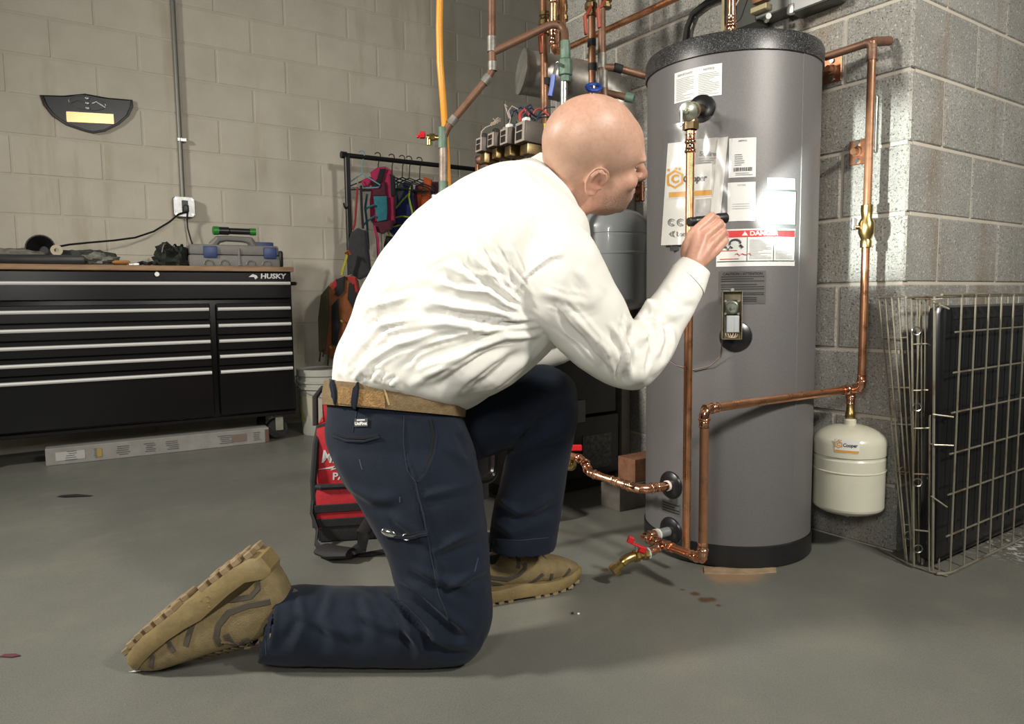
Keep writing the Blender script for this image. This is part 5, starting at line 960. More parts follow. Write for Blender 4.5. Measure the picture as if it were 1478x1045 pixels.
for k, (x, y) in enumerate(((826, 886), (835, 887))): a = onZ(x, y, .0); q = MB(); q.ball(a+up0*.002, (.004, .003, .0025), None, 8, 6); q.solo('grit', M_blackrub if k == 0 else M_paper, ('dark' if k == 0 else 'white')+' bit of grit on the floor in front of the front boot', 'grit')
p = onZ(1070, 829); q = MB(); q.prism([(-.10, -.012), (.02, -.022), (.10, -.010), (.11, .02), (-.09, .03)], .003, frame(rt0, fw0, up0, p+fw0*.02)); q.solo('plywood_shim', mat('ply_shim', (.36, .26, .16), .8, 0, .4, 20), 'thin tan plywood shim under the front edge of the heater', 'shim')
# ================================================================== plastic bag of papers taped to the heater behind the relief pipe
M_clear, N, L, b = node_mat('clear_film'); out = N['Material Output']; tr = N.new('ShaderNodeBsdfTransparent'); gl = N.new('ShaderNodeBsdfGlossy'); gl.inputs['Roughness'].default_value = .24; tr.inputs['Color'].default_value = (.96, .96, .95, 1)
lw = N.new('ShaderNodeLayerWeight'); lw.inputs['Blend'].default_value = .25; mr = N.new('ShaderNodeMapRange'); mr.inputs['To Min'].default_value = .05; mr.inputs['To Max'].default_value = .55; L.new(lw.outputs['Fresnel'], mr.inputs['Value'])
ms = N.new('ShaderNodeMixShader'); L.new(mr.outputs['Result'], ms.inputs['Fac']); L.new(tr.outputs[0], ms.inputs[1]); L.new(gl.outputs[0], ms.inputs[2]); L.new(ms.outputs[0], out.inputs['Surface'])
def csheet(c4, nx, ny, r0, wob=0, seed=0, fold=None):
    """sheet between four picture corners (top-left, top-right, bottom-left, bottom-right) following the heater at radius r0"""
    q = MB(); off = Vector((seed*2.3, 0, 0)); vs = []
    from mathutils import noise as NZ
    for j in range(ny+1):
        for i in range(nx+1):
            u_, v_ = i/nx, j/ny; px = (c4[0][0]*(1-u_)+c4[1][0]*u_)*(1-v_)+(c4[2][0]*(1-u_)+c4[3][0]*u_)*v_; py = (c4[0][1]*(1-u_)+c4[1][1]*u_)*(1-v_)+(c4[2][1]*(1-u_)+c4[3][1]*u_)*v_
            p = cylhit(px, py, r0); a = cylang(p); r = r0+wob*(NZ.noise(Vector((u_*3, v_*4, 0))+off)+.5*NZ.noise(Vector((u_*9, v_*5, 2))+off))+(fold(u_, v_) if fold else 0); vs.append(oncyl(a, p.z, r))
    n = nx+1; return q.add(vs, [(j*n+i, j*n+i+1, (j+1)*n+i+1, (j+1)*n+i) for j in range(ny) for i in range(nx)])
p = cylhit(1000, 355, TR+.02); DB = thing('document_bag', p, 'clear plastic bag of white manuals hanging behind the relief pipe', 'bag')
M_man = mat('manual_white', (.70, .685, .655), .5, 0, .03, 8)
rB = TR+.016
csheet([(964, 207), (1046, 198), (954, 354), (1024, 352)], 10, 6, rB).build('manual', M_man, DB, 80)
csheet([(1036, 200), (1051, 197), (1024, 352), (1036, 350)], 4, 12, rB+.004, .006, 3).build('folded_sheet', M_man, DB, 80)
csheet([(1004, 201), (1038, 198), (1003, 240), (1036, 236)], 5, 4, rB+.0012).build('picture_page', mat('page_grey', (.42, .41, .40), .5, 0, .3, 30), DB, 80)
csheet([(1004, 288), (1026, 286), (1003, 316), (1024, 314)], 4, 4, rB+.0012).build('picture', mat('page_grey', (.42, .41, .40)), DB, 80)
stk = csheet([(963, 240), (1028, 236), (962, 287), (1027, 283)], 8, 3, rB+.0014).build('label', M_paper, DB, 80)
def cpt(x, y, r=rB+.0022): q_ = cylhit(x, y, r); return q_
g1, g2 = MB(), MB(); cooper(g1, g2, lambda x, y: cpt(996+x*1.0-.0, 262-y-x*.06), 64, 46, .28); g1.build('emblem', M_gold, stk, 0); g2.build('wordmark', M_ink, stk, 0)
q = MB(); vs, fs = text('Squire', 9.5, .25, .15); q.add([cpt(1021+v[0], 222-v[1]) for v in vs], fs)
for k in range(3): q.add([cpt(1008, 229+k*3), cpt(1034-k*4, 227.6+k*3), cpt(1034-k*4, 228.4+k*3), cpt(1008, 229.8+k*3)], [(0, 1, 2, 3)])
for x in (969, 982):
    for rr, ww in ((5, 1.1), (2.6, .9)):
        ar = np.linspace(.7, 5.6, 12); q.add([cpt(x+(rr+s_*ww/2)*math.cos(a), 321+(rr+s_*ww/2)*math.sin(a)) for a in ar for s_ in (-1, 1)], [(2*i, 2*i+1, 2*i+3, 2*i+2) for i in range(11)])
vs, fs = text('Lochinvar', 9.5, .2, 0, .9, 'LEFT'); q.add([cpt(976+v[0], 338-v[1]) for v in vs], fs)
q.add([cpt(965, 338), cpt(969, 334), cpt(968, 338), cpt(969, 342)], [(0, 1, 2, 3)]); q.add([cpt(970, 334), cpt(974, 333), cpt(971, 338), cpt(974, 343), cpt(970, 341)], [(0, 1, 2, 3, 4)])
tag(q.build('print', mat('manual_ink', (.16, .16, .16), .6), DB, 0), kind='stuff')
csheet([(951, 184), (1058, 160), (953, 356), (1052, 348)], 22, 30, rB+.009, .007, 7).build('plastic_sleeve', M_clear, DB, 80)
MB().box((0, 0, 0), (.03, .02, .004), .001, frame(tanv, up0, dirc, cylhit(975, 357, TR+.004))).build('magnet_clip', M_black, DB)
# ================================================================== the worker
from mathutils.bvhtree import BVHTree
from mathutils import noise as NZ
def remesh(mb, voxel, smooth=2, fac=.5):
    me = bpy.data.meshes.new('tmp'); me.from_pydata(mb.v, [], mb.f); me.update()
    bm = bmesh.new(); bm.from_mesh(me); bmesh.ops.recalc_face_normals(bm, faces=bm.faces); bm.to_mesh(me); bm.free()
    o = bpy.data.objects.new('tmp', me); COL.objects.link(o)
    md = o.modifiers.new('r', 'REMESH'); md.mode = 'VOXEL'; md.voxel_size = voxel; md.adaptivity = 0
    bpy.context.view_layer.update(); ev = o.evaluated_get(bpy.context.evaluated_depsgraph_get()); m2 = ev.to_mesh()
    n = len(m2.vertices); V = np.empty(n*3); m2.vertices.foreach_get('co', V); V = V.reshape(-1, 3)
    Fq = [tuple(p.vertices) for p in m2.polygons]; ed = np.empty(len(m2.edges)*2, int); m2.edges.foreach_get('vertices', ed); ed = ed.reshape(-1, 2)
    bpy.data.objects.remove(o); bpy.data.meshes.remove(me)
    V = lap(V, ed, smooth, fac); return V, Fq, ed
def lap(V, ed, it, fac=.5, w=None):
    n = len(V); deg = np.bincount(ed.ravel(), minlength=n)[:, None].clip(1)
    for k in range(it):
        for f_ in (fac, -fac*1.02) if it > 1 else (fac,):
            S = np.zeros_like(V)
            for c in range(3): S[:, c] = np.bincount(ed[:, 0], V[ed[:, 1], c], n)+np.bincount(ed[:, 1], V[ed[:, 0], c], n)
            d = f_*(S/deg-V); V = V+(d if w is None else d*w[:, None])
    return V
def normals(V, Fq):
    Fa = np.array(Fq); a = V[Fa[:, 2]]-V[Fa[:, 0]]; b_ = V[Fa[:, 3]]-V[Fa[:, 1]]; fn_ = np.cross(a, b_); N_ = np.zeros_like(V)
    for k in range(4):
        for c in range(3): N_[:, c] += np.bincount(Fa[:, k], fn_[:, c], len(V))
    return N_/np.linalg.norm(N_, axis=1)[:, None].clip(1e-9)
A_fw, A_cr, A_cu, A_cp = (np.array(v) for v in (fw, cr, cu, CP))
def topx(V):
    d = V-A_cp; z = d@A_fw; return np.stack([W/2+F*(d@A_cr)/z, H/2-F*(d@A_cu)/z], 1), z
GAIN = 1.0
def folds(V, Fq, ed, lst, facing=.1):
    """cloth folds: each ridge is a polyline over the near side, pushed along the surface normal"""
    N_ = normals(V, Fq); px, z = topx(V); vd = (A_cp-V); vd /= np.linalg.norm(vd, axis=1)[:, None]
    face = np.clip(((N_*vd).sum(1)-facing)/.35, 0, 1); D_ = np.zeros(len(V))
    for pts, w, amp, *o in lst:
        if o and o[0]: pts = list(pts)
        P_ = np.array(pts, float); best = np.full(len(V), 1e9); sg = np.zeros(len(V)); tt = np.zeros(len(V)); Ls = np.linalg.norm(P_[1:]-P_[:-1], axis=1); cum = np.concatenate([[0], np.cumsum(Ls)])/Ls.sum()
        for i in range(len(P_)-1):
            a, b_ = P_[i], P_[i+1]; ab = b_-a; t = np.clip(((px-a)@ab)/(ab@ab), 0, 1); q_ = px-(a+t[:, None]*ab); d = np.linalg.norm(q_, axis=1); m_ = d < best
            best[m_] = d[m_]; sg[m_] = np.sign(ab[0]*q_[m_, 1]-ab[1]*q_[m_, 0]); tt[m_] = (cum[i]+t*(cum[i+1]-cum[i]))[m_]
        s = best*sg; taper = np.clip(np.sin(np.pi*np.clip(tt, .0, 1))*1.6, .0, 1)
        wv = w*(.6+.6*tt)
        D_ += GAIN*amp*taper*(np.exp(-(s/wv)**2)-.75*np.exp(-((s-1.7*wv)/wv)**2))
    return V+N_*(D_*face)[:, None]
def mkobj(name, V, Fq, m_, parent=None, smooth=True, org=None):
    me = bpy.data.meshes.new(name); o_ = np.array(org) if org is not None else (np.array(rootM(parent).translation) if parent else np.zeros(3))
    me.from_pydata([tuple(v) for v in (V-o_)], [], Fq); me.update()
    if m_: me.materials.append(m_)
    if smooth: me.shade_smooth()
    o = bpy.data.objects.new(name, me); COL.objects.link(o)
    if parent: o.parent = parent
    if org is not None: o.location = Vector(org)
    return o
def sect(q, secs, n=28, ex=2.2, caps=True):
    """loft of super-elliptic rings (centre, half axis a, half axis b)"""
    base = len(q.v)
    for c, a, b_ in secs:
        for k in range(n):
            t = 2*math.pi*k/n; ct, st = math.cos(t), math.sin(t); e = 2/ex
            q.v.append(tuple(c+a*(abs(ct)**e*(1 if ct >= 0 else -1))+b_*(abs(st)**e*(1 if st >= 0 else -1))))
    for i in range(len(secs)-1):
        for k in range(n): a = base+i*n; q.f.append((a+k, a+(k+1) % n, a+n+(k+1) % n, a+n+k))
    if caps: q.f.append(tuple(base+k for k in reversed(range(n)))); e_ = base+(len(secs)-1)*n; q.f.append(tuple(e_+k for k in range(n)))
    return q
def dense(secs, m_=4):
    """Catmull-Rom resampling of the rings"""
    out = []; S = [secs[0]]+list(secs)+[secs[-1]]
    for i in range(1, len(S)-2):
        for k in range(m_):
            t = k/m_; r_ = []
            for j in range(3):
                p0, p1, p2, p3 = S[i-1][j], S[i][j], S[i+1][j], S[i+2][j]
                r_.append(p1*.5*2*.5*2*0+(2*p1+(p2-p0)*t+(2*p0-5*p1+4*p2-p3)*t*t+(3*p1-p0-3*p2+p3)*t**3)*.5)
            out.append(tuple(r_))
    out.append(secs[-1]); return out
def S2(A, B, D, hd, lat=None, sh=.97):
    """ring whose outline passes through two picture points at depth D, half depth hd along lat"""
    a, b_ = at(A[0], A[1], D), at(B[0], B[1], D); lat = lat or fw0
    return ((a+b_)/2, (b_-a)/2*sh, lat.normalized()*hd)
body0 = onZ(560, 900); body0.z = 0
# ---------------------------------------------------------------- trousers
Lw = (-rt0*.10+fw0*.97-up0*.17).normalized(); Lf = (fw0*.995-rt0*.06).normalized()
tq = MB()
sect(tq, dense([S2((474, 566), (668, 594), 1.565, .165, Lw), S2((471, 600), (678, 620), 1.56, .178, Lw), S2((470, 640), (690, 655), 1.555, .180, Lw), S2((497, 688), (690, 690), 1.55, .168, Lf), S2((535, 728), (655, 722), 1.55, .13, Lf)]), 40, 2.4)
sect(tq, dense([S2((485, 620), (672, 620), 1.49, .10, Lw), S2((479, 655), (688, 660), 1.478, .108, Lf), S2((500, 698), (699, 700), 1.468, .108, Lf), S2((530, 748), (704, 750), 1.458, .104, Lf), S2((557, 800), (709, 800), 1.452, .098, Lf), S2((570, 848), (712, 850), 1.450, .092, Lf), S2((585, 885), (713, 885), 1.450, .086, Lf), S2((606, 925), (706, 912), 1.450, .072, Lf), S2((625, 945), (690, 938), 1.450, .05, Lf)]), 36, 2.3)
shin = [S2((705, 880), (690, 935), 1.45, .055, Lf), S2((680, 862), (668, 952), 1.45, .074, Lf), S2((640, 852), (636, 956), 1.45, .080, Lf), S2((590, 850), (588, 957), 1.45, .080, Lf), S2((530, 850), (525, 957), 1.45, .078, Lf), S2((470, 848), (462, 956), 1.45, .077, Lf), S2((430, 847), (415, 955), 1.45, .077, Lf), S2((404, 850), (377, 951), 1.45, .074, Lf)]
sect(tq, dense(shin), 32, 2.3)
lth = [S2((560, 560), (575, 680), 1.66, .085, Lf), S2((620, 568), (640, 678), 1.675, .088, Lf), S2((690, 562), (700, 660), 1.695, .090, Lf), S2((740, 538), (738, 648), 1.715, .088, Lf), S2((785, 524), (768, 640), 1.735, .085, Lf), S2((826, 545), (770, 640), 1.745, .078, Lf), S2((836, 585), (775, 645), 1.75, .06, Lf)]
sect(tq, dense(lth), 32, 2.2)
lsh = [S2((748, 545), (820, 540), 1.74, .06, Lf), S2((738, 590), (836, 588), 1.742, .078, Lf), S2((732, 640), (827, 640), 1.744, .078, Lf), S2((722, 690), (818, 690), 1.746, .080, Lf), S2((710, 740), (811, 740), 1.748, .082, Lf), S2((703, 790), (803, 787), 1.75, .084, Lf)]
sect(tq, dense(lsh), 32, 2.3)
V, Fq, ed = remesh(tq, .0055, 8, .6)
TF = [([(560, 852), (590, 868), (625, 905), (640, 940)], 7, .008), ([(575, 835), (605, 850), (650, 890), (690, 920)], 7, .007), ([(545, 850), (575, 880), (600, 925), (610, 950)], 7, .007), ([(590, 815), (630, 835), (690, 850)], 8, .005), ([(520, 852), (535, 890), (545, 930)], 9, .004), ([(480, 850), (470, 890), (490, 935)], 9, .004), ([(430, 850), (440, 900), (420, 945)], 8, .004), ([(600, 905), (650, 930), (690, 930)], 8, .006), ([(640, 640), (680, 670), (700, 700)], 9, .004), ([(600, 720), (660, 705), (700, 690)], 8, .004), ([(620, 800), (670, 775), (706, 760)], 8, .005), ([(560, 740), (600, 770), (625, 790)], 8, .004), ([(640, 850), (680, 830), (708, 815)], 7, .005), ([(495, 700), (540, 720), (580, 720)], 9, .004), ([(655, 610), (680, 640), (696, 690)], 6, .006), ([(735, 640), (770, 600), (815, 570)], 9, .006), ([(725, 655), (770, 640), (825, 620)], 8, .006), ([(715, 720), (750, 740), (770, 735), (800, 715)], 7, .006), ([(705, 750), (740, 770), (800, 745)], 8, .004), ([(745, 560), (780, 545), (820, 555)], 10, .003), ([(700, 600), (740, 600), (790, 575)], 10, .005), ([(505, 880), (560, 905), (620, 915)], 9, .004), ([(420, 880), (470, 905), (530, 920)], 8, .003), ([(400, 870), (395, 910), (390, 940)], 5, .003), ([(575, 625), (595, 680), (612, 740), (630, 810), (640, 880)], 3, .0022)]
GAIN = 1.5; V = folds(V, Fq, ed, TF)
Nn = normals(V, Fq); nz = np.array([NZ.noise(Vector(v)*16)+.5*NZ.noise(Vector(v)*34) for v in V]); V = V+Nn*(nz*.0018)[:, None]
V[:, 2] = np.maximum(V[:, 2], .001)
# open the hems: drop the caps facing out of the cuff
Vn = normals(V, Fq)
def hem_drop(Fq, V, Vn, c, ax, r, depth=.012):
    c = np.array(c); ax = np.array(ax.normalized()); Fa = np.array(Fq); fc = V[Fa].mean(1); d = (fc-c)@ax; rad = np.linalg.norm((fc-c)-d[:, None]*ax, axis=1); fn_ = Vn[Fa].mean(1)@ax
    k = ~((np.abs(d) < .03) & (fn_ > .55) & (rad < r)); return [f for f, s in zip(Fq, k) if s]
Fq = hem_drop(Fq, V, Vn, shin[-1][0], shin[-1][0]-shin[-2][0], .12); Fq = hem_drop(Fq, V, Vn, lsh[-1][0], lsh[-1][0]-lsh[-2][0], .12)
M_nav, N, L, b = node_mat('navy_twill'); tc = N.new('ShaderNodeTexCoord').outputs['Object']
wv = N.new('ShaderNodeTexWave'); wv.inputs['Scale'].default_value = 260; wv.inputs['Distortion'].default_value = 1.5; L.new(tc, wv.inputs['Vector'])
c = ramp(N, L, noise(N, L, tc, 7, 6), [(.3, (.0037, .0064, .0138)), (.7, (.0074, .0128, .0262))]); c = mix(N, L, ramp(N, L, noise(N, L, tc, 300, 3), [(.45, (0, 0, 0)), (.75, (.35, .35, .35))]), c, (.013, .020, .034))
L.new(c, b.inputs['Base Color']); b.inputs['Roughness'].default_value = .85; b.inputs['Sheen Weight'].default_value = .06; b.inputs['Specular IOR Level'].default_value = .25
bp = N.new('ShaderNodeBump'); bp.inputs['Strength'].default_value = .15; bp.inputs['Distance'].default_value = .001; L.new(wv.outputs['Fac'], bp.inputs['Height']); L.new(bp.outputs['Normal'], b.inputs['Normal'])
tr_V, tr_F = V, Fq
# ---------------------------------------------------------------- shirt
Ls = (fw0*.99-rt0*.10).normalized(); sq = MB()
tor = [S2((480, 562), (664, 592), 1.56, .165, Lw), S2((479, 540), (676, 592), 1.555, .190, Lw), S2((484, 512), (700, 580), 1.55, .200, Lw), S2((500, 462), (742, 553), 1.54, .200, Ls), S2((533, 388), (792, 508), 1.53, .205, Ls), S2((583, 318), (832, 450), 1.52, .212, Ls), S2((643, 271), (850, 385), 1.51, .205, Ls), S2((700, 243), (848, 335), 1.50, .165, Ls), S2((742, 233), (836, 312), 1.495, .105, Ls), S2((762, 228), (832, 304), 1.49, .085, Ls)]
sect(sq, dense(tor), 44, 2.3)
slv = [S2((745, 262), (690, 400), 1.44, .085, Ls), S2((800, 290), (735, 425), 1.385, .085, Ls), S2((848, 333), (768, 468), 1.375, .082, Ls), S2((876, 385), (802, 502), 1.395, .078, Ls), S2((898, 428), (848, 541), 1.425, .074, Ls), S2((911, 456), (893, 562), 1.455, .068, Ls), S2((918, 458), (930, 560), 1.48, .062, Ls), S2((930, 440), (962, 525), 1.51, .056, Ls), S2((955, 408), (987, 475), 1.555, .048, Ls), S2((974, 381), (1012, 424), 1.595, .042, Ls), S2((984, 372), (1021, 396), 1.615, .037, Ls)]
sect(sq, dense(slv), 32, 2.15)
lsv = [S2((770, 280), (720, 400), 1.62, .08, Ls), S2((840, 345), (760, 430), 1.675, .08, Ls), S2((850, 410), (770, 460), 1.72, .07, Ls), S2((842, 470), (775, 505), 1.76, .062, Ls), S2((826, 520), (780, 470), 1.78, .055, Ls), S2((770, 535), (762, 490), 1.77, .05, Ls)]
sect(sq, dense(lsv), 24, 2.1)
V, Fq, ed = remesh(sq, .0042, 12, .6)
r6 = lambda *p: [(x/2.6125+460, y/2.6125+220) for x, y in p]
SF = [(r6((850, 690), (700, 690), (560, 745), (400, 800), (300, 860)), 7, .010), (r6((830, 660), (640, 670), (480, 640), (380, 650)), 7, .010), (r6((810, 640), (640, 590), (500, 575), (370, 545)), 7, .010),
 (r6((800, 630), (690, 560), (560, 470), (480, 400)), 6, .008), (r6((770, 590), (690, 500), (600, 400), (560, 330)), 6, .008), (r6((740, 540), (690, 440), (640, 380)), 6, .006), (r6((760, 600), (640, 520), (520, 520), (420, 470)), 6, .007),
 (r6((370, 530), (200, 590), (140, 680), (95, 800)), 8, .010), (r6((380, 620), (240, 650), (160, 730), (110, 850)), 8, .009), (r6((450, 680), (300, 720), (200, 780), (140, 860)), 7, .008), (r6((600, 740), (420, 830), (330, 890)), 8, .009), (r6((720, 740), (560, 850), (480, 930)), 9, .008), (r6((800, 760), (680, 860), (600, 950)), 10, .007), (r6((330, 430), (250, 520), (180, 600)), 9, .006), (r6((520, 360), (400, 430), (330, 520)), 10, .004),
 (r6((110, 730), (80, 800), (75, 850)), 5, .006), (r6((180, 800), (150, 840), (140, 860)), 4, .005), (r6((240, 820), (215, 845), (210, 865)), 4, .005), (r6((300, 850), (280, 870), (270, 880)), 4, .005),
 (r6((900, 560), (1010, 670), (1110, 760), (1150, 850)), 10, .007), (r6((1100, 640), (1150, 740), (1190, 880)), 7, .009), (r6((1195, 640), (1225, 740), (1210, 880)), 7, .011), (r6((1180, 590), (1215, 640), (1215, 720)), 6, .010), (r6((1250, 600), (1290, 700), (1260, 850)), 8, .009), (r6((1230, 570), (1310, 610), (1370, 620)), 7, .007), (r6((1190, 600), (1250, 570), (1270, 560)), 5, .010), (r6((1330, 640), (1330, 740), (1290, 830)), 7, .006), (r6((830, 520), (960, 560), (1080, 560)), 10, .004), (r6((1310, 500), (1350, 540), (1430, 560)), 6, .004), (r6((970, 430), (1020, 500), (1060, 560)), 10, .003),
 (r6((760, 490), (810, 440), (870, 395), (930, 380)), 2.6, .0035), (r6((730, 560), (745, 520), (760, 490)), 3, .004), (r6((740, 210), (800, 290), (862, 390)), 2.2, .0018), (r6((760, 50), (820, 130), (960, 220)), 4, .003)]
SF2 = []
rs_ = random.Random(3)
for pts, w, amp in SF:                                               # finer creases running beside the main ones
    if w < 3.5: continue
    for s_ in (-1, 1, 1.9):
        o_ = s_*rs_.uniform(9, 15); t0_, t1_ = rs_.uniform(0, .3), rs_.uniform(.7, 1)
        P_ = np.array(pts); d_ = P_[-1]-P_[0]; n_ = np.array([-d_[1], d_[0]])/np.linalg.norm(d_); n = len(P_)
        Q_ = [P_[int(i)]*(1-(i-int(i)))+P_[min(int(i)+1, n-1)]*(i-int(i))+n_*(o_+rs_.uniform(-3, 3)) for i in np.linspace(t0_*(n-1), t1_*(n-1), 5)]
        SF2.append(([tuple(q_) for q_ in Q_], rs_.uniform(2.6, 4.2), amp*rs_.uniform(.22, .42)))
GAIN = 1.15; V = folds(V, Fq, ed, SF+SF2)
Nn = normals(V, Fq); px_, z_ = topx(V)
nz = np.array([NZ.noise(Vector((v[0]*9, v[1]*9, v[2]*16)))+.6*NZ.noise(Vector(v)*24) for v in V]); V = V+Nn*(nz*.0028)[:, None]
V = lap(V, ed, 2, .45)
M_shirt, N, L, b = node_mat('white_cotton'); tc = N.new('ShaderNodeTexCoord').outputs['Object']
L.new(ramp(N, L, noise(N, L, tc, 6, 4), [(.3, (.74, .725, .67)), (.7, (.80, .79, .745))]), b.inputs['Base Color']); b.inputs['Roughness'].default_value = .8; b.inputs['Specular IOR Level'].default_value = .2
bp = N.new('ShaderNodeBump'); bp.inputs['Strength'].default_value = .10; bp.inputs['Distance'].default_value = .001; L.new(noise(N, L, tc, 260, 3), bp.inputs['Height']); L.new(bp.outputs['Normal'], b.inputs['Normal'])
sh_V, sh_F = V, [f for f in Fq]
# ---------------------------------------------------------------- body: head, hands and what is under the clothes, one skin
bq = MB()
sect(bq, dense([S2((500, 600), (655, 620), 1.56, .14, Lw), S2((505, 520), (670, 560), 1.555, .145, Lw), S2((560, 400), (765, 495), 1.53, .155, Ls), S2((610, 325), (812, 440), 1.52, .165, Ls), S2((690, 262), (838, 350), 1.505, .14, Ls), S2((745, 245), (832, 315), 1.50, .085, Ls)]), 32)
for lst in ([((580, 650), 1.48, .085), ((620, 800), 1.452, .07), ((648, 900), 1.45, .050), ((520, 905), 1.45, .05), ((425, 902), 1.45, .036)], [((580, 620), 1.66, .075), ((700, 610), 1.70, .068), ((785, 590), 1.735, .055), ((770, 690), 1.746, .052), ((754, 770), 1.75, .036)], [((770, 350), 1.40, .05), ((835, 420), 1.40, .045), ((905, 515), 1.455, .040), ((962, 450), 1.54, .036), ((1000, 388), 1.615, .026)], [((790, 370), 1.64, .05), ((812, 450), 1.73, .042), ((815, 490), 1.775, .036), ((765, 512), 1.775, .028), ((752, 516), 1.765, .024)]):
    P_ = [at(*p, D) for p, D, r_ in lst]; bq.tube(P_, [r_ for _, _, r_ in lst], 16)
    for p, (_, _, r_) in zip(P_, lst): bq.ball(p, r_, None, 14, 10)
# neck
HYAW, HPIT, HROL, HSC = R(18), R(5), R(33), .975
face = (rt0*math.cos(HYAW)+fw0*math.sin(HYAW)).normalized(); HR = Matrix((tuple(face.cross(up0)), tuple(face), tuple(up0))).transposed().to_4x4()
HR = Matrix.Rotation(HROL, 4, face) @ HR @ Matrix.Rotation(HPIT, 4, 'X') @ Matrix.Scale(HSC, 4)
HM = Matrix.Translation(at(861, 262, 1.40)-HR @ Vector((.080, -.024, -.012))) @ HR
nb = [at(800, 280, 1.495), at(824, 264, 1.485), HM @ Vector((0, -.025, -.05))]
bq.tube(nb, [.068, .066, .060], 24); bq.ball(nb[0], .068, None, 16, 12)
hq = MB()
def hb_(c, r, rot=None): hq.ball(c, r, None, 28, 20)
hb_((0, -.016, .040), (.078, .100, .090)); hb_((0, .030, .030), (.068, .070, .068)); hb_((0, -.045, .005), (.066, .065, .062)); hb_((0, .034, -.045), (.060, .062, .072)); hb_((0, .030, -.088), (.050, .056, .034)); hb_((0, .072, -.106), (.024, .022, .018)); hb_((0, .06, -.075), (.04, .04, .035))
for s_ in (-1, 1):
    hb_((s_*.044, .060, -.030), (.024, .026, .022)); hb_((s_*.028, .088, .012), (.028, .013, .012)); hb_((s_*.044, .018, -.070), (.016, .035, .030)); hb_((s_*.042, -.028, -.062), (.024, .034, .045)); hb_((s_*.012, .102, -.040), (.010, .012, .009))
    # ear: helix rim, antihelix, concha wall and lobe
    E_M = Matrix.Translation((s_*.075, -.022, -.012)) @ Matrix.Rotation(R(-24*s_), 4, 'Z') @ Matrix.Rotation(R(-22), 4, "X")
    rim = [(0.004*s_, .016, .004), (.010*s_, .017, .018), (.014*s_, .010, .031), (.017*s_, -.004, .035), (.019*s_, -.017, .027), (.019*s_, -.022, .010), (.017*s_, -.020, -.008), (.013*s_, -.012, -.022), (.010*s_, -.002, -.031), (.007*s_, .008, -.028), (.004*s_, .012, -.018)]
    hq.tube([E_M @ Vector(p) for p in rim], [.004, .0042, .0046, .0048, .0048, .0046, .0044, .0046, .0062, .0055, .004], 10)
    hq.tube([E_M @ Vector(p) for p in ((.010*s_, -.004, .022), (.012*s_, -.012, .010), (.012*s_, -.012, -.006), (.010*s_, -.004, -.018))], [.0036]*4, 8)
    hq.ball((0, 0, 0), (.006, .020, .030), E_M @ Matrix.Translation((.004*s_, -.004, 0)) @ Matrix.Rotation(R(-14*s_), 4, 'Z'), 14, 10); hq.ball((0, 0, 0), (.0045, .005, .007), E_M @ Matrix.Translation((.006*s_, .013, -.006)), 10, 8)
hq.tube([(0, .090, .012), (0, .105, -.018), (0, .117, -.038)], [.008, .0095, .0115], 12); hq.ball((0, .1165, -.041), (.0125, .011, .0105), None, 14, 10)
hq.ball((0, .093, -.069), (.024, .010, .0065), None, 16, 10); hq.ball((0, .090, -.081), (.021, .010, .007), None, 16, 10)
bq.add(hq.v, hq.f, HM)
# right hand: palm and five fingers closed on the torch
def chain(pts, rs):
    P_ = [at(*p) for p in pts]; bq.tube(P_, rs, 12)
    for p, r_ in zip(P_, rs): bq.ball(p, r_*1.02, None, 12, 9)
wr = at(999, 386, 1.618)
for p, r0, r1 in (((1005, 336, 1.638), .023, .0135), ((1016, 343, 1.632), .025, .0135), ((1026, 352, 1.632), .024, .0130), ((1033, 361, 1.637), .021, .0120)): e_ = at(*p); bq.tube([wr, wr.lerp(e_, .5), e_], [r0, (r0+r1)/2, r1], 12); bq.ball(e_, r1, None, 12, 9)
bq.ball(at(1006, 363, 1.637), (.026, .018, .030), None, 16, 12); bq.ball(at(994, 362, 1.640), (.020, .018, .030), None, 14, 10); bq.ball(at(998, 345, 1.642), (.016, .014, .020), None, 14, 10)
chain([(1004, 334, 1.637), (1027, 313, 1.648), (1034, 316, 1.676), (1026, 325, 1.694)], [.0122, .0112, .0095, .008])
chain([(1016, 342, 1.631), (1038, 323, 1.645), (1042, 326, 1.674), (1031, 334, 1.690)], [.0124, .0113, .0096, .008])
chain([(1027, 352, 1.631), (1043, 335, 1.646), (1045, 337, 1.672), (1034, 343, 1.684)], [.0118, .0106, .009, .0076])
chain([(1034, 361, 1.636), (1046, 347, 1.648), (1046, 349, 1.668), (1037, 354, 1.678)], [.0108, .0096, .0082, .007])
chain([(998, 362, 1.655), (996, 344, 1.685), (1003, 330, 1.704), (1015, 323, 1.710)], [.0150, .0125, .0108, .0090])
# left hand resting on the raised thigh
bq.ball(at(742, 518, 1.765), (.036, .034, .016), None, 16, 10)
for k, (dx_, dd_, ln) in enumerate(((-22, -.020, 1.0), (-24, -.002, 1.1), (-23, .016, 1.02), (-19, .033, .84))): chain([(738, 518, 1.755+dd_), (738+dx_*ln*.7, 520, 1.752+dd_*1.25), (738+dx_*ln*1.35, 528, 1.750+dd_*1.3)], [.0095, .0088, .0072])
chain([(748, 520, 1.745), (738, 526, 1.715), (724, 532, 1.705)], [.012, .010, .008])
V, Fq, ed = remesh(bq, .0029, 5, .55)
V[:, 2] = np.maximum(V[:, 2], .012)
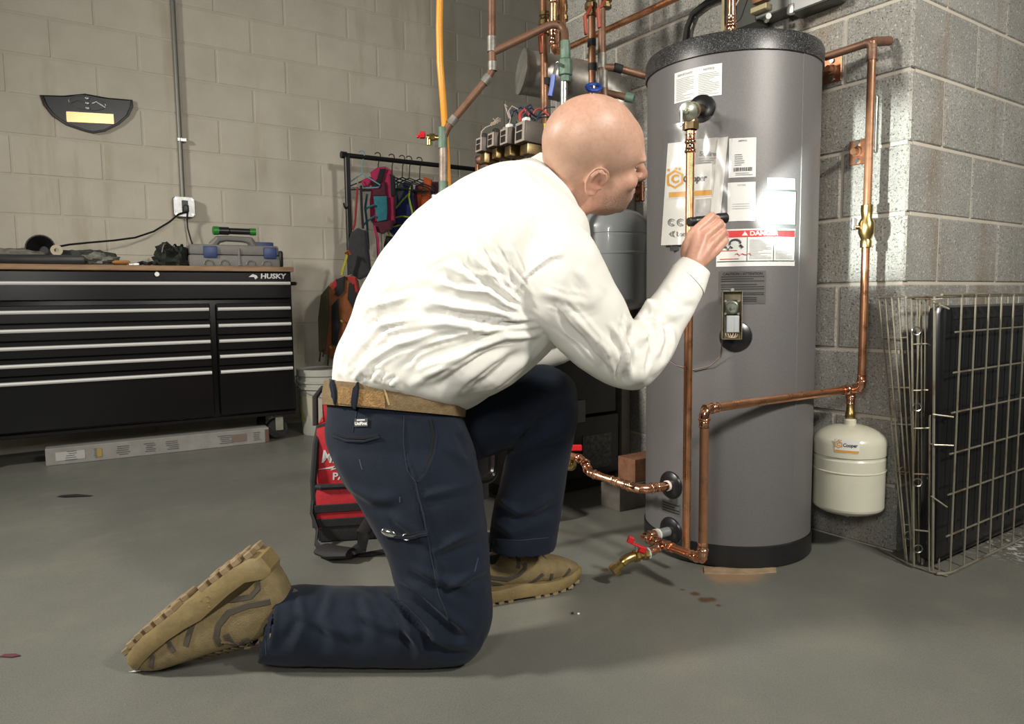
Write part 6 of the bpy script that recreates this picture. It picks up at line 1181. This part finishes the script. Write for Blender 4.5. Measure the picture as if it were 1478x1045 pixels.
# face and knuckle modelling in the head's own frame
HI = np.array(HM.inverted()); Lh = (np.c_[V, np.ones(len(V))]@HI.T)[:, :3]; Nn = normals(V, Fq)
def gs(c, r): d = (Lh-np.array(c))/np.array(r); return np.exp(-(d**2).sum(1))
dsp = np.zeros(len(V))
for s_ in (-1, 1):
    dsp -= .010*gs((s_*.032, .092, -.008), (.017, .02, .010)); dsp += .0050*gs((s_*.032, .084, -.009), (.010, .014, .0055)); dsp -= .0018*gs((s_*.032, .088, -.0145), (.014, .02, .0022)); dsp -= .003*gs((s_*.030, .085, -.050), (.012, .02, .018))
    dsp -= .006*gs((s_*.090, -.018, -.012), (.010, .0075, .0095)); dsp += .0015*gs((s_*.030, .095, .013), (.022, .02, .005))
dsp -= .003*gs((0, .10, -.0755), (.020, .02, .0022)); dsp -= .002*gs((0, .095, -.093), (.016, .02, .006))
skull = (np.abs(Lh) < .2).all(1) & ((px_:=topx(V)[0])[:, 1] < 330)
wt = np.where(skull, np.clip(1-1.3*(gs((.088, -.022, -.012), (.022, .034, .045))+gs((-.088, -.022, -.012), (.022, .034, .045))+gs((0, .115, -.03), (.022, .03, .035))+.7*gs((0, .095, -.075), (.03, .03, .02))), 0, 1), 0)
V0 = V; V = lap(V, ed, 1, .5, wt)
for _ in range(70): V = lap(V, ed, 1, .5, wt)
Nn = normals(V, Fq); V = V+Nn*(.0012*wt)[:, None]
V = V+Nn*dsp[:, None]
tint = np.zeros((len(V), 4)); tint[:, 3] = 1
hm = (np.abs(Lh) < .17).all(1)
beard = np.clip((-.045-Lh[:, 2])/.02+(Lh[:, 1]-.01)/.06, 0, 1)*np.clip((Lh[:, 1]+.012)/.02, 0, 1)*np.clip((-.022-Lh[:, 2])/.02, 0, 1)*(1-gs((0, .10, -.075), (.025, .03, .012)))*(1-np.clip(gs((.06, .06, -.03), (.03, .03, .02))+gs((-.06, .06, -.03), (.03, .03, .02)), 0, 1)); tint[:, 0] = np.where(hm, beard, 0)
for s_ in (-1, 1): tint[:, 0] = np.maximum(tint[:, 0], np.where(hm, .75*gs((s_*.032, .098, .012), (.020, .03, .0045)), 0)); tint[:, 0] = np.maximum(tint[:, 0], np.where(hm, .9*gs((s_*.032, .086, -.0150), (.013, .02, .0018)), 0))
shave = gs((.07, -.02, .035), (.06, .07, .05))+gs((-.07, -.02, .035), (.06, .07, .05))+gs((0, -.10, .02), (.07, .05, .06)); tint[:, 2] = np.where(hm, np.clip(shave, 0, 1), 0)
red = .9*(gs((.088, -.022, -.012), (.016, .03, .04))+gs((-.088, -.022, -.012), (.016, .03, .04)))+.5*gs((0, .115, -.04), (.02, .02, .02))+.4*(gs((.05, .065, -.04), (.03, .03, .025))+gs((-.05, .065, -.04), (.03, .03, .025)))+.55*gs((.05, -.02, -.085), (.05, .05, .04))
tint[:, 1] = np.where(hm, np.clip(red, 0, 1), 0); px_, z_ = topx(V)
hand = (px_[:, 0] > 970) & (px_[:, 1] < 400); tint[hand, 1] = .22
for p in ((1003, 335), (1016, 342), (1027, 352), (1035, 360), (1031, 311), (1038, 323), (1043, 335)): tint[:, 1] += np.where(hand, .35*np.exp(-((px_-np.array(p))**2).sum(1)/40), 0)
M_skin, N, L, b = node_mat('skin'); at_ = N.new('ShaderNodeAttribute'); at_.attribute_name = 'tint'; sp = N.new('ShaderNodeSeparateColor'); L.new(at_.outputs['Color'], sp.inputs['Color']); tc = N.new('ShaderNodeTexCoord').outputs['Object']
c = ramp(N, L, noise(N, L, tc, 22, 6), [(.3, (.49, .275, .195)), (.7, (.60, .365, .27))])
c = mix(N, L, ramp(N, L, noise(N, L, tc, 130, 4), [(.48, (0, 0, 0)), (.72, (.45, .45, .45))]), c, (.44, .20, .13))
m1 = N.new('ShaderNodeMath'); m1.operation = 'MULTIPLY'; m1.inputs[1].default_value = .55; L.new(sp.outputs['Green'], m1.inputs[0]); c = mix(N, L, m1.outputs[0], c, (.52, .17, .11))
m2 = N.new('ShaderNodeMath'); m2.operation = 'MULTIPLY'; m2.inputs[1].default_value = .42; L.new(sp.outputs['Blue'], m2.inputs[0]); c = mix(N, L, m2.outputs[0], c, (.30, .22, .15))
sv = ramp(N, L, noise(N, L, tc, 420, 3, .7), [(.42, (1, 1, 1)), (.60, (.35, .35, .35))]); m3 = N.new('ShaderNodeMath'); m3.operation = 'MULTIPLY'; L.new(sp.outputs['Red'], m3.inputs[0]); L.new(sv, m3.inputs[1]); m4 = N.new('ShaderNodeMath'); m4.operation = 'MULTIPLY'; m4.inputs[1].default_value = .72; L.new(m3.outputs[0], m4.inputs[0]); c = mix(N, L, m4.outputs[0], c, (.085, .055, .038))
L.new(c, b.inputs['Base Color']); b.inputs['Roughness'].default_value = .46; b.inputs['Subsurface Weight'].default_value = .12; b.inputs['Subsurface Radius'].default_value = (.010, .004, .002); b.inputs['Subsurface Scale'].default_value = .6
bp = N.new('ShaderNodeBump'); bp.inputs['Strength'].default_value = .14; bp.inputs['Distance'].default_value = .001; L.new(noise(N, L, tc, 240, 4), bp.inputs['Height']); L.new(bp.outputs['Normal'], b.inputs['Normal'])
MAN = mkobj('person', V, Fq, M_skin, None, True, body0)
ca_ = MAN.data.color_attributes.new('tint', 'FLOAT_COLOR', 'POINT'); ca_.data.foreach_set('color', tint.ravel())
tag(MAN, 'bald man in white shirt and navy trousers kneeling at the heater with a torch', 'person')
for s_ in (-1, 1): q = MB(); q.ball((s_*.032, .0715, -.010), .0102, HM, 16, 12); q.build('eye', mat('eye_white', (.6, .57, .53), .25), MAN)
def cloth(name, V, Fq, m_): return mkobj(name, V, Fq, m_, MAN)
TRO = cloth('trousers', tr_V, tr_F, M_nav); SHI = cloth('shirt', sh_V, sh_F, M_shirt)
def bvh(V, Fq): return BVHTree.FromPolygons([Vector(v) for v in V], Fq)
B_t, B_s = bvh(tr_V, tr_F), bvh(sh_V, sh_F)
def hit(B, px, py, off=.002):
    d = ray(px, py).normalized(); l, n_, i, ds = B.ray_cast(CP, d)
    if l is None: return at(px, py, 1.45), -d
    if n_.dot(d) > 0: n_ = -n_
    return l+n_*off, n_
def ribbon(B, pts, w, th=.0022, off=.001, sub=5):
    """flat strip laid on the cloth along picture points, w metres wide"""
    P2 = [];
    for i in range(len(pts)-1):
        for k in range(sub): t = k/sub; P2.append((pts[i][0]*(1-t)+pts[i+1][0]*t, pts[i][1]*(1-t)+pts[i+1][1]*t))
    P2.append(pts[-1]); H_ = [hit(B, *p, off) for p in P2]; q = MB(); n = len(H_); vs = []
    for i, (p, nn) in enumerate(H_):
        t = (H_[min(i+1, n-1)][0]-H_[max(i-1, 0)][0]).normalized(); s = nn.cross(t).normalized()
        vs += [p-s*w/2, p+s*w/2, p+s*w/2*.8+nn*th, p-s*w/2*.8+nn*th]
    fs = [(0, 1, 2, 3), tuple(reversed(range(4*n-4, 4*n)))]
    for i in range(n-1):
        for k in range(4): fs.append((4*i+k, 4*i+(k+1) % 4, 4*i+4+(k+1) % 4, 4*i+4+k))
    return q.add(vs, fs)
# collar and cuff
cg = []
top_r = [(778, 221), (800, 246), (817, 274), (832, 303)]; bot_r = [(753, 236), (775, 262), (797, 293), (822, 326)]
cen = (at(805, 262, 1.495)); q = MB(); n = 40; vs = []
for rr in (0, 1, 2, 3):
    A_, B_ = ((778, 221), (833, 303)) if rr in (0, 3) else ((752, 236), (826, 328))
    a, b_ = at(*A_, 1.495), at(*B_, 1.495); c = (a+b_)/2; ha = (b_-a)/2; hb2 = Ls*(.070 if rr in (0, 3) else .086)
    if rr == 3: ha *= .93; hb2 *= .93
    if rr == 2: c = c; ha *= .94; hb2 *= .94
    for k in range(n): t = 2*math.pi*k/n; vs.append(c+ha*math.cos(t)+hb2*math.sin(t))
o_ = [0, 1, 2, 3]
q.add(vs, [(r_*n+k, r_*n+(k+1) % n, ((r_+1) % 4)*n+(k+1) % n, ((r_+1) % 4)*n+k) for r_ in range(4) for k in range(n)]); q.build('collar', M_shirt, SHI, 60)
secs = [S2((973, 383), (1013, 425), 1.594, .0445, Ls, 1.03), S2((985, 371), (1022, 396), 1.616, .0395, Ls, 1.03), S2((985, 371), (1022, 396), 1.616, .034, Ls, .9), S2((974, 383), (1012, 424), 1.596, .036, Ls, .9)]
q = MB(); sect(q, secs, 36, 2.1, False); q.f += [(3*36+k, 3*36+(k+1) % 36, (k+1) % 36, k) for k in range(36)]; q.build('cuff', M_shirt, SHI, 50)
# belt: woven band round the waist, loops, buckle side tongue
M_belt = mat('tan_webbing', (.20, .135, .065), .8, 0, .3, 60, bump=.5, bs=300); M_belt2 = mat('tan_pile', (.30, .175, .065), .9, 0, .4, 90, bump=.8, bs=260)
def bring(f0, k=1.0):
    A_ = (474+(472-474)*f0, 552+(585-552)*f0); B_ = (668, 576+(602-576)*f0); c, a, b_ = S2(A_, B_, 1.56, .180, Lw, 1.02*k); return c, a, b_*k
q = MB(); sect(q, [bring(0, .97), bring(0, 1.015), bring(.5, 1.03), bring(1, 1.015), bring(1, .97)], 56, 2.4, False); BELT = q.build('belt', M_belt, MAN, 50)
Bb = bvh([Vector(v) for v in q.v], q.f)
def beltpatch(x0, x1, off):
    vs = []; xs_ = np.linspace(x0, x1, 8)
    for f0 in (.10, .90):
        for x in xs_: y = (555 if f0 < .5 else 581)+(x-478)*(.150 if f0 < .5 else .095); vs.append(hit(Bb, x, y, off)[0])
    return MB().add(vs, [(i, i+1, 9+i, 8+i) for i in range(7)])
q = beltpatch(489, 556, .0025); tag(q.build('hook_pile', M_belt2, BELT), 'fuzzy lighter tan patch'); q = ribbon(Bb, [(555, 560), (562, 584)], .004, .002, .002, 4); q.build('stitched_end', mat('tan_stitch', (.40, .29, .14), .8), BELT)
for pts in ([(517, 551), (514, 570), (511, 592)], [(480, 548), (484, 566), (486, 592)]): ribbon(Bb, pts, .014, .004, .003, 4).build('belt_loop', M_nav, TRO)
# trouser details
M_seam = mat('navy_seam', (.010, .014, .026), .9); M_dk = mat('pocket_dark', (.004, .005, .008), .95); M_st = mat('navy_stitch', (.035, .05, .085), .9)
ribbon(B_t, [(481, 629), (500, 636), (525, 637), (548, 631)], .004, .003, .001).build('pocket_welt', M_nav, TRO); ribbon(B_t, [(482, 626), (500, 631), (525, 632), (546, 628)], .006, .0006, .001).build('pocket_slit', M_dk, TRO)
ribbon(B_t, [(624, 606), (630, 628), (627, 655), (614, 684), (603, 696)], .005, .003, .001).build('pocket_edge', M_nav, TRO); ribbon(B_t, [(621, 606), (626, 628), (624, 652), (614, 676)], .008, .0006, .001).build('pocket_slit', M_dk, TRO)
ribbon(B_t, [(583, 600), (582, 640), (588, 680), (600, 695)], .0025, .0012, .0004).build('pocket_seam', M_seam, TRO)
ribbon(B_t, [(556, 772), (585, 776), (619, 771)], .007, .004, .001).build('thigh_pocket_hem', M_nav, TRO); ribbon(B_t, [(553, 768), (585, 772), (618, 767)], .005, .0006, .001).build('pocket_slit', M_dk, TRO)
ribbon(B_t, [(600, 697), (612, 745), (622, 800), (634, 860), (650, 900)], .0030, .0014, .0004).build('side_seam', M_seam, TRO); ribbon(B_t, [(515, 594), (512, 610), (509, 624)], .0025, .0012, .0004).build('dart', M_seam, TRO)
ribbon(B_t, [(388, 862), (382, 900), (384, 945)], .0012, .0006, .0004).build('hem_stitch', M_st, TRO); ribbon(B_t, [(708, 778), (750, 780), (800, 775)], .0012, .0006, .0004).build('hem_stitch', M_st, TRO)
p, nn = hit(B_t, 522, 610, .002); tx = (rt0-nn*rt0.dot(nn)).normalized(); ty = nn.cross(tx); ty = ty if ty.z > 0 else -ty; TMt = frame(tx, ty, nn, p); q = MB(); q.box((0, 0, 0), (.030, .016, .0016), .0005, TMt); lt = q.build('maker_tag', mat('tag_grey', (.045, .045, .045), .7), TRO); q = MB(); vs, fs = text('UniFirst', .0085, .0003); q.add(vs, fs, TMt @ Matrix.Translation((0, -.002, .0012))); q.box((0, .005, .0012), (.018, .002, .0004), 0, TMt); tag(q.build('lettering', M_paper, lt, 0), kind='stuff')
for pts in ([(519, 663), (521, 672), (523, 678)], [(690, 805), (685, 825)], [(577, 717), (577, 725)]): ribbon(B_t, pts, .0022, .0005, .0003, 3).build('lint', M_st, TRO)
# key fob in the thigh pocket and the torch in the hand (things the worker carries)
p, nn = hit(B_t, 563, 768, .004); ax_ = (cr*.9-cu*.3).normalized(); az = -fw0; ay = az.cross(ax_).normalized()
KF = thing('key_fob', p, 'oval chrome key fob sticking out of the thigh pocket', 'keys'); q = MB(); q.ball((0, 0, 0), (.017, .0085, .006), frame(ax_, ay, az, p), 18, 12); q.build('fob', mat('chrome', (.75, .74, .70), .12, 1), KF); q = MB(); q.tube([p+ax_*(.016+.004*math.cos(a))+ay*.004*math.sin(a) for a in np.linspace(0, 6.28, 10)[:-1]], .0010, 6, closed=True); q.build('split_ring', M_steel, KF); p2 = hit(B_t, 588, 774, .003)[0]; q = MB(); q.tube([p2+cr*.008*math.cos(a)+cu*.006*math.sin(a) for a in np.linspace(0, 6.28, 12)[:-1]], .0012, 6, closed=True); q.build('key_ring', M_steel, KF)
f0, f1 = at(994, 320.5, 1.666), at(1048, 314.5, 1.708); fa_ = (f1-f0).normalized(); fl_ = (f1-f0).length
FLT = thing('flashlight', f0, 'small black flashlight held in the raised hand against the copper pipe', 'flashlight'); FM = frame(*basis(fa_), f0)
MB().lathe([(.0085, .0), (.0105, .001), (.0108, .012), (.0100, .013), (.0100, .020), (.0106, .021), (.0106, fl_*.62), (.0098, fl_*.64), (.0112, fl_*.70), (.0128, fl_*.76), (.0128, fl_*.98), (.0112, fl_), (.0110, fl_-.006)], 28, FM).build('barrel', M_black, FLT)
MB().lathe([(.006, -.0012), (.0075, .0), (.0075, .002)], 20, FM).build('tail_button', M_blackrub, FLT); q = MB()
for z in (.022, .026, .030): q.lathe([(.0108, z), (.0112, z+.001), (.0108, z+.002)], 24, FM, False)
q.build('grip_rings', M_black, FLT); lens = mat('lens', (1, .98, .92), .2, emit=30); MB().lathe([(.0106, fl_-.005), (.0005, fl_-.0045)], 24, FM).build('lens', lens, FLT)
sl = bpy.data.lights.new('torch_beam', 'SPOT'); sl.energy = 46; sl.spot_size = R(47); sl.spot_blend = .55; sl.shadow_soft_size = .010; sl.color = (.93, 1, .95); so = bpy.data.objects.new('torch_beam', sl); COL.objects.link(so); so.location = f1+fa_*.004
tgt = at(1262, 285, 2.13); so.rotation_euler = (tgt-so.location).to_track_quat('-Z', 'Y').to_euler()
# ---------------------------------------------------------------- boots
M_up = mat('boot_coyote', (.205, .155, .072), .85, 0, .22, 50, bump=.5, bs=420); M_sole = mat('sole_tan', (.235, .17, .072), .65, 0, .25, 24, bump=.2, bs=120); M_tread = mat('tread_tan', (.27, .195, .105), .75, 0, .25, 30); M_trim = mat('boot_trim', (.055, .045, .032), .8); M_lace = mat('lace_tan', (.12, .088, .046), .85, 0, .5, 200); M_sock = mat('sock_black', (.010, .011, .014), .95)
BX = [(-.004, .030, .070, .020), (.008, .028, .102, .030), (.035, .027, .122, .034), (.070, .027, .126, .036), (.105, .027, .122, .039), (.135, .027, .112, .042), (.165, .026, .101, .046), (.200, .026, .090, .049), (.235, .027, .080, .048), (.265, .029, .071, .043), (.290, .033, .059, .032), (.303, .038, .052, .017)]
def boot(M, label):
    q = MB(); secs = [(Vector((x, 0, (a+b_)/2)), Vector((0, 0, (b_-a)/2)), Vector((0, w, 0))) for x, a, b_, w in BX]; up_ = MB(); sect(up_, dense(secs, 4), 24, 2.5)
    up_.v = [tuple(v) for v in up_.v]; BV = BVHTree.FromPolygons([Vector(v) for v in up_.v], up_.f)
    q.add(up_.v, up_.f, M); bo = tag(q.build('boot', M_up, MAN, 50), label)
    # midsole: outline swept through two heights, rockered at the toe
    def outline(k):
        o = []
        for s_, rng in ((1, BX), (-1, BX[::-1])):
            for x, a, b_, w in rng: o.append((x+(0.0), s_*(w*1.0+.004*k)))
        return o
    def zl(x): return .016*max(0, (x-.21)/.1)**2+.004*max(0, (.03-x)/.03)
    o1 = outline(1); n = len(o1); vs = []
    for zz, kx_ in ((.008, .96), (.016, 1.02), (.030, 1.02), (.036, .98)):
        for x, y in o1: side = .010*math.exp(-((x-.13)/.03)**2) if zz > .028 else 0; vs.append((.15+(x-.15)*kx_*1.015, y*kx_, zz+zl(x)+side*.6+(.010 if (x < .02 and zz > .028) else 0)))
    q = MB(); q.add(vs, [tuple(reversed(range(n))), tuple(range(3*n, 4*n))]+[(r_*n+i, r_*n+(i+1) % n, (r_+1)*n+(i+1) % n, (r_+1)*n+i) for r_ in range(3) for i in range(n)], M); so_ = q.build('midsole', M_sole, bo, 40)
    q = MB(); rng = random.Random(4)
    for k in range(13):
        x = .006+k*.0235
        w = np.interp(x, [b_[0] for b_ in BX], [b_[3] for b_ in BX])
        if .105 < x < .15: continue
        for s_ in (-1, 1): q.box((x, s_*w*.62, .004+zl(x)), (.015, w*.80, .010), .0015, M)
    tag(q.build('tread_lugs', M_tread, bo), kind='stuff')
    q = MB(); vs = []
    for s_ in (-1, 1):
        for r_ in range(3):
            for k in range(5): q.ball((.10+k*.013+r_*.004, s_*np.interp(.12, [b_[0] for b_ in BX], [b_[3] for b_ in BX])*1.075, .018+r_*.008), .0022, M, 6, 4)
    tag(q.build('side_studs', M_sole, so_), kind='stuff')
    hx_, hy_ = (900, 180), None
    def zb(zx, zy): rx, ry = zx-905, zy-178; return ((-rx*.809+ry*.588)/952*.300, (rx*.588+ry*.809)/952*.300)
    def stripe(name, pts, w, m_, th=.0022):
        for s_ in (-1, 1):
            P2 = [zb(*p) for p in pts]; out = []
            for i in range(len(P2)-1):
                for k in range(4): t = k/4; x, z = P2[i][0]*(1-t)+P2[i+1][0]*t, P2[i][1]*(1-t)+P2[i+1][1]*t; l, nn, _, _ = BV.ray_cast(Vector((x, s_*.2, z)), Vector((0, -s_, 0))); out.append((l, nn)) if l is not None else None
            if len(out) < 3: continue
            vs = []; n_ = len(out)
            for i, (p, nn) in enumerate(out): nn = nn if nn.y*s_ > 0 else -nn; t = (out[min(i+1, n_-1)][0]-out[max(i-1, 0)][0]).normalized(); sd = nn.cross(t).normalized(); vs += [p-sd*w/2, p+sd*w/2, p+sd*w*.4+nn*th, p-sd*w*.4+nn*th]
            fs = [(0, 1, 2, 3), tuple(reversed(range(4*n_-4, 4*n_)))]+[(4*i+k, 4*i+(k+1) % 4, 4*i+4+(k+1) % 4, 4*i+4+k) for i in range(n_-1) for k in range(4)]
            MB().add(vs, fs, M).build(name, m_, bo)
    stripe('heel_trim', [(938, 300), (945, 370), (900, 415), (800, 440), (720, 450), (690, 432)], .0085, M_trim); stripe('ankle_trim', [(1000, 435), (880, 460), (775, 505), (718, 570), (702, 630), (722, 690)], .0105, M_trim); stripe('side_trim', [(625, 480), (575, 590), (535, 700)], .0095, M_trim); stripe('side_trim', [(515, 560), (450, 660), (490, 725)], .0095, M_trim); stripe('toe_trim', [(335, 680), (358, 745), (330, 830)], .0085, M_trim); stripe('eyelet_tab', [(752, 612), (775, 670), (800, 690)], .0105, M_trim); stripe('eyelet_tab', [(800, 690), (835, 660), (865, 645)], .0105, M_trim)
    # laces across the tongue
    q = MB()
    for k in range(7):
        x = .108+k*.014; z = np.interp(x, [b_[0] for b_ in BX], [b_[2] for b_ in BX])
        for s_ in (-1, 1): q.tube([(x, -s_*.026, z-.008), (x+.005, -s_*.010, z+.005), (x+.009, s_*.010, z+.004), (x+.014, s_*.026, z-.010)], .0030, 6)
    z = .118; q.tube([(.10, 0, z+.006), (.095, .016, z+.014), (.105, .034, z+.004), (.11, .020, z)], .0022, 6); q.tube([(.10, 0, z+.006), (.098, -.018, z+.014), (.112, -.036, z), (.112, -.018, z)], .0022, 6); q.tube([(.10, 0, z+.006), (.12, .03, z-.012), (.135, .046, z-.03)], .0020, 6); q.tube([(.10, 0, z+.006), (.12, -.03, z-.012), (.13, -.047, z-.03)], .0020, 6)
    q.v = [tuple(M @ Vector(v)) for v in q.v]; tag(q.build('laces', M_lace, bo), kind='stuff')
    q = MB(); q.tube([M @ Vector(v) for v in ((-.002, 0, .095), (-.010, 0, .112), (-.008, 0, .130), (.004, 0, .128))], .0035, 8, flat=2); q.build('pull_loop', M_trim, bo)
    q = MB(); c = [M @ Vector((.055+.040*math.cos(a), .031*math.sin(a), .124-.004*math.cos(2*a)+.002*math.cos(a))) for a in np.linspace(0, 2*math.pi, 25)[:-1]]; q.tube(c, .0062, 8, closed=True); q.build('padded_collar', M_up, bo)
    q = MB(); q.tube([M @ Vector(v) for v in ((.060, 0, .09), (.056, 0, .13), (.052, 0, .155))], [.034, .036, .037], 18); q.build('sock', M_sock, bo)
    return bo
# kneeling foot: toes on the floor, heel up behind
tz = at(177, 926, 1.445); hz_ = at(366, 786, 1.435); xa_ = (tz-hz_); Lb = xa_.length; xa_ = xa_.normalized(); za = (at(432, 880, 1.45)-at(345, 815, 1.45)); za = (za-xa_*za.dot(xa_)).normalized(); ya = za.cross(xa_); sB = Lb/.306
boot(frame(xa_*sB, ya*sB, za*sB*1.14, hz_), 'tan boot of the kneeling foot, sole up and toe on the floor')
th_, he_ = onZ(842, 846, .0), onZ(694, 878, .0); he_ = Vector((he_.x, he_.y, 0)); xb_ = (th_-he_); Lb = xb_.length; xb_.normalize(); sB = 1.05; org_ = th_-xb_*(.306*sB); yb_ = up0.cross(xb_)
org_ = org_+yb_*.035
boot(frame(xb_*sB, yb_*sB, up0*sB, org_), 'tan boot of the front foot, flat on the floor')
